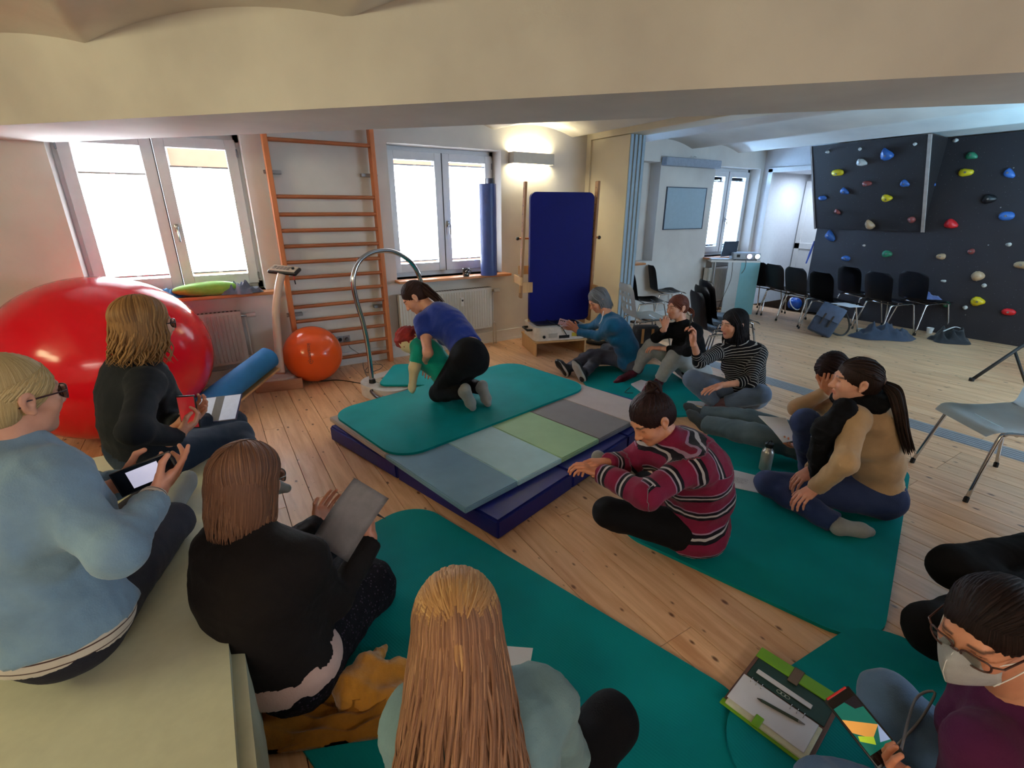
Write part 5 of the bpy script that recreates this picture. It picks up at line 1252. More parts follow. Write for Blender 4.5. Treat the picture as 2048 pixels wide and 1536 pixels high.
def glasses(parent, c, F, s=1.0, m=None, rim=.0022, wdt=.026, hgt=.019, lens=True):
    T = lambda x, y, z: c + s * (F[0] * x + F[1] * y + F[2] * z)
    g = B().tube([T(-.008, .110, .012), T(0, .113, .014), T(.008, .110, .012)], rim, seg=6)
    o = g.build('glasses', m, parent, smooth=True)
    for sx in (-1, 1):
        pts = [T(sx * .034 + wdt * math.copysign(abs(math.cos(a)) ** .7, math.cos(a)), .103 - .010 * abs(math.cos(a)) * (1 if sx * math.cos(a) > 0 else 0), .002 + hgt * math.copysign(abs(math.sin(a)) ** .7, math.sin(a))) for a in [2 * math.pi * k / 24 for k in range(24)]]
        B().tube(pts, rim, seg=6, closed=True).build('rim', m, o, smooth=True)
        B().tube([T(sx * .060, .093, .010), T(sx * .074, .080, .010), T(sx * .080, .02, .006), T(sx * .084, -.012, .004), T(sx * .082, -.028, -.012)], rim, seg=6).build('temple_arm', m, o, smooth=True)
        if lens:
            b = B(); vs = [b.bm.verts.new(p) for p in pts]; b.bm.faces.new(vs); b.build('lens', M_glass, o)
    return o

# ------------------------------------------------------------------ hand
def hand_prims(w, fd_, pn, side, curl=0.5, thumb=0.5, s=1.0, spread=1.0, wrist_r=.024, curls=None):
    """w wrist point, fd_ direction of the fingers, pn palm normal (out of the palm), side +1 right -1 left"""
    y = nrm(fd_); z = -nrm(np.array(pn) - y * np.dot(pn, y)); x = np.cross(y, z) * (-side)     # x towards the thumb
    T = lambda a: w + s * (x * a[0] + y * a[1] + z * a[2])
    P = []
    mcp = [(.030, .086, .002), (.010, .091, .004), (-.011, .087, .003), (-.029, .079, 0)]; ln = [(.040, .024, .020), (.045, .028, .021), (.041, .026, .020), (.032, .020, .018)]
    for i, m_ in enumerate(mcp):
        P.append(cap(T((m_[0] * .62, .012, 0)), T((m_[0], m_[1] - .012, m_[2] - .002)), .0125 * s, .0115 * s, k=.012 * s))
        a = 0; p = np.array(m_); cu = (curls[i] if curls else curl); sp = m_[0] * 2.2 * spread * (1 - cu * .6)
        r = (.0088, .0092, .0088, .0078)[i]
        for j, L in enumerate(ln[i]):
            a += cu * (0.95, 1.25, 0.85)[j]; d = np.array([math.sin(sp) * math.cos(a), math.cos(sp) * math.cos(a), -math.sin(a)]); q = p + d * L
            P.append(cap(T(p), T(q), r * s, (r - .0009) * s, k=.0035 * s)); p = q; r -= .0009
    P.append(ell(T((.004, .045, -.004)), (.034 * s, .040 * s, .013 * s), np.array([x, y, z]), k=.012 * s))
    P.append(cap(T((0, -.03, 0)), T((0, .015, 0)), wrist_r * s, .023 * s, k=.02 * s))
    # thumb
    o = 1 - thumb
    t0 = np.array((.018, .020, -.006)); t1 = np.array((.036 + .006 * o, .044, -.016)); t2 = t1 + np.array((.012 + .020 * o, .028, -.012 - .014 * thumb)); t3 = t2 + np.array((.000 + .012 * o - .012 * thumb, .023, -.008 * thumb))
    P += [cap(T(t0), T(t1), .0145 * s, .0125 * s, k=.012 * s), cap(T(t1), T(t2), .0112 * s, .0098 * s, k=.005 * s), cap(T(t2), T(t3), .0098 * s, .0080 * s, k=.004 * s)]
    return P, (x, y, z)

# ------------------------------------------------------------------ hair locks as tapered ribbons
def lock_tube(pts, r0, r1, u0, flatf=0.45, seg=6, out=None):
    P = np.array(pts); n = len(P); T = np.gradient(P, axis=0); T /= np.linalg.norm(T, axis=1)[:, None] + 1e-9
    O = out if out is not None else P - P.mean(0); N = O - T * (O * T).sum(1)[:, None]; N /= np.linalg.norm(N, axis=1)[:, None] + 1e-9; Bn = np.cross(T, N)
    t = np.linspace(0, 1, n); r = (r0 + (r1 - r0) * t) * np.minimum(1, 0.35 + 3.0 * t) * np.sqrt(np.clip(1 - t ** 6, 0, 1) + 0.02)
    a = np.linspace(0, 2 * np.pi, seg, endpoint=False)
    V = P[:, None, :] + r[:, None, None] * (np.cos(a)[None, :, None] * N[:, None, :] * flatf + np.sin(a)[None, :, None] * Bn[:, None, :])
    V = V.reshape(-1, 3); i = np.arange(n - 1)[:, None] * seg; k = np.arange(seg)[None, :]; k2 = (k + 1) % seg
    Q = np.stack([i + k, i + k2, i + seg + k2, i + seg + k], -1).reshape(-1, 4)
    hu = np.repeat(u0 + 0 * t, seg) + np.tile(np.sin(a) * 0.02, n); hv = np.repeat(np.concatenate([[0], np.cumsum(np.linalg.norm(np.diff(P, axis=0), axis=1))]), seg)
    return V, Q, {'hu': hu, 'hv': hv}, None
def ellipsoid_path(a, b, rad, n=8):
    """arc on the head ellipsoid between two local directions"""
    rad = np.array(rad); A_ = nrm(np.array(a) / rad); B_ = nrm(np.array(b) / rad); om = math.acos(float(np.clip(A_ @ B_, -1, 1)))
    out = []
    for i in range(n):
        t = i / (n - 1); v = (A_ if om < 1e-3 else (math.sin((1 - t) * om) * A_ + math.sin(t * om) * B_) / math.sin(om)); out.append(v * rad)
    return out
def make_hair(parent, c, F, s, st, m, seed=0):
    rg = np.random.RandomState(seed); T = lambda p: c + s * (F.T @ np.array(p)); parts = []
    vol = st.get('vol', 0.0); RAD = np.array([.079 + vol, .098 + vol, .086 + vol]); C0 = np.array([0, -.013, .034])
    E = lambda p, r, **k: ell(T(p), tuple(np.array(r) * s), F, **k)
    parts2 = []
    fr = st.get('front', 0.0)     # how far the hairline comes down on the forehead
    P = [E(C0, RAD, k=.02), E((0, -.045, -.01), (.068 + vol, .066 + vol, .075), k=.03)]
    if st['t'] in ('bob', 'long'):
        L0 = st['len']; zc = .02 - min(L0, .2) / 2
        P.append(E((0, -.026, zc), (.088 + vol, .080 + vol, min(L0, .2) * .62 + .02), k=.03))
    P.append(E((0, .112, -.052), (.066, .088 - fr * .4, .108 - fr), sub=True, k=.012))
    if st['t'] in ('tail', 'bun'):
        P += [E((sx * .10, .02, -.055), (.055, .055, .058), sub=True, k=.012) for sx in (-1, 1)] + [E((0, -.02, -.125), (.09, .085, .075), sub=True, k=.015)]
    V, Q = sdf_mesh(P, .0065 * s, .02 * s); L = (V - c) @ F.T / s
    hu = np.arctan2(L[:, 0], -(L[:, 1] + .02)) ; N = vnormals(V, Q); V = V + N * (np.sin(hu * 40) * .0012 * s)[:, None]
    parts.append((V, Q, {'hu': hu, 'hv': L[:, 2]}, None))
    n = st.get('n', 90); lr = st.get('lr', .0085)
    part = st.get('part', 0.0)
    if st['t'] in ('bob', 'long', 'half'):
        L0 = st['len']
        for i in range(n):
            ph = (i + rg.rand()) / n * 2 * math.pi - math.pi      # 0 = back
            front = math.pi - abs(ph)                              # angle away from the face centre
            if front < R(st.get('gap', 52)): continue
            y0 = .075 - .17 * min(1, (front - R(50)) / R(130)); x0 = part + .004 * np.sign(ph)
            lay = 1.0 + .035 * rg.rand()
            start = np.array([x0, y0, .0])
            if st['t'] == 'half': x0, y0 = math.sin(ph) * RAD[0] * .84, -math.cos(ph) * RAD[1] * .84; start = np.array([x0, y0, .0])
            zz = math.sqrt(max(.0002, 1 - (x0 / RAD[0]) ** 2 - ((y0) / RAD[1]) ** 2)) * RAD[2]; start[2] = zz
            dirx, diry = math.sin(ph), -math.cos(ph)
            tgt = np.array([dirx * RAD[0], diry * RAD[1], -.012]) * (1.02 if st['t'] == 'half' else 1)
            pts = [C0 + p * lay * (1 + (.03 * k / 7 if st['t'] == 'half' else 0)) for k, p in enumerate(ellipsoid_path(start, tgt, RAD, 8))]
            Li = L0 * (1 + st.get('jit', .06) * (rg.rand() - .6)); p = pts[-1].copy(); steps = max(5, int(Li / .02)); wv = rg.rand() * 6
            for k in range(1, steps + 1):
                t = k / steps; q = np.array([p[0], p[1], .02 - .012 - (Li) * t])
                tap = st.get('tap', -.10); q[0] *= 1 + tap * t; q[1] = q[1] * (1 + tap * t) - st.get('back', 0) * t
                w_ = st.get('wave', .004); q[:2] += w_ * np.array([math.sin(9 * t + wv), math.cos(8 * t + wv)]) * (.3 + t)
                if st.get('curl_in'): q[:2] *= 1 - st['curl_in'] * t ** 3
                pts.append(q)
            P3 = [T(p) for p in pts]; 
            if st.get('gravity'):
                for k in range(8, len(P3)):
                    P3[k] = P3[7] + (P3[k] - P3[7])
            out = np.array([F.T @ nrm(np.array([q[0], q[1], max(q[2], 0) * .9 + 1e-4])) for q in pts])
            (parts2 if st.get('m2') else parts).append(lock_tube(P3, lr * s * (.8 + .5 * rg.rand()), lr * .45 * s, ph * .8 + rg.rand() * .3, out=out))
    if st['t'] in ('tail', 'bun', 'half'):
        tie = np.array(st['tie'])
        for i in range(st.get('nt', 44)):
            a = (i + rg.rand()) / st.get('nt', 44) * 2 - 1
            hl = np.array([math.sin(a * 2.35) * RAD[0], math.cos(a * 2.35) * RAD[1] * 1.0, .062 - .075 * abs(a) ** 1.6])
            pts = [C0 + p * (1.0 + .03 * rg.rand() + (.02 if k > 1 else 0)) for k, p in enumerate(ellipsoid_path(hl, tie - C0, RAD, 12))]
            out = np.array([F.T @ nrm(q - C0) for q in pts])
            parts.append(lock_tube([T(p) for p in pts], lr * s * .9, lr * .55 * s, a * 1.3, out=out, flatf=.35))
        if st['t'] == 'tail' or st['t'] == 'half':
            tp = [np.array(q) for q in st['tail']]      # world points of the tail centre line, first = tie
            t0 = T(tie * 1.02); line = [t0] + tp; line = np.array(smooth_pts(line, 6)); wdt = st.get('tw', .022)
            for i in range(st.get('ntail', 22)):
                a = rg.rand() * 2 * math.pi; rr = wdt * math.sqrt(rg.rand()); tt = np.linspace(0, 1, len(line)); prof = np.minimum(1, .35 + tt * 3) * (1 - .35 * tt)
                off = F[0] * math.cos(a) + nrm(np.cross(F[0], nrm(line[-1] - line[0]))) * math.sin(a)
                ln = line + off[None, :] * (rr * prof)[:, None] + rg.normal(size=3)[None, :] * (.006 * tt ** 2)[:, None]
                parts.append(lock_tube(ln, .011 * s, .004 * s, a, out=np.repeat(off[None, :], len(ln), 0), flatf=.6))
        else:
            bc = T(tie * 1.0 + (tie - C0) / np.linalg.norm(tie - C0) * st.get('br', .04) * .7); br = st.get('br', .04)
            for i in range(26):
                ax_ = nrm(rg.normal(size=3)); u_ = nrm(np.cross(ax_, [.3, .5, .8])); v_ = np.cross(ax_, u_); r_ = br * (.55 + .45 * rg.rand())
                tt = np.linspace(0, 1, 14) * (1.2 + rg.rand()) * math.pi
                ln = bc + r_ * (u_[None, :] * np.cos(tt)[:, None] + v_[None, :] * np.sin(tt)[:, None]) * s
                parts.append(lock_tube(ln, .013 * s, .008 * s, rg.rand() * 3, out=ln - bc, flatf=.6))
    V, Q, at, _ = merge(parts)
    me = mk_mesh('hair', V, Q, at); o = link('hair', me, m, parent)
    if parts2:
        V, Q, at, _ = merge(parts2); link('hair_lengths', mk_mesh('hair_lengths', V, Q, at), st['m2'], o)
    if st.get('band'):
        tie = np.array(st['tie']); ax_ = nrm(F.T @ (tie - C0)); u_ = nrm(np.cross(ax_, F[0] + .1)); v_ = np.cross(ax_, u_); r_ = st.get('bandr', .017)
        b = B(); b.tube([T(tie * 1.03) + r_ * (u_ * math.cos(a) + v_ * math.sin(a)) for a in [2 * math.pi * k / 18 for k in range(18)]], st.get('bandt', .005), seg=6, closed=True)
        b.build('hair_tie', st['band'], o, smooth=True)
    return o
def reach(parent, px, py, L, near=True):
    """point seen at (px,py) at distance L from parent"""
    r = ray(px, py); o = EYE - np.array(parent); a = r @ r; b = 2 * (r @ o); c = o @ o - L * L; D = b * b - 4 * a * c
    if D < 0: return EYE + r * (-b / (2 * a))
    t = (-b - math.sqrt(D)) / (2 * a) if near else (-b + math.sqrt(D)) / (2 * a)
    return EYE + r * t
def limb_ext(a, b, f): return np.array(a) + (np.array(b) - np.array(a)) * f
UP = np.array([0, 0, 1.0])
def az_vec(deg, z=0.0): return nrm([math.sin(R(deg)), math.cos(R(deg)), z])
def person(label, J, look, face, skin, hair, hairm, browc, top=None, trou=None, socks=None, s=1.0, group=None, hup=UP, gl=None, hands=None, bw=1.0, slouch=.03, hgrid=.0048, extra=None, eye=True, chest=0.6, gaze=(0, 0), head=True, hem=0.0, hs=None):
    """J: world joints pv nk hd shL shR elL elR wrL wrR knL knR anL anR toL toR (missing ones are skipped)"""
    root = empty('person', (0, 0, 0), label, 'person', group)
    hs = hs or s
    pv, nk = np.array(J['pv']), np.array(J['nk']); fw = nrm(np.array(face)); u = nrm(nk - pv); lr = nrm(np.cross(fw, u)); fw = np.cross(u, lr)
    for k, sg in (('R', 1), ('L', -1)):
        J.setdefault('sh' + k, nk - u * .055 * s + lr * sg * .165 * s * bw ** .5 - fw * .0 + fw * J.get('shf', 0.0)); J.setdefault('hip' + k, pv + lr * sg * .085 * s - u * .02)
    J = {k: (np.array(v, float) if hasattr(v, '__len__') else v) for k, v in J.items()}
    T = float(np.linalg.norm(nk - pv)); cent = lambda t: pv + (nk - pv) * t - fw * slouch * math.sin(math.pi * min(max(t, 0), 1))
    def torso(g, hem_=0.0):
        M = np.array([lr, fw, u]); w = bw
        P = [ell(cent(.0), ((.160 * w + g * .8) * s, (.125 * w + g * .8) * s, (.125 + g * .5) * s), M, k=.05), ell(cent(.32), ((.132 * w + g) * s, (.108 * w + g) * s, .15 * s), M, k=.06),
             ell(cent(.62), ((.145 * w + g) * s, (.108 * w + g) * s, (.15) * s), M, k=.06), ell(cent(.82), ((.135 * w + g) * s, (.085 * w + g) * s, (.11) * s), M, k=.05),
             cap(J['shL'] - u * .012, J['shR'] - u * .012, (.047 + g * .7) * s, k=.07), cap(cent(.85), nk, (.062 + g * .6) * s, (.052 + g * .5) * s, k=.04)]
        if chest:
            for sg in (-1, 1): P.append(ell(cent(.60) + fw * (.085 * w) * s + lr * sg * .068 * s, ((.060 * chest + .02 + g * .6) * s,) * 3, M, k=.045))
        if hem_ > 0: P.append(ell(cent(-.02), ((.172 * w + g) * s, (.142 * w + g) * s, (.10 + hem_) * s), M, k=.05))
        return P
    def arm(k, g, f=1.0, cuff=0.0):
        sh, el, wr = J['sh' + k], J['el' + k], J['wr' + k]; P = []
        if f <= .5: P.append(cap(sh, limb_ext(sh, el, f * 2), (.054 + g) * s, (.046 + g) * s, k=.03, fb=True)); return P
        g2 = g * .62 if g > 0 else g; P.append(cap(sh, el, (.049 + g2) * s, (.036 + g2) * s, k=.055)); P.append(cap(el, limb_ext(el, wr, (f - .5) * 2), (.037 + g2) * s, (.027 + g2 + cuff) * s, k=.03, fb=g > 0)); return P
    def leg(k, g, f=1.0, flare=0.0, knee=0.0):
        if 'kn' + k not in J: return []
        h_, kn = J['hip' + k], J['kn' + k]; P = [cap(h_, kn, (.088 * bw ** .7 + g) * s, (.059 + g + knee) * s, k=.045)]
        if 'an' + k in J: P.append(cap(kn, limb_ext(kn, J['an' + k], f), (.058 + g + knee) * s, (.036 + g + flare) * s, k=.025, fb=g > 0)); P.append(ell(limb_ext(kn, J['an' + k], .3), ((.054 + g) * s,) * 3, k=.04))
        return P
    arms = [k for k in 'LR' if 'wr' + k in J]; legs = [k for k in 'LR' if 'kn' + k in J]
    # ---- body: one continuous surface, refined at head and hands
    parts = []; P = torso(-.004)
    for k in arms: P += arm(k, -.003)
    for k in legs: P += leg(k, -.004)
    if head: P.append(cap(nk - u * .03, limb_ext(nk, J['hd'], .6), .050 * hs, .046 * hs, k=.03))
    J = {k: v for k, v in J.items()}
    V, Q = sdf_mesh(P, .016, .03); parts.append((V, Q, {}, np.tile(np.array(skin[:3]), (len(V), 1))))
    if head:
        F = frame(look, hup); HD = J['hd']; HP_ = head_prims(HD, F, hs, neck_to=nk - u * .02)
        V, Q = sdf_mesh(HP_, hgrid * hs, .02 * hs); parts.append((V, Q, {}, head_colors(V, HD, F, hs, skin, browc[:3])))
    hf = {}
    for k in arms:
        if hands and hands.get(k) is False: continue
        hd_ = dict(dir=nrm(J['wr' + k] - J['el' + k]), pn=-UP, curl=.4, thumb=.4); hd_.update((hands or {}).get(k, {}))
        sg = 1 if k == 'R' else -1; hp, fr_ = hand_prims(J['wr' + k] + hd_['dir'] * .0, hd_['dir'], hd_['pn'], sg, hd_['curl'], hd_['thumb'], s * hd_.get('s', .95), hd_.get('spread', 1), curls=hd_.get('curls'))
        V, Q = sdf_mesh(hp, hd_.get('grid', .0036), .01); cc = np.tile(np.array(skin[:3]) * [1.0, .90, .88], (len(V), 1)); parts.append((V, Q, {}, cc)); hf[k] = fr_
    V, Q, at, C = merge(parts); body = link('body', mk_mesh('body', V, Q, {}, C), M_skin, root)
    if head:
        if eye: eyes(root, HD, F, hs, gaze)
        if hair: make_hair(root, HD, F, hs, hair, hairm, seed=len(label))
        if gl: glasses(root, HD, F, hs, gl)
    seed = len(label) * 3
    def cloth(name, prims, m, h=.0105, wr_=.004, k=.03, fr_=16.0, stripe=False, parent=None, clips=()):
        V, Q = sdf_mesh(prims, h, k, clips); N = vnormals(V, Q)
        V = V + N * (wr_ * .9 + wr_ * 1.3 * vnoise(V, seed, True, fr_ * 1.25, 3) + wr_ * .7 * vnoise(V, seed + 5, False, fr_ * .5, 2))[:, None]
        at = {}
        if stripe:
            best = np.full(len(V), 9.0); sv = np.zeros(len(V))
            axes = [(pv, nk, .15, 0.0)] + [(J['sh' + k], J['el' + k], .05, .37) for k in arms] + [(J['el' + k], J['wr' + k], .045, .37 + .27) for k in arms]
            for a, b, r_, o_ in axes:
                ba = b - a; Lb = np.linalg.norm(ba); t = np.clip((V - a) @ ba / Lb ** 2, -.4, 1.2); d = np.linalg.norm(V - a - t[:, None] * ba, axis=1) - r_
                mm_ = d < best; best = np.where(mm_, d, best); sv = np.where(mm_, o_ + t * Lb, sv)
            at['s'] = sv
        return link(name, mk_mesh(name, V, Q, at), m, parent or root)
    out = {'root': root, 'cloth': cloth, 'torso': torso, 'arm': arm, 'leg': leg, 'J': J, 'u': u, 'fw': fw, 'lr': lr, 'cent': cent, 's': s, 'hf': hf}
    if top:
        g = top.get('g', .014); P = torso(g, 0); ht = top.get('ht', .02)
        for k in arms: P += arm(k, g + top.get('ga', 0), top.get('sleeve', 1.0), top.get('cuff', .002))
        if top.get('neck'): P.append(cap(nk - u * .02, limb_ext(nk, J['hd'], .42), .060 * s, .058 * s, k=.02, fb=True))
        out['top'] = cloth(top.get('name', 'jumper'), P, top['m'], wr_=top.get('wr', .004), stripe=top.get('stripe', False), h=top.get('h', .0105), clips=[(cent(ht), -u)] + top.get('clips', []))
    if trou:
        g = trou.get('g', .010); M = np.array([lr, fw, u]); P = [ell(cent(.0), ((.158 * bw + g * .6) * s, (.124 * bw + g * .6) * s, (.118 + g) * s), M, k=.05)]
        for k in legs: P += leg(k, g, trou.get('len', .96), trou.get('flare', .008), trou.get('knee', 0))
        if P: out['trou'] = cloth(trou.get('name', 'trousers'), P, trou['m'], wr_=trou.get('wr', .004), h=trou.get('h', .0115))
    if socks:
        for k in legs:
            if 'to' + k not in J: continue
            an, to = J['an' + k], J['to' + k]; d = nrm(to - an); sh_ = nrm(an - J['kn' + k]); heel = an + sh_ * .035 - d * .035; ball_ = limb_ext(an, to, .68) + sh_ * .02; g = socks.get('g', 0)
            P = [cap(limb_ext(J['kn' + k], an, socks.get('up', .85)), an, (.038 + g) * s, (.036 + g) * s, fa=True, k=.02), cap(an, heel, .034 * s + g, .032 * s + g, k=.02), cap(heel, ball_, (.030 + g) * s, (.034 + g) * s, k=.025), cap(an, ball_, .033 * s, (.030 + g) * s, k=.025), cap(ball_, to + sh_ * .022, (.034 + g) * s, (.024 + g) * s, k=.02)]
            V, Q = sdf_mesh(P, .007, .02); o = link(socks.get('name', 'sock'), mk_mesh('sock', V, Q), socks['m'], root)
            if socks.get('sole'):
                N = vnormals(V, Q); L_ = (V - ball_) @ sh_; keep = L_ > .016
                P2 = [cap(heel + sh_ * (.018), ball_ + sh_ * .018, .033 * s + g, .037 * s + g, k=.02), cap(ball_ + sh_ * .018, to + sh_ * .036, .036 * s, .027 * s, k=.02)]
                V2, Q2 = sdf_mesh(P2, .007, .01); dd = (V2 - (heel + sh_ * .03)) @ sh_; V2 = V2 - sh_[None, :] * (np.clip(dd - .004, 0, 1) + np.clip(dd + .016, -1, 0))[:, None]
                link('sole', mk_mesh('sole', V2, Q2), socks['sole'], o)
    return out
def slabthing(name, label, cat, c, x, y, size, m, bev=.003, group=None):
    """thin box thing: centre, long axis x, second axis y, size (x, y, thickness)"""
    x = nrm(x); z = nrm(np.cross(x, y)); y = np.cross(z, x); root = empty(name, (0, 0, 0), label, cat, group)
    return root, (np.array(c, float), x, y, z)
def phone(c, up, right, label, w=.072, h=.148, screen=None, body=None, lens_side=False, name='phone', nlens=3):
    """phone centred at c; up = long axis, right = short axis; screen normal = right x up"""
    root, (c, x, y, z) = slabthing(name, label, 'phone', c, right, up, None, None)
    Mx = basis(x, y, z)
    b_ = B().box(c, (w, h, .009), rot=Mx, bev=.003, seg=2).build('case', body or M_black, root, smooth='auto')
    B().box(c + z * .0048, (w - .008, h - .012, .0006), rot=Mx, bev=0.0).build('screen', screen or mat('screen_dark', srgb(14, 14, 18), .08), root)
    for i in range(nlens):
        B().cyl(c - z * .0046 + y * (h / 2 - .018 - i * .02) - x * (w / 2 - .018), c - z * .0064 + y * (h / 2 - .018 - i * .02) - x * (w / 2 - .018), .0075, seg=12).build('lens', M_black, root)
    return root, (c, x, y, z)
# ================================================================== the people
SK1 = srgb(216, 160, 136); SK2 = srgb(204, 142, 112); SK3 = srgb(190, 132, 108)
M_grey_sock = fabric('grey_sock', srgb(140, 142, 142), weave=400); M_blacktr = fabric('black_leggings', srgb(16, 16, 20), var=.2)
def upright(pv, px, py, d): return fd(px, py, depth(pv) + d)

# --- kneeling therapist
pv = fd(940, 712, 3.42); nk = reach(pv, 868, 622, .50, near=False); hd = fd(831, 594, depth(nk) + .02)
J = dict(pv=pv, nk=nk, hd=hd, shf=.02)
lrv = nrm([.62, .78, 0])
J['shL'] = fd(846, 644, depth(nk) - .10); J['shR'] = fd(862, 622, depth(nk) + .20)
J['elL'] = reach(J['shL'], 856, 706, .27, near=True); J['wrL'] = reach(J['elL'], 850, 722, .23, near=False)
J['elR'] = fd(872, 690, depth(nk) + .28); J['wrR'] = fd(858, 716, depth(nk) + .26)
J['knL'] = fz(876, 786, .25); J['knR'] = fz(905, 762, .25)
J['anL'] = reach(J['knL'], 928, 784, .37, near=True); J['anR'] = reach(J['knR'], 962, 776, .37, near=True)
J['toL'] = fz(942, 815, .20); J['toR'] = fz(972, 806, .20)
person('person kneeling on the stacked mats in blue T-shirt and black leggings, leaning over a doll', J, look=(-.62, .30, -.62), face=(-.85, .30, -.6), hup=(-.3, .2, 1), skin=SK1,
       hair=dict(t='tail', tie=(.0, -.09, .055), tail=[fd(856, 583, depth(hd) - .05), fd(872, 596, depth(hd) - .07), fd(884, 608, depth(hd) - .08)], n=40, tw=.036, ntail=30, band=M_black), hairm=hair_mat('hair_dark_brown', srgb(48, 32, 30)), browc=(.04, .025, .02),
       top=dict(m=fabric('blue_tshirt', srgb(26, 48, 128)), sleeve=.24, name='t_shirt', ht=.12), trou=dict(m=M_blacktr, name='leggings', wr=.0015, g=.010), socks=dict(m=M_grey_sock, g=.004, up=.8), hands={'L': dict(dir=nrm([.2, .3, -.6]), curl=.5), 'R': dict(dir=nrm([-.2, -.3, -.6]), curl=.5)}, bw=1.0)

# --- doll held by the therapist
doll = empty('doll', (0, 0, 0), 'child sized cloth doll with red yarn hair and green shirt under the kneeling woman', 'doll')
M_doll = fabric('doll_cloth', srgb(206, 190, 152)); M_dshirt = fabric('doll_green_shirt', srgb(14, 150, 128)); M_yarn = mat('red_yarn', srgb(136, 34, 30), .9, var=.3, bump=.8, bscale=120)
dn = depth(nk)
dh = fd(817, 681, dn + .05); dnk = fd(838, 690, dn + .06); dpv = fd(884, 738, dn + .12); dsh = fd(836, 700, dn - .02); de = fd(829, 735, dn - .02); dw = fd(824, 776, dn + .02)
V, Q = sdf_mesh([ell(dh, (.085, .08, .095), k=.02), cap(dnk, dh, .05, .05), ell((dnk + dpv) / 2, (.11, .10, .12)), cap(dnk, dpv, .09, .10), cap(dsh, de, .042, .040), cap(de, dw, .040, .026), cap(dw, dw + [0.0, 0, -.03], .024, .014)], .011, .03)
link('cloth_body', mk_mesh('cloth_body', V, Q), M_doll, doll)
V, Q = sdf_mesh([cap(dnk, dpv, .098, .115), ell((dnk + dpv) / 2, (.12, .11, .13)), cap(dsh, limb_ext(dsh, de, .75), .052, .052, fb=True)], .011, .03); V = V + vnormals(V, Q) * (.006 * vnoise(V, 3, True, 20, 2))[:, None]
link('shirt', mk_mesh('shirt', V, Q), M_dshirt, doll)
V, Q = sdf_mesh([ell(dh + [-.005, .01, .02], (.10, .095, .10)), ell(dh + [.03, -.075, -.06], (.05, .04, .05), sub=True)], .008, .02); V = V + vnormals(V, Q) * (.012 * vnoise(V, 5, True, 45, 2))[:, None]
link('yarn_hair', mk_mesh('yarn_hair', V, Q), M_yarn, doll)

# --- grey haired woman with phone
pv = fd(1262, 712, 4.95); pv[2] = .14; nk = fd(1217, 634, depth(pv) - .20); hd = fd(1197, 600, depth(nk) + .0)
J = dict(pv=pv, nk=nk, hd=hd)
J['shL'] = fd(1224, 650, depth(nk) - .09); J['shR'] = fd(1207, 638, depth(nk) + .14)
J['elL'] = reach(J['shL'], 1196, 672, .27, near=False); J['wrL'] = reach(J['elL'], 1157, 664, .24, near=False)
J['elR'] = reach(J['shR'], 1180, 656, .26, near=False); J['wrR'] = fd(1146, 656, depth(J['wrL']) + .12)
J['knL'] = reach(pv, 1212, 722, .44, near=False); J['knL'][2] = .16; J['anL'] = fz(1166, 748, .07); J['toL'] = fd(1152, 722, depth(J['anL']) - .02) 
J['knR'] = fz(1184, 711, .14); J['anR'] = fz(1134, 738, .07); J['toR'] = fd(1118, 722, depth(J['anR']) + .0)
g_ = person('person with grey bob and teal jumper sitting with legs stretched, filming with a pink phone', J, look=(-.80, .15, -.5), face=(-.88, .38, -.2), skin=SK2,
       hair=dict(t='bob', len=.15, n=140, vol=.006, gap=58), hairm=hair_mat('hair_grey', srgb(96, 98, 104), srgb(160, 162, 168)), browc=(.05, .05, .05), hup=(-.3, .1, 1),
       top=dict(m=fabric('teal_blue_fleece', srgb(18, 84, 122)), g=.018, name='jumper', ht=.0), trou=dict(m=fabric('charcoal_jeans', srgb(62, 62, 72), denim=True)), socks=dict(m=mat('black_shoe', srgb(18, 18, 22), .5), g=.006, name='shoe', up=.95, sole=mat('white_sole', srgb(190, 190, 186), .5)),
       hands={'L': dict(dir=nrm([-.5, .3, .55]), pn=nrm([-.2, .9, 0]), curl=.25, thumb=.1), 'R': dict(dir=nrm([-.7, .2, .2]), pn=nrm([-.2, -.9, 0]), curl=.3, thumb=.1)}, s=.98)
cph = fd(1131, 646, (depth(g_['J']['wrL']) + depth(g_['J']['wrR'])) / 2 - .03)
ro, (c_, x_, y_, z_) = phone(cph, nrm([-.8, .5, .25]), nrm([-.1, .35, -1]), 'pale pink phone held up sideways by the grey haired woman', body=mat('pale_pink_phone', srgb(214, 176, 190), .35))
tag(B().tube(smooth_pts([fd(1207, 622, depth(nk) - .12), fd(1203, 640, depth(nk) - .14), fd(1198, 648, depth(nk) - .15)]), .004, seg=6).build('drawstring', M_paper, g_['root'], smooth=True))

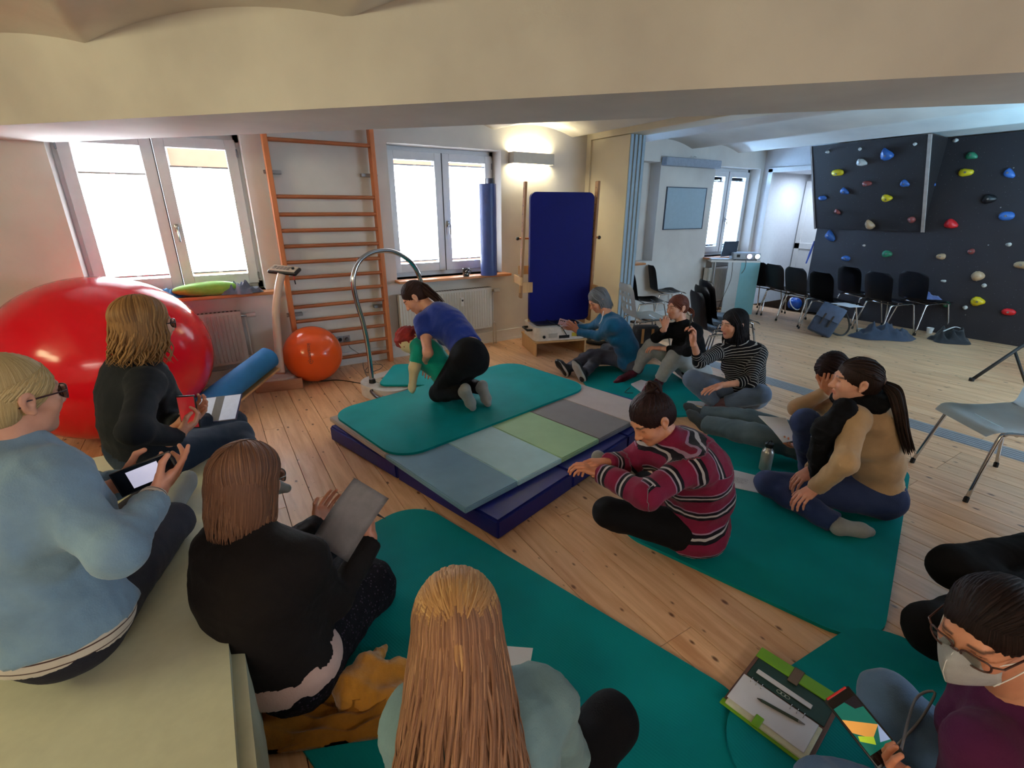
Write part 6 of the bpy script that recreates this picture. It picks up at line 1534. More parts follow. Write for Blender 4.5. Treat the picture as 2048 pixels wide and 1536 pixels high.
# --- woman in black V-neck, chin on hand
pv = fd(1392, 722, 4.70); pv[2] = .13; nk = fd(1364, 648, depth(pv) - .2); hd = fd(1355, 614, depth(nk) - .03)
J = dict(pv=pv, nk=nk, hd=hd)
J['shR'] = fd(1338, 660, depth(nk) + .06); J['shL'] = fd(1388, 662, depth(nk) - .05)
J['knR'] = fd(1302, 692, depth(pv) + .05); J['knL'] = fd(1349, 712, depth(pv) - .25)
J['elR'] = fd(1312, 676, depth(J['knR']) - .12); J['wrR'] = fd(1330, 655, depth(hd) - .06)
J['elL'] = reach(J['shL'], 1376, 702, .27, near=True); J['wrL'] = fd(1322, 697, depth(J['knR']) - .16)
J['anR'] = fz(1266, 744, .07); J['toR'] = fz(1234, 762, .03); J['anL'] = fz(1318, 762, .07); J['toL'] = fz(1290, 780, .03)
person('person in black V-neck jumper and pale jeans resting chin on hand, knees drawn up', J, look=(-.85, .18, -.10), face=(-.85, .1, -.1), skin=SK1,
       hair=dict(t='tail', tie=(.0, -.085, -.02), tail=[fd(1383, 622, depth(hd)), fd(1387, 634, depth(hd))], tw=.026, ntail=16, band=M_black), hairm=hair_mat('hair_auburn', srgb(92, 48, 36)), browc=(.10, .05, .03),
       top=dict(m=fabric('black_jumper', srgb(14, 14, 17)), name='jumper', sleeve=.86, hem=.02), trou=dict(m=fabric('pale_grey_jeans', srgb(150, 152, 154), denim=False, var=.2), flare=.014, name='jeans', len=.93), socks=dict(m=fabric('burgundy_sock', srgb(74, 26, 40), weave=400), g=.004),
       hands={'R': dict(dir=nrm([.15, .1, .9]), pn=nrm([.6, .4, 0]), curl=.9, s=.85), 'L': dict(dir=nrm([-.8, .5, .1]), curl=.5)}, s=.98)

# --- woman in striped shirt with phone
pv = fd(1493, 768, 4.12); pv[2] = .13; nk = fd(1478, 688, depth(pv) - .2); hd = fd(1468, 648, depth(nk) - .04)
J = dict(pv=pv, nk=nk, hd=hd)
J['shR'] = fd(1441, 702, depth(nk) + .03); J['shL'] = fd(1514, 704, depth(nk) - .05)
J['elR'] = reach(J['shR'], 1398, 724, .27, near=True); J['wrR'] = reach(J['elR'], 1386, 682, .24, near=True)
J['elL'] = reach(J['shL'], 1503, 762, .27, near=True); J['wrL'] = reach(J['elL'], 1440, 771, .25, near=True)
J['knR'] = fd(1384, 758, depth(pv) - .10); J['anR'] = fz(1430, 808, .07); J['toR'] = fz(1462, 826, .04)
J['knL'] = fd(1520, 788, depth(pv) - .28); J['anL'] = fz(1450, 806, .09); J['toL'] = fz(1420, 812, .05)
s_ = person('person in black and white striped shirt and jeans sitting cross legged, holding up a phone', J, look=(-.85, .25, -.12), face=(-.80, -.10, -.15), skin=SK1,
       hair=dict(t='long', len=.22, n=190, lr=.007, vol=.006, gap=60, tap=.12), hairm=hair_mat('hair_black', srgb(16, 14, 18), srgb(40, 36, 42)), browc=(.02, .015, .015),
       top=dict(m=fabric('striped_shirt', srgb(22, 22, 28), stripes=(.021, [(.80, srgb(176, 176, 176))])), stripe=True, name='striped_shirt', sleeve=.72, hem=.05), trou=dict(m=fabric('blue_grey_jeans', srgb(92, 108, 134), denim=True), name='jeans', flare=.012, knee=.006), socks=dict(m=fabric('mauve_sock', srgb(112, 82, 92), weave=400), g=.004),
       hands={'R': dict(dir=nrm([-.1, .1, 1]), pn=nrm([-.8, .2, 0]), curl=.75, thumb=.6), 'L': dict(dir=nrm([-.9, .2, -.2]), pn=(0, 0, -1), curl=.2, thumb=.1)}, bw=1.12, s=1.0)
c_ = fd(1381, 648, depth(s_['J']['wrR']) - .045)
phone(c_, nrm([.05, .1, 1]), nrm([.75, .45, 0]), 'black phone held upright by the woman in the striped shirt')

# --- woman in purple striped cardigan with bun
pv = fd(1380, 1040, 2.42); pv[2] = .14; nk = fd(1348, 884, depth(pv) - .22); hd = fd(1304, 836, depth(nk) - .04)
J = dict(pv=pv, nk=nk, hd=hd)
J['shL'] = fd(1386, 930, depth(nk) - .10); J['shR'] = fd(1305, 896, depth(nk) + .10)
J['elL'] = reach(J['shL'], 1292, 992, .28, near=True); J['wrL'] = reach(J['elL'], 1202, 946, .25, near=False)
J['elR'] = fd(1250, 930, depth(nk) + .14); J['wrR'] = fd(1214, 926, depth(J['wrL']) + .06)
J['knL'] = fd(1215, 1024, depth(pv) - .08); J['knL'][2] = max(J['knL'][2], .10); J['anL'] = fz(1290, 1058, .07)
J['knR'] = fd(1250, 945, depth(pv) + .35); J['anR'] = fd(1210, 938, depth(pv) + .10); J['toR'] = fd(1198, 912, depth(pv) + .12)
person('person with dark bun and purple cardigan with black and white stripes, bent over her foot', J, look=(-.80, .10, -.55), face=(-.88, .30, -.3), skin=SK2,
       hair=dict(t='bun', tie=(.0, -.060, .095), br=.040, n=40, vol=.004, nt=110, band=mat('skin_scrunchie', srgb(196, 140, 110), .7), bandr=.02, bandt=.007), hairm=hair_mat('hair_dark_curly', srgb(34, 22, 24), srgb(66, 40, 40)), browc=(.03, .02, .02), hup=(-.35, .15, 1),
       top=dict(m=fabric('striped_cardigan', srgb(118, 28, 60), stripes=(.112, [(.40, srgb(20, 17, 28)), (.54, srgb(176, 170, 176)), (.63, srgb(20, 17, 28)), (.76, srgb(150, 120, 148)), (.82, srgb(118, 28, 60))]), sheen=.12, weave=120), stripe=True, name='cardigan', g=.032, ht=-.14, neck=True, wr=.005, h=.009), trou=dict(m=M_blacktr, name='leggings', wr=.002), socks=dict(m=M_grey_sock, g=.003),
       hands={'L': dict(dir=nrm([-.5, .5, .2]), curl=.5), 'R': dict(dir=nrm([-.6, .2, .1]), curl=.5)}, bw=1.2, hgrid=.004, slouch=.08, gaze=(0, -.4))

# --- woman in mustard jumper with black scarf
pv = fd(1742, 985, 2.72); pv[2] = .14; nk = fd(1722, 798, depth(pv) - .22); hd = fd(1712, 762, depth(nk) - .05)
J = dict(pv=pv, nk=nk, hd=hd)
J['shL'] = fd(1708, 838, depth(nk) - .12); J['shR'] = fd(1718, 812, depth(nk) + .20)
J['elL'] = reach(J['shL'], 1690, 925, .28, near=True); J['wrL'] = reach(J['elL'], 1632, 975, .24, near=False)
J['elR'] = fd(1660, 900, depth(nk) + .2); J['wrR'] = fd(1622, 940, depth(nk) + .12)
J['knL'] = reach(pv, 1532, 992, .56, near=True); J['knL'][2] = max(.12, J['knL'][2]); J['anL'] = fz(1676, 1050, .06); J['toL'] = fz(1730, 1058, .04)
J['knR'] = fd(1612, 845, depth(pv) - .05); J['anR'] = fz(1622, 958, .08); J['toR'] = fz(1590, 975, .04)
m_ = person('person in mustard jumper and black scarf with long dark ponytail, sitting at the right', J, look=(-.66, .75, -.06), face=(-.85, .45, 0), skin=SK1,
       hair=dict(t='tail', tie=(.0, -.104, .0), tail=[fd(1788, 782, depth(hd) - .09), fd(1800, 820, depth(hd) - .10), fd(1808, 860, depth(hd) - .08), fd(1820, 905, depth(hd) - .06)], tw=.034, ntail=44, band=mat('leopard_scrunchie', srgb(110, 82, 66), .8, var=.5, scale=120), bandr=.022, bandt=.012, vol=.003), hairm=hair_mat('hair_deep_brown', srgb(36, 26, 24), srgb(70, 50, 42)), browc=(.04, .02, .02),
       top=dict(m=fabric('mustard_jumper', srgb(178, 146, 110)), name='jumper', g=.020, ht=.08, wr=.003), trou=dict(m=fabric('indigo_jeans', srgb(32, 46, 84), denim=True), name='jeans', g=.012, flare=.012), socks=dict(m=M_grey_sock, g=.002), hands={'L': dict(dir=nrm([-.7, .2, -.4]), curl=.4), 'R': dict(dir=nrm([-.7, .2, -.4]), curl=.4)}, bw=1.05, s=1.0)
n_ = m_['J']['nk']; M_scarf = fabric('black_scarf', srgb(12, 12, 15), sheen=.3)
scp = [cap(n_ + az_vec(a) * .085 + [0, 0, .01 + .02 * math.sin(R(a))], n_ + az_vec(a + 40) * .085 + [0, 0, .01 + .02 * math.sin(R(a + 40))], .048, k=.02) for a in range(0, 360, 40)]
q = [fd(1690, 815, depth(n_) - .13), fd(1652, 862, depth(n_) - .14), fd(1640, 915, depth(n_) - .08), fd(1642, 955, depth(n_) - .02)]
for i in range(3): scp.append(cap(q[i], q[i + 1], .05, .048, k=.03, fb=i == 2))
m_['cloth']('scarf', scp, M_scarf, wr_=.007, h=.010, fr_=26)

# --- woman hidden behind her, bent over a notebook
pv = fd(1690, 900, 3.10); pv[2] = .13; nk = fd(1690, 790, depth(pv) - .16); hd = fd(1664, 742, depth(nk) - .05)
J = dict(pv=pv, nk=nk, hd=hd)
J['shR'] = fd(1660, 800, depth(nk) + .08); J['shL'] = fd(1706, 815, depth(nk) - .08)
J['elR'] = fd(1592, 816, depth(nk) + .06); J['wrR'] = fd(1652, 784, depth(hd) - .02)
J['elL'] = fd(1650, 880, depth(nk) + .0); J['wrL'] = fd(1602, 892, depth(nk) + .02)
J['knL'] = fd(1510, 862, depth(pv) + .15); J['knL'][2] = .18; J['anL'] = fz(1408, 848, .10); J['toL'] = fd(1384, 826, depth(J['anL']) + .02)
J['knR'] = fz(1500, 838, .14); J['anR'] = fz(1402, 828, .08); J['toR'] = fd(1378, 812, depth(J['anR']) + .02)
n8 = person('person in beige jumper leaning forehead on hand over a notebook, legs stretched out', J, look=(-.70, .15, -.8), face=(-.85, .4, -.2), skin=SK2, hup=(-.6, .1, .8),
       hair=dict(t='bob', len=.10, n=60, gap=60), hairm=hair_mat('hair_deep_brown2', srgb(34, 22, 24), srgb(60, 40, 40)), browc=(.03, .02, .02),
       top=dict(m=fabric('beige_jumper', srgb(176, 142, 112)), name='jumper', g=.014, hem=.02), trou=dict(m=fabric('slate_jeans', srgb(66, 82, 92), denim=True), name='jeans', g=.016, flare=.018), socks=dict(m=fabric('dark_sock', srgb(60, 66, 72)), g=.003),
       hands={'R': dict(dir=nrm([-.2, -.1, .8]), pn=nrm([.7, .3, 0]), curl=.5), 'L': dict(dir=nrm([-.8, .3, .1]), pn=(0, .3, 1), curl=.5)}, s=.98)

# --- woman at the left with wavy bob, phone and tablet (sitting on the block)
pv = fd(290, 898, 2.28); pv[2] = BZ + .13; nk = fd(284, 722, depth(pv) - .22); hd = fd(288, 650, depth(nk) - .02)
J = dict(pv=pv, nk=nk, hd=hd)
J['shR'] = fd(292, 765, depth(nk) - .12); J['shL'] = fd(300, 748, depth(nk) + .16)
J['elR'] = reach(J['shR'], 268, 862, .28, near=True); J['wrR'] = reach(J['elR'], 352, 874, .24, near=False)
J['elL'] = fd(330, 830, depth(nk) + .22); J['wrL'] = fd(362, 848, depth(J['wrR']) + .08)
J['knR'] = reach(pv, 478, 868, .50, near=False); J['anR'] = reach(J['knR'], 500, 965, .40, near=True); J['toR'] = J['anR'] + np.array([.16, -.02, -.06])
J['knL'] = J['knR'] + np.array([-.02, .20, .0]); J['anL'] = J['knL'] + np.array([.02, .10, -.40]); J['toL'] = J['anL'] + np.array([.16, .02, -.06])
p2 = person('person with wavy blonde bob and charcoal turtleneck holding phone and tablet, beside the red ball', J, look=(.80, .52, -.10), face=(.85, .40, -.1), skin=SK1,
       hair=dict(t='bob', len=.165, n=190, vol=.008, gap=56, wave=.012, jit=.15, tap=.10, lr=.0085), hairm=hair_mat('hair_wavy_blonde', srgb(134, 96, 58), srgb(196, 152, 96)), browc=(.12, .08, .05), gl=mat('glasses_dark', srgb(40, 30, 34), .3),
       top=dict(m=fabric('charcoal_jumper', srgb(32, 35, 42)), name='turtleneck', g=.018, ht=.10, neck=True), trou=dict(m=fabric('dark_jeans', srgb(28, 40, 58), denim=True), name='jeans', g=.014), socks=dict(m=M_grey_sock),
       hands={'R': dict(dir=nrm([.7, .4, .3]), pn=nrm([-.1, .5, .8]), curl=.6, thumb=.3), 'L': dict(dir=nrm([.6, .2, .3]), pn=nrm([0, -.5, .8]), curl=.5)}, bw=1.12)
J = p2['J']; kc = limb_ext(J['hipR'], J['knR'], .78)
M_scr = mat('screen_lit', srgb(176, 184, 210), .1, emit=srgb(176, 184, 210), es=.55)
tc_ = fd(436, 818, depth(J['knR']) - .03)
tx_, ty_ = nrm(fd(500, 824, depth(tc_)) - fd(400, 836, depth(tc_))), nrm(np.array([-.3, .8, .35]))
ro, (c_, x_, y_, z_) = slabthing('tablet', 'tablet with bright screen lying on the thigh of the woman by the red ball', 'tablet', tc_, tx_, ty_, None, None)
B().box(c_, (.245, .17, .008), rot=basis(x_, y_, z_), bev=.003).build('case', mat('purple_case', srgb(70, 60, 100), .4), ro)
B().box(c_ + z_ * .0045, (.235, .16, .001), rot=basis(x_, y_, z_)).build('screen', mat('glossy_screen', srgb(190, 196, 216), .05, emit=srgb(170, 180, 210), es=.3), ro)
B().box(c_ + z_ * .0056, (.05, .16, .0008), rot=basis(x_, y_, z_)).build('screen_band', mat('screen_band', srgb(130, 134, 156), .1), ro)
pc = fd(377, 824, depth(J['wrR']) + .06)
phone(pc, nrm([.10, .05, 1]), nrm([.9, -.35, 0]), 'black phone held upright by the woman by the red ball', screen=mat('phone_screen_red', srgb(196, 40, 48), .1, emit=srgb(220, 60, 66), es=.12), nlens=0)

# --- woman far left in pale blue jumper
pv = fd(100, 1215, 1.32); pv[2] = BZ + .14; nk = fd(36, 900, depth(pv) - .10); hd = fd(20, 797, depth(nk) - .02)
J = dict(pv=pv, nk=nk, hd=hd)
J['shR'] = fd(88, 968, depth(nk) - .02); J['shL'] = fd(60, 925, depth(nk) + .28)
J['elR'] = reach(J['shR'], 232, 1105, .28, near=True); J['wrR'] = reach(J['elR'], 308, 992, .24, near=False)
J['elL'] = fd(190, 985, depth(nk) + .36); J['wrL'] = fd(238, 968, depth(J['wrR']) + .06)
J['knR'] = reach(pv, 345, 1045, .50, near=False); J['anR'] = reach(J['knR'], 240, 1130, .38, near=False); 
J['knL'] = fd(300, 1000, depth(J['knR']) + .38); J['anL'] = fd(352, 992, depth(J['knR']) + .10); J['toL'] = fd(374, 955, depth(J['knR']) + .16)
p1 = person('person with pale blonde hair and pale blue jumper on the cream block, holding a phone', J, look=(.74, .66, -.12), face=(.80, .55, -.1), skin=SK1, hs=.97,
       hair=dict(t='tail', tie=(.0, -.075, -.03), tail=[hd + np.array([-.09, -.08, -.08]), hd + np.array([-.10, -.09, -.12])], tw=.03, ntail=16, nt=150, vol=.003, lr=.006), hairm=hair_mat('hair_pale_blonde', srgb(186, 160, 112), srgb(232, 212, 168)), browc=(.30, .20, .12), gl=mat('glasses_plum', srgb(58, 26, 38), .3),
       top=dict(m=fabric('pale_blue_jumper', srgb(122, 152, 178)), name='jumper', g=.026, ht=-.0, wr=.005, h=.009, sleeve=.93), trou=dict(m=fabric('dark_grey_leggings', srgb(38, 38, 50)), name='leggings', wr=.002), socks=dict(m=M_grey_sock, g=.003),
       hands={'R': dict(dir=nrm([.62, .55, .35]), pn=nrm([-.3, .5, .5]), curls=[.15, .35, .45, .5], thumb=.1, grid=.003), 'L': dict(dir=nrm([.7, .1, .1]), pn=nrm([.3, -.6, .5]), curl=.5, grid=.003)}, bw=1.28, hgrid=.0038)
J = p1['J']; stm = fabric('striped_cuff', srgb(222, 214, 206), stripes=(.018, [(.8, srgb(60, 34, 34))]))
V, Q = sdf_mesh([cap(limb_ext(J['elR'], J['wrR'], .84), J['wrR'], .040, .036, fa=True, fb=True)], .005, .01); d_ = nrm(J['wrR'] - J['elR'])
link('striped_cuff', mk_mesh('striped_cuff', V, Q, {'s': (V - J['elR']) @ d_}), stm, p1['root'])
M_ = np.array([p1['lr'], p1['fw'], p1['u']])
V, Q = sdf_mesh([ell(p1['cent'](.0), (.160 * 1.28 + .014, .125 * 1.28 + .014, .135), M_)], .010, .02, clips=[(p1['cent'](-.115), -p1['u'])])
link('shirt_hem', mk_mesh('shirt_hem', V, Q, {'s': (V - J['pv']) @ p1['u']}), fabric('striped_undershirt', srgb(212, 202, 192), stripes=(.026, [(.82, srgb(84, 60, 56))])), p1['root'])
pc = limb_ext(J['wrL'], J['wrR'], .5) + np.array([.08, .085, .045])
scm = NT('phone_camera_view'); scm.b.inputs['Roughness'].default_value = .1
pc = fd(292, 948, depth(J['wrR']) + .05)
ro, (c_, x_, y_, z_) = phone(pc, nrm(fd(330, 950, depth(pc) + .03) - fd(262, 938, depth(pc))), nrm([.25, -.25, -1]), 'black phone held sideways by the woman in the pale blue jumper', w=.078, h=.165, nlens=0)
B().box(c_ + z_ * .0055, (.052, .085, .0006), rot=basis(x_, y_, z_)).build('camera_view', mat('camera_view_pale', srgb(190, 190, 214), .1, emit=srgb(190, 190, 214), es=.6), ro)

# --- woman with light brown bob and black cardigan reading a sheet
pv = fd(548, 1262, 1.62); pv[2] = .17; nk = fd(502, 1062, depth(pv) - .14); hd = fd(495, 962, depth(nk) + .0)
J = dict(pv=pv, nk=nk, hd=hd)
J['shR'] = fd(610, 1120, depth(nk) + .02); J['shL'] = fd(448, 1090, depth(nk) + .06)
J['elR'] = reach(J['shR'], 668, 1205, .27, near=False); J['wrR'] = reach(J['elR'], 742, 1082, .25, near=False)
J['elL'] = fd(560, 1100, depth(nk) + .30); J['wrL'] = reach(J['elL'], 632, 1052, .22, near=False)
J['knR'] = reach(pv, 706, 1150, .50, near=False); J['anR'] = fz(745, 1180, .08); J['toR'] = J['anR'] + np.array([.16, .06, -.04])
J['knL'] = fd(640, 1090, depth(J['knR']) + .16); J['anL'] = J['knL'] + np.array([.12, .05, -.38]); J['toL'] = J['anL'] + np.array([.16, .06, -.05])
p3 = person('person with light brown bob and glasses in black cardigan, reading a sheet of paper', J, look=(.80, .58, -.25), face=(.80, .60, -.1), skin=SK2,
       hair=dict(t='bob', len=.17, n=260, lr=.006, vol=.012, gap=54, curl_in=.12, tap=.04, wave=.002, jit=.03), hairm=hair_mat('hair_light_brown', srgb(108, 74, 58), srgb(158, 116, 88)), browc=(.10, .06, .05), gl=mat('glasses_black', srgb(20, 20, 22), .3),
       top=dict(m=fabric('black_cardigan', srgb(27, 23, 23)), name='cardigan', g=.026, ht=.07, wr=.004, h=.009), trou=dict(m=fabric('sequin_skirt_black', srgb(14, 14, 19)), name='leggings', wr=.002), socks=None,
       hands={'R': dict(dir=nrm([.2, .45, .75]), pn=nrm([-.7, .5, .1]), curls=[.7, .6, .6, .6], thumb=.5, grid=.003), 'L': dict(dir=nrm([.55, .45, .4]), pn=nrm([.4, -.6, .6]), curl=.3, grid=.003)}, bw=1.28, hgrid=.004)
J = p3['J']
P = [cap(J['hipR'], J['knR'], .13, .09, k=.05), cap(J['hipL'], J['knL'], .13, .09, k=.05), cap(J['knR'], limb_ext(J['knR'], J['anR'], .8), .09, .10, k=.05), cap(J['hipR'] - [0, 0, .02], limb_ext(J['knR'], J['anR'], .9), .10, .09, k=.08), cap(J['knL'], limb_ext(J['knL'], J['anL'], .8), .09, .10, k=.05)]
p3['cloth']('skirt', P, fabric('skirt_black_sequin', srgb(15, 14, 20), speck=srgb(58, 48, 62)), wr_=.006)
V, Q = sdf_mesh([ell(p3['cent'](.0), (.160 * 1.28 + .023, .125 * 1.28 + .023, .140), np.array([p3['lr'], p3['fw'], p3['u']]))], .010, .02, clips=[(p3['cent'](-.09), -p3['u'])])
link('shirt_hem', mk_mesh('shirt_hem', V, Q), fabric('pale_rose_shirt', srgb(186, 156, 148)), p3['root'])
pcn = fd(702, 1037, depth(J['wrR']) - .055); pu = nrm(fd(738, 972, depth(pcn) + .04) - fd(652, 1100, depth(pcn) - .05)); pr = nrm(fd(740, 1052, depth(pcn)) - fd(680, 1010, depth(pcn) + .03))
z_ = nrm(np.cross(pr, pu)); pr = np.cross(pu, z_)
sh = B(); sh.grid(lambda u, v: tuple(pcn + pr * (u - .5) * .165 + pu * (v - .5) * .265 + z_ * .012 * math.sin(math.pi * v)), 6, 10); bmesh.ops.solidify(sh.bm, geom=list(sh.bm.faces), thickness=.0012)
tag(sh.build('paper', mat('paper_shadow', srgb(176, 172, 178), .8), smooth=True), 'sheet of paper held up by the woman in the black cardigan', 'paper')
pe = fd(757, 1030, depth(J['wrR']) - .02); tag(B().cyl(pe, pe + nrm(fd(778, 1042, depth(pe) - .03) - pe) * .04, .0045, .0012, seg=8).cyl(pe - nrm(fd(778, 1042, depth(pe) - .03) - pe) * .08, pe, .0045, seg=8).build('pen', M_black, smooth='auto'), 'dark pen in the right hand of the woman in the black cardigan', 'pen')

# --- woman in the foreground seen from behind
pv = fd(985, 1700, 1.30); pv[2] = .15; pv = fz(975, 1670, .15); nk = fd(945, 1400, 1.06); hd = fd(915, 1262, .96)
J = dict(pv=pv, nk=nk, hd=hd)
J['shL'] = fd(835, 1440, depth(nk) + .04); J['shR'] = fd(1085, 1400, depth(nk) + .10)
J['elL'] = fd(815, 1600, depth(nk) + .16); J['wrL'] = fd(960, 1560, depth(nk) + .40)
J['elR'] = fd(1150, 1520, depth(nk) + .24); J['wrR'] = fd(1060, 1400, depth(nk) + .48)
J['knR'] = fd(1222, 1440, depth(nk) + .34); J['anR'] = fz(1180, 1500, .08)
J['knL'] = fd(760, 1560, depth(nk) + .5); J['anL'] = fz(960, 1440, .08)
p4 = person('person in the foreground seen from behind, long blonde half-up hair and pale denim shirt', J, look=(.42, .86, -.45), face=(.40, .90, -.1), skin=SK1,
       hair=dict(t='half', m2=hair_mat('hair_brown_lengths', srgb(136, 96, 72), srgb(198, 152, 114)), lr=.0055, len=.37, n=420, vol=.004, gap=46, tie=(.004, -.112, .035), tail=[hd + np.array([-.055, -.132, -.06]), hd + np.array([-.072, -.168, -.18]), hd + np.array([-.075, -.20, -.33])], tw=.018, ntail=46, nt=200, tap=.55, wave=.010, jit=.22, band=mat('clear_band', srgb(150, 96, 70), .3), bandr=.013, bandt=.004), hairm=hair_mat('hair_long_blonde', srgb(176, 130, 84), srgb(226, 188, 128)), browc=(.2, .12, .08),
       top=dict(m=fabric('pale_denim_shirt', srgb(116, 144, 150), sheen=.1), name='denim_shirt', g=.022, ht=.02, wr=.007, h=.009), trou=dict(m=M_blacktr, name='trousers', g=.014, wr=.002), bw=1.10, hgrid=.0045, hands={'L': dict(curl=.5), 'R': dict(dir=nrm([-.3, .5, .1]), curl=.6)})

# --- masked woman at the bottom right
pv = fz(2060, 1690, .14); nk = fd(2030, 1378, 1.16); hd = fd(1980, 1254, 1.08)
J = dict(pv=pv, nk=nk, hd=hd)
J['shR'] = fd(2100, 1430, depth(nk) + .08); J['shL'] = fd(1960, 1490, depth(nk) - .06)
J['elL'] = fd(1900, 1640, depth(nk) + .0); J['wrL'] = fd(1830, 1570, depth(nk) - .02)
J['elR'] = fd(2120, 1560, depth(nk) + .2); J['wrR'] = fd(2020, 1600, depth(nk) + .2)
J['knL'] = fd(1650, 1585, depth(nk) + .12); J['knR'] = fd(1775, 1395, depth(nk) + .28); J['anR'] = fz(1800, 1560, .08); J['anL'] = fz(1800, 1600, .08)
p5 = person('person with white face mask, glasses and burgundy jumper at the bottom right, holding a phone', J, look=(-.90, .22, -.35), face=(-.78, .50, -.1), skin=SK2, hs=.98,
       hair=dict(t='tail', tie=(.0, -.10, .03), tail=[hd + np.array([.14, -.08, -.05]), hd + np.array([.16, -.1, -.14])], tw=.03, ntail=12, nt=160, vol=.002, lr=.006), hairm=hair_mat('hair_near_black', srgb(26, 18, 18), srgb(54, 40, 38)), browc=(.03, .02, .02), gl=mat('glasses_brown', srgb(64, 34, 30), .3), eye=True,
       top=dict(m=fabric('burgundy_jumper', srgb(74, 26, 60)), name='jumper', g=.016, hem=.03, h=.009), trou=dict(m=fabric('light_jeans', srgb(92, 120, 152), denim=True), name='jeans', g=.012, flare=.01), bw=1.05, hgrid=.0038,
       hands={'L': dict(dir=nrm([-.55, .35, .5]), pn=nrm([-.5, .3, .6]), curl=.45, thumb=.2, grid=.003), 'R': dict(curl=.5)})
F5 = frame((-.90, .22, -.35)); hd5 = p5['J']['hd']; T5 = lambda x, y, z: hd5 + .98 * (F5[0] * x + F5[1] * y + F5[2] * z)
b = B()
def maskf(u, v):
    a = (u - .5) * 2; b_ = v; zz = .010 - .122 * b_; w_ = (.052 + .012 * math.sin(math.pi * b_)) * (1 if b_ > .12 else .45 + b_ * 4.6)
    y_ = .146 - .014 * abs(b_ - .45) * 2 - (.078 * abs(a) ** 1.35) - (.020 if b_ > .9 else 0) - max(0, .15 - b_) * .18
    return tuple(T5(a * w_, y_ - .004, zz - .004))
b.grid(maskf, 20, 16); bmesh.ops.solidify(b.bm, geom=list(b.bm.faces), thickness=.0022)
mk = b.build('face_mask', mat('mask_white', srgb(206, 208, 212), .8, bump=.2, bscale=300), p5['root'], smooth=True)
for sx in (-1, 1):
    for z0_, z1_ in ((-.012, -.008), (-.088, -.030)):
        B().tube(smooth_pts([T5(sx * .056, .07, z0_), T5(sx * .072, .03, (z0_ + z1_) / 2), T5(sx * .084, -.02, z1_)]), .0015, seg=6).build('ear_loop', M_white, mk, smooth=True)
B().tube([maskf(.5, v) + np.array([0, 0, 0]) for v in np.linspace(0.05, .95, 8)], .0009, seg=5).build('mask_fold', M_white, mk, smooth=True)
J = p5['J']
pc = fd(1725, 1452, depth(J['wrL']) + .06); pu = nrm(fd(1690, 1402, depth(pc) + .04) - fd(1762, 1500, depth(pc) - .03)); pr = nrm(fd(1752, 1436, depth(pc) + .0) - fd(1700, 1470, depth(pc) - .0))
ro, (c_, x_, y_, z_) = phone(pc, pu, pr, 'black phone with red edge showing the mats, held by the masked woman', w=.075, h=.155, nlens=0)
MM_ = basis(x_, y_, z_)
B().box(c_ + y_ * .077, (.06, .006, .0095), rot=MM_, bev=.002).build('red_edge', mat('red_bumper', srgb(200, 40, 36), .4), ro)
def patch(pts, col, k): 
    b = B(); vs = [b.bm.verts.new(c_ + x_ * px + y_ * py + z_ * (.0056 + .0002 * k)) for px, py in pts]; b.bm.faces.new(vs); return b.build('screen_image', mat('screen_%d' % k, col, .1, emit=col, es=.45), ro)
patch([(-.032, .055), (.032, .055), (.032, -.05), (-.032, -.05)], srgb(10, 96, 84), 1); patch([(-.032, .03), (.032, -.012), (.0, -.028), (-.032, .0)], srgb(220, 156, 76), 2); patch([(-.026, -.01), (.004, -.026), (-.004, -.04), (-.03, -.02)], srgb(170, 200, 50), 3); patch([(.032, -.01), (.032, -.045), (.008, -.04)], srgb(140, 160, 200), 4); patch([(0, .056), (.032, .056), (.032, .03), (.012, .034)], srgb(16, 16, 26), 5)
B().cyl(c_ - y_ * .062 + z_ * .0052, c_ - y_ * .062 + z_ * .0064, .006, seg=16).build('shutter_button', M_white, ro)
cable('cord', [c_ - y_ * .08 + x_ * .02, fd(1830, 1400, depth(J['knR']) - .10), fd(1870, 1385, depth(J['knR']) - .10), fd(1840, 1440, depth(J['knR']) - .1), fd(1785, 1500, depth(J['knR']) - .12)], .0035, mat('grey_cord', srgb(120, 118, 120), .7), 'grey neck cord of the phone looped over the jeans of the masked woman')

# --- person in black mostly outside the right border
pv = fz(2190, 1120, .15); nk = fd(2260, 900, depth(pv) - .1); hd = fd(2270, 800, depth(nk))
J = dict(pv=pv, nk=nk, hd=hd, knR=fd(1925, 1098, depth(pv) - .15), knL=fd(1870, 1262, depth(pv) - .45))
J['knR'][2] = .2; J['anR'] = fz(2090, 1235, .1); J['anL'] = fz(2050, 1330, .08)
J['elL'] = fd(2200, 1100, depth(nk) - .1); J['wrL'] = fd(2120, 1130, depth(nk) - .1); J['elR'] = fd(2260, 1060, depth(nk) + .2); J['wrR'] = fd(2150, 1080, depth(nk) + .2)
person('person in loose black trousers cut off by the right border, only knees showing', J, look=(-.85, .3, -.1), face=(-.85, .35, 0), skin=SK1, hair=dict(t='bob', len=.12, n=20), hairm=hair_mat('hair_brown_plain', srgb(60, 40, 30)), browc=(.05, .03, .02), top=dict(m=M_blacktr, name='jumper'), trou=dict(m=fabric('black_trousers', srgb(13, 12, 14)), g=.03, name='trousers', wr=.003), hgrid=.008, hands={'L': dict(grid=.006), 'R': dict(grid=.006)})
# ================================================================== small things
mz = 0.0175
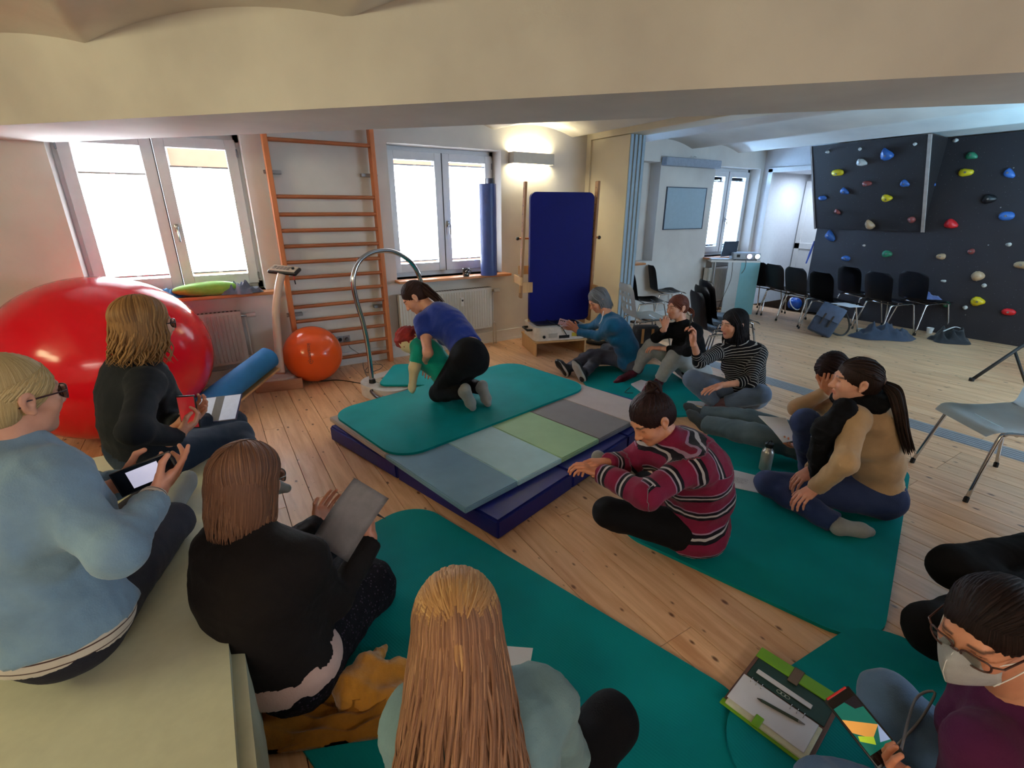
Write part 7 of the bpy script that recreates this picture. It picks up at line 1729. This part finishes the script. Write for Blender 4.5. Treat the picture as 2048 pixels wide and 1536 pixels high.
# mustard cardigan on the mat
M_must = mat('mustard_knit', srgb(192, 128, 34), 0.95, var=.15, sheen=.5, bump=.6, bscale=160)
b = B(); rg = random.Random(5)
path = smooth_pts([fz(470, 1345, .05), fz(530, 1400, .06), fz(600, 1412, .07), fz(680, 1410, .08), fz(745, 1400, .09), fz(800, 1385, .08)], 6)
def scarff(u, v):
    i = u * (len(path) - 1); k = min(int(i), len(path) - 2); p = path[k] + (path[k + 1] - path[k]) * (i - k)
    t = nrm(path[k + 1] - path[k]); sd_ = nrm(np.cross(t, [0, 0, 1])); w = (v - .5) * 2; W = .11 + .03 * math.sin(5 * u + 1)
    z = .018 + .055 * (1 - w * w) * (.7 + .3 * math.sin(9 * u)) + .018 * (1 - abs(math.sin(7 * w + 3 * u + math.sin(6 * u)))) + .012 * math.sin(22 * u + 4 * w)
    return (p[0] + sd_[0] * w * W, p[1] + sd_[1] * w * W, max(z * (1 if abs(w) < .98 else .3), .018))
b.grid(scarff, 90, 34); bmesh.ops.solidify(b.bm, geom=list(b.bm.faces), thickness=-.006)
tag_c = b.build('body_panel', M_must, smooth=True); cd = empty('cardigan', (0, 0, 0), 'mustard yellow cardigan lying crumpled on the teal mat behind the long haired woman', 'cardigan'); tag_c.parent = cd
V, Q = sdf_mesh([cap(fz(700, 1370, .06), fz(735, 1330, .07), .06, .05), cap(fz(735, 1330, .07), fz(772, 1292, .03), .045, .012), cap(fz(725, 1370, .07), fz(800, 1340, .06), .05, .05), cap(fz(700, 1400, .05), fz(790, 1400, .05), .05, .06)], .008, .03)
V = V + vnormals(V, Q) * (.010 * vnoise(V, 9, True, 24, 3))[:, None]; V[:, 2] = np.maximum(V[:, 2], .019)
link('sleeve', mk_mesh('sleeve', V, Q), M_must, cd)
# water bottle
p = fz(1529, 938, mz); bt = empty('water_bottle', (p[0], p[1], mz), 'brushed steel water bottle with black cap standing on the teal mat', 'bottle')
M_steel = mat('brushed_steel', srgb(190, 186, 182), .35, .6, var=.08, stretch=(1, 1, .1), scale=60)
B().lathe([(0, 0), (.034, 0), (.0365, .004), (.0365, .12), (.034, .135), (.024, .148), (.021, .152), (.021, .165), (.0, .165)], seg=32).build('flask', M_steel, bt, smooth='auto')
B().lathe([(.0225, .152), (.0235, .155), (.0225, .158), (.0235, .161), (.0225, .164)], seg=24).build('neck_thread', M_steel, bt)
B().lathe([(0, .163), (.026, .163), (.027, .166), (.027, .186), (.024, .19), (0, .19)], seg=24).build('cap', M_black, bt, smooth='auto')
B().tube([(.02, 0, .188), (.018, 0, .202), (0, 0, .208), (-.018, 0, .202), (-.02, 0, .188)], .004, seg=8).build('cap_loop', M_black, bt, smooth=True)
def on_floor(px, py, z=mz): return fz(px, py, z)
def quadsheet(name, pts, m, label, cat='paper', th=.002, z=mz):
    P = [fz(x, y, z) for x, y in pts]; b = B(); b.poly(P, (0, 0, th)); return tag(b.build(name, m), label, cat)
q = quadsheet('notepad', [(1452, 972), (1466, 941), (1592, 972), (1545, 992)], M_paper, 'handwritten notepad on the mat beside the steel bottle', 'notepad', .006)
c0_, c1_ = fz(1462, 968, mz), fz(1530, 983, mz); writing(q, fz(1480, 962, mz + .0055), c1_ - c0_, .13, .10, lines=9, seed=3)
a_, b_ = fz(1514, 963, mz + .012), fz(1552, 977, mz + .012); tag(B().cyl(a_, b_, .005, seg=8).build('pen', M_black), 'dark pen lying on the handwritten notepad beside the bottle', 'pen')
q = quadsheet('paper', [(1366, 812), (1376, 802), (1402, 803), (1432, 817), (1403, 829)], M_paper, 'white sheet on the mat in front of the striped shirt woman', 'paper'); a_, b_ = fz(1392, 811, mz + .006), fz(1410, 815, mz + .006)
tag(B().cyl(a_, b_, .004, seg=8).build('pen', mat('pen_tan', srgb(190, 170, 130), .5)), 'tan pencil on the white sheet in front of the striped shirt woman', 'pencil')
nb = quadsheet('notebook', [(1262, 770), (1282, 762), (1302, 768), (1282, 784)], M_paper, 'small white notebook lying on the mat in front of the chin-on-hand woman', 'notebook', .014)
cable('cord', [fz(1260, 775, mz), fz(1250, 785, mz), fz(1266, 786, mz + .002)], .005, M_black, 'short black cord beside the small white notebook on the mat')
# open notebook of the woman behind
dn_ = depth(n8['J']['wrL']) - .03; ro = empty('notebook', (0, 0, 0), 'open notebook on the lap of the woman in the beige jumper', 'notebook')
A_ = [fd(1517, 831, dn_ + .12), fd(1572, 836, dn_ + .10), fd(1584, 861, dn_ + .02), fd(1545, 858, dn_ + .04)]; C_ = [fd(1545, 858, dn_ + .04), fd(1584, 861, dn_ + .02), fd(1588, 880, dn_ - .04), fd(1566, 884, dn_ - .04)]
for P in (A_, C_): B().poly(P, np.array([0, 0, -.006])).build('page_block', M_paper, ro)
# sheet and pencil in front of the long haired woman
dz = depth(p4['J']['wrR']); P = [fd(985, 1290, dz + .1), fd(1066, 1296, dz + .1), fd(1056, 1352, dz), fd(985, 1350, dz)]
b = B(); b.poly(P, (0, 0, -.002)); pp = tag(b.build('paper', M_paper), 'sheet of paper on the lap of the long haired woman in the foreground', 'paper')
tag(B().cyl(fd(1036, 1352, dz - .02), fd(1046, 1332, dz + .02), .004, seg=6).build('pencil', mat('yellow_pencil', srgb(206, 164, 30), .4)), 'yellow pencil in the hand of the long haired woman', 'pencil')
# yellow thing at the left
p = fz(93, 886, BZ); p[1] = min(p[1], 2.93); tag(B().cyl(p - [0, 0, .0], p + [0, 0, .06], .012, .010, seg=12).box(p + [0, 0, .062], (.02, .02, .014), bev=.004).build('marker_pen', mat('yellow_plastic', srgb(226, 160, 30), .4), smooth='auto'), 'yellow marker standing behind the shoulder of the pale blue jumper woman', 'pen')

# ---- green organiser
og = empty('organiser', (0, 0, 0), 'open lime green ring organiser with white pages lying on the mat edge', 'organiser')
zo = .037
Pn = lambda x, y, z=zo: fz(x, y, z)
c00, c01 = Pn(1432, 1405), Pn(1520, 1296)     # left edge: bottom-left cover corner, top-left
c10, c11 = Pn(1560, 1530), Pn(1678, 1372)
M_lime = mat('lime_leatherette', srgb(112, 168, 24), .4, var=.06, bump=.1, bscale=200); M_brown = mat('brown_leatherette', srgb(104, 70, 58), .5, var=.08, bump=.2, bscale=200); M_dgreen = mat('dark_green_lining', srgb(16, 52, 42), .5)
o_ = Pn(1490, 1353); ex = nrm(Pn(1640, 1455) - Pn(1488, 1350)); ex[2] = 0; ex = nrm(ex); ey = np.array([-ex[1], ex[0], 0])
U = lambda p: (float((p - o_) @ ex), float((p - o_) @ ey))
def G(x, y, z): return o_ + ex * x + ey * y + np.array([0, 0, z - o_[2]])
Wd = float(np.linalg.norm((Pn(1640, 1452) - Pn(1492, 1340))[:2]))      # spine length
dl_ = abs(U(c00)[1]); du_ = abs(U(c01)[1]) 
def gbox(x0, x1, y0, y1, z0, z1, m, name, par=og, bev=.002):
    return B().box(G((x0 + x1) / 2, (y0 + y1) / 2, (z0 + z1) / 2), (abs(x1 - x0), abs(y1 - y0), abs(z1 - z0)), rot=basis(ex, ey, (0, 0, 1)), bev=bev).build(name, m, par)
D1, D2 = U(Pn(1436, 1400))[1], U(Pn(1524, 1296))[1]
lo_, hi_ = min(D1, D2), max(D1, D2)
gbox(-.012, Wd + .012, lo_, hi_, .0345, .0375, M_brown, 'cover')
gbox(-.014, Wd + .014, lo_ - .004, lo_ + .022, .0345, .040, M_lime, 'cover_edge')
gbox(-.012, Wd + .012, hi_ - .055, hi_, .0375, .043, M_lime, 'cover_flap')
gbox(.0, Wd - .0, .012, hi_ - .05, .0375, .039, M_dgreen, 'lining')
gbox(.0, Wd, lo_ + .006, -.004, .0375, .047, mat('cream_page', srgb(206, 204, 176), .8), 'page_block')
gbox(-.004, Wd - .012, lo_ + .026, -.002, .047, .0495, M_paper, 'page')
gbox(.02, Wd - .05, .042, .062, .041, .0425, M_paper, 'card')
gbox(Wd * .42, Wd * .55, hi_ - .075, hi_ + .002, .043, .0455, mat('brown_strap', srgb(104, 84, 66), .6), 'closing_strap')
gbox(Wd * .36, Wd * .46, lo_ - .006, lo_ + .04, .048, .053, M_lime, 'closing_tab', bev=.0024)
for fx_ in (.10, .17, .24, .62, .70, .78):
    cx_ = Wd * fx_
    B().tube([G(cx_, -.006 + .011 * math.cos(a), .0475 + .011 * math.sin(a)) for a in [math.pi * k / 8 for k in range(9)]], .0014, seg=6).build('ring', M_chrome, og, smooth=True)
mk_ = B()
for i in range(3):
    mk_.tube([G(Wd * .42 + i * .013 + .008 * math.cos(a), .030 + .007 * math.sin(a), .0394) for a in [2 * math.pi * k / 14 for k in range(14)]], .0011, seg=5, closed=True)
mk_.build('printed_emblem', mat('silver_print', srgb(170, 176, 170), .5), og)['kind'] = 'stuff'
a_, b_ = fz(1514, 1396, .053), fz(1610, 1449, .053); pn = empty('pen', (0, 0, 0), 'dark green transparent pen lying on the organiser pages', 'pen')
d_ = nrm(b_ - a_); B().cyl(a_ + d_ * .015, b_ - d_ * .02, .0048, seg=12).build('barrel', mat('dark_green_plastic', srgb(46, 66, 58), .3), pn, smooth='auto')
B().cyl(a_ + d_ * .015, a_, .0048, .001, seg=12).build('tip', M_black, pn); B().cyl(b_ - d_ * .02, b_, .0048, .0015, seg=12).build('end_piece', M_alu, pn)
# ================================================================== put every grouping empty at the base of its thing
for root in [o for o in COL.objects if o.type == 'EMPTY' and o.parent is None and o.get('kind') != 'structure' and o.location.length < 1e-6]:
    lo = np.full(3, 1e9); hi = -lo
    for ch in root.children_recursive:
        if ch.type != 'MESH' or not len(ch.data.vertices): continue
        v = np.empty(len(ch.data.vertices) * 3, np.float32); ch.data.vertices.foreach_get('co', v); v = v.reshape(-1, 3) + np.array(ch.location)
        lo = np.minimum(lo, v.min(0)); hi = np.maximum(hi, v.max(0))
    if lo[0] > 1e8: continue
    c = Vector(((lo[0] + hi[0]) / 2, (lo[1] + hi[1]) / 2, lo[2])); root.location = c
    for ch in root.children: ch.location = ch.location - c
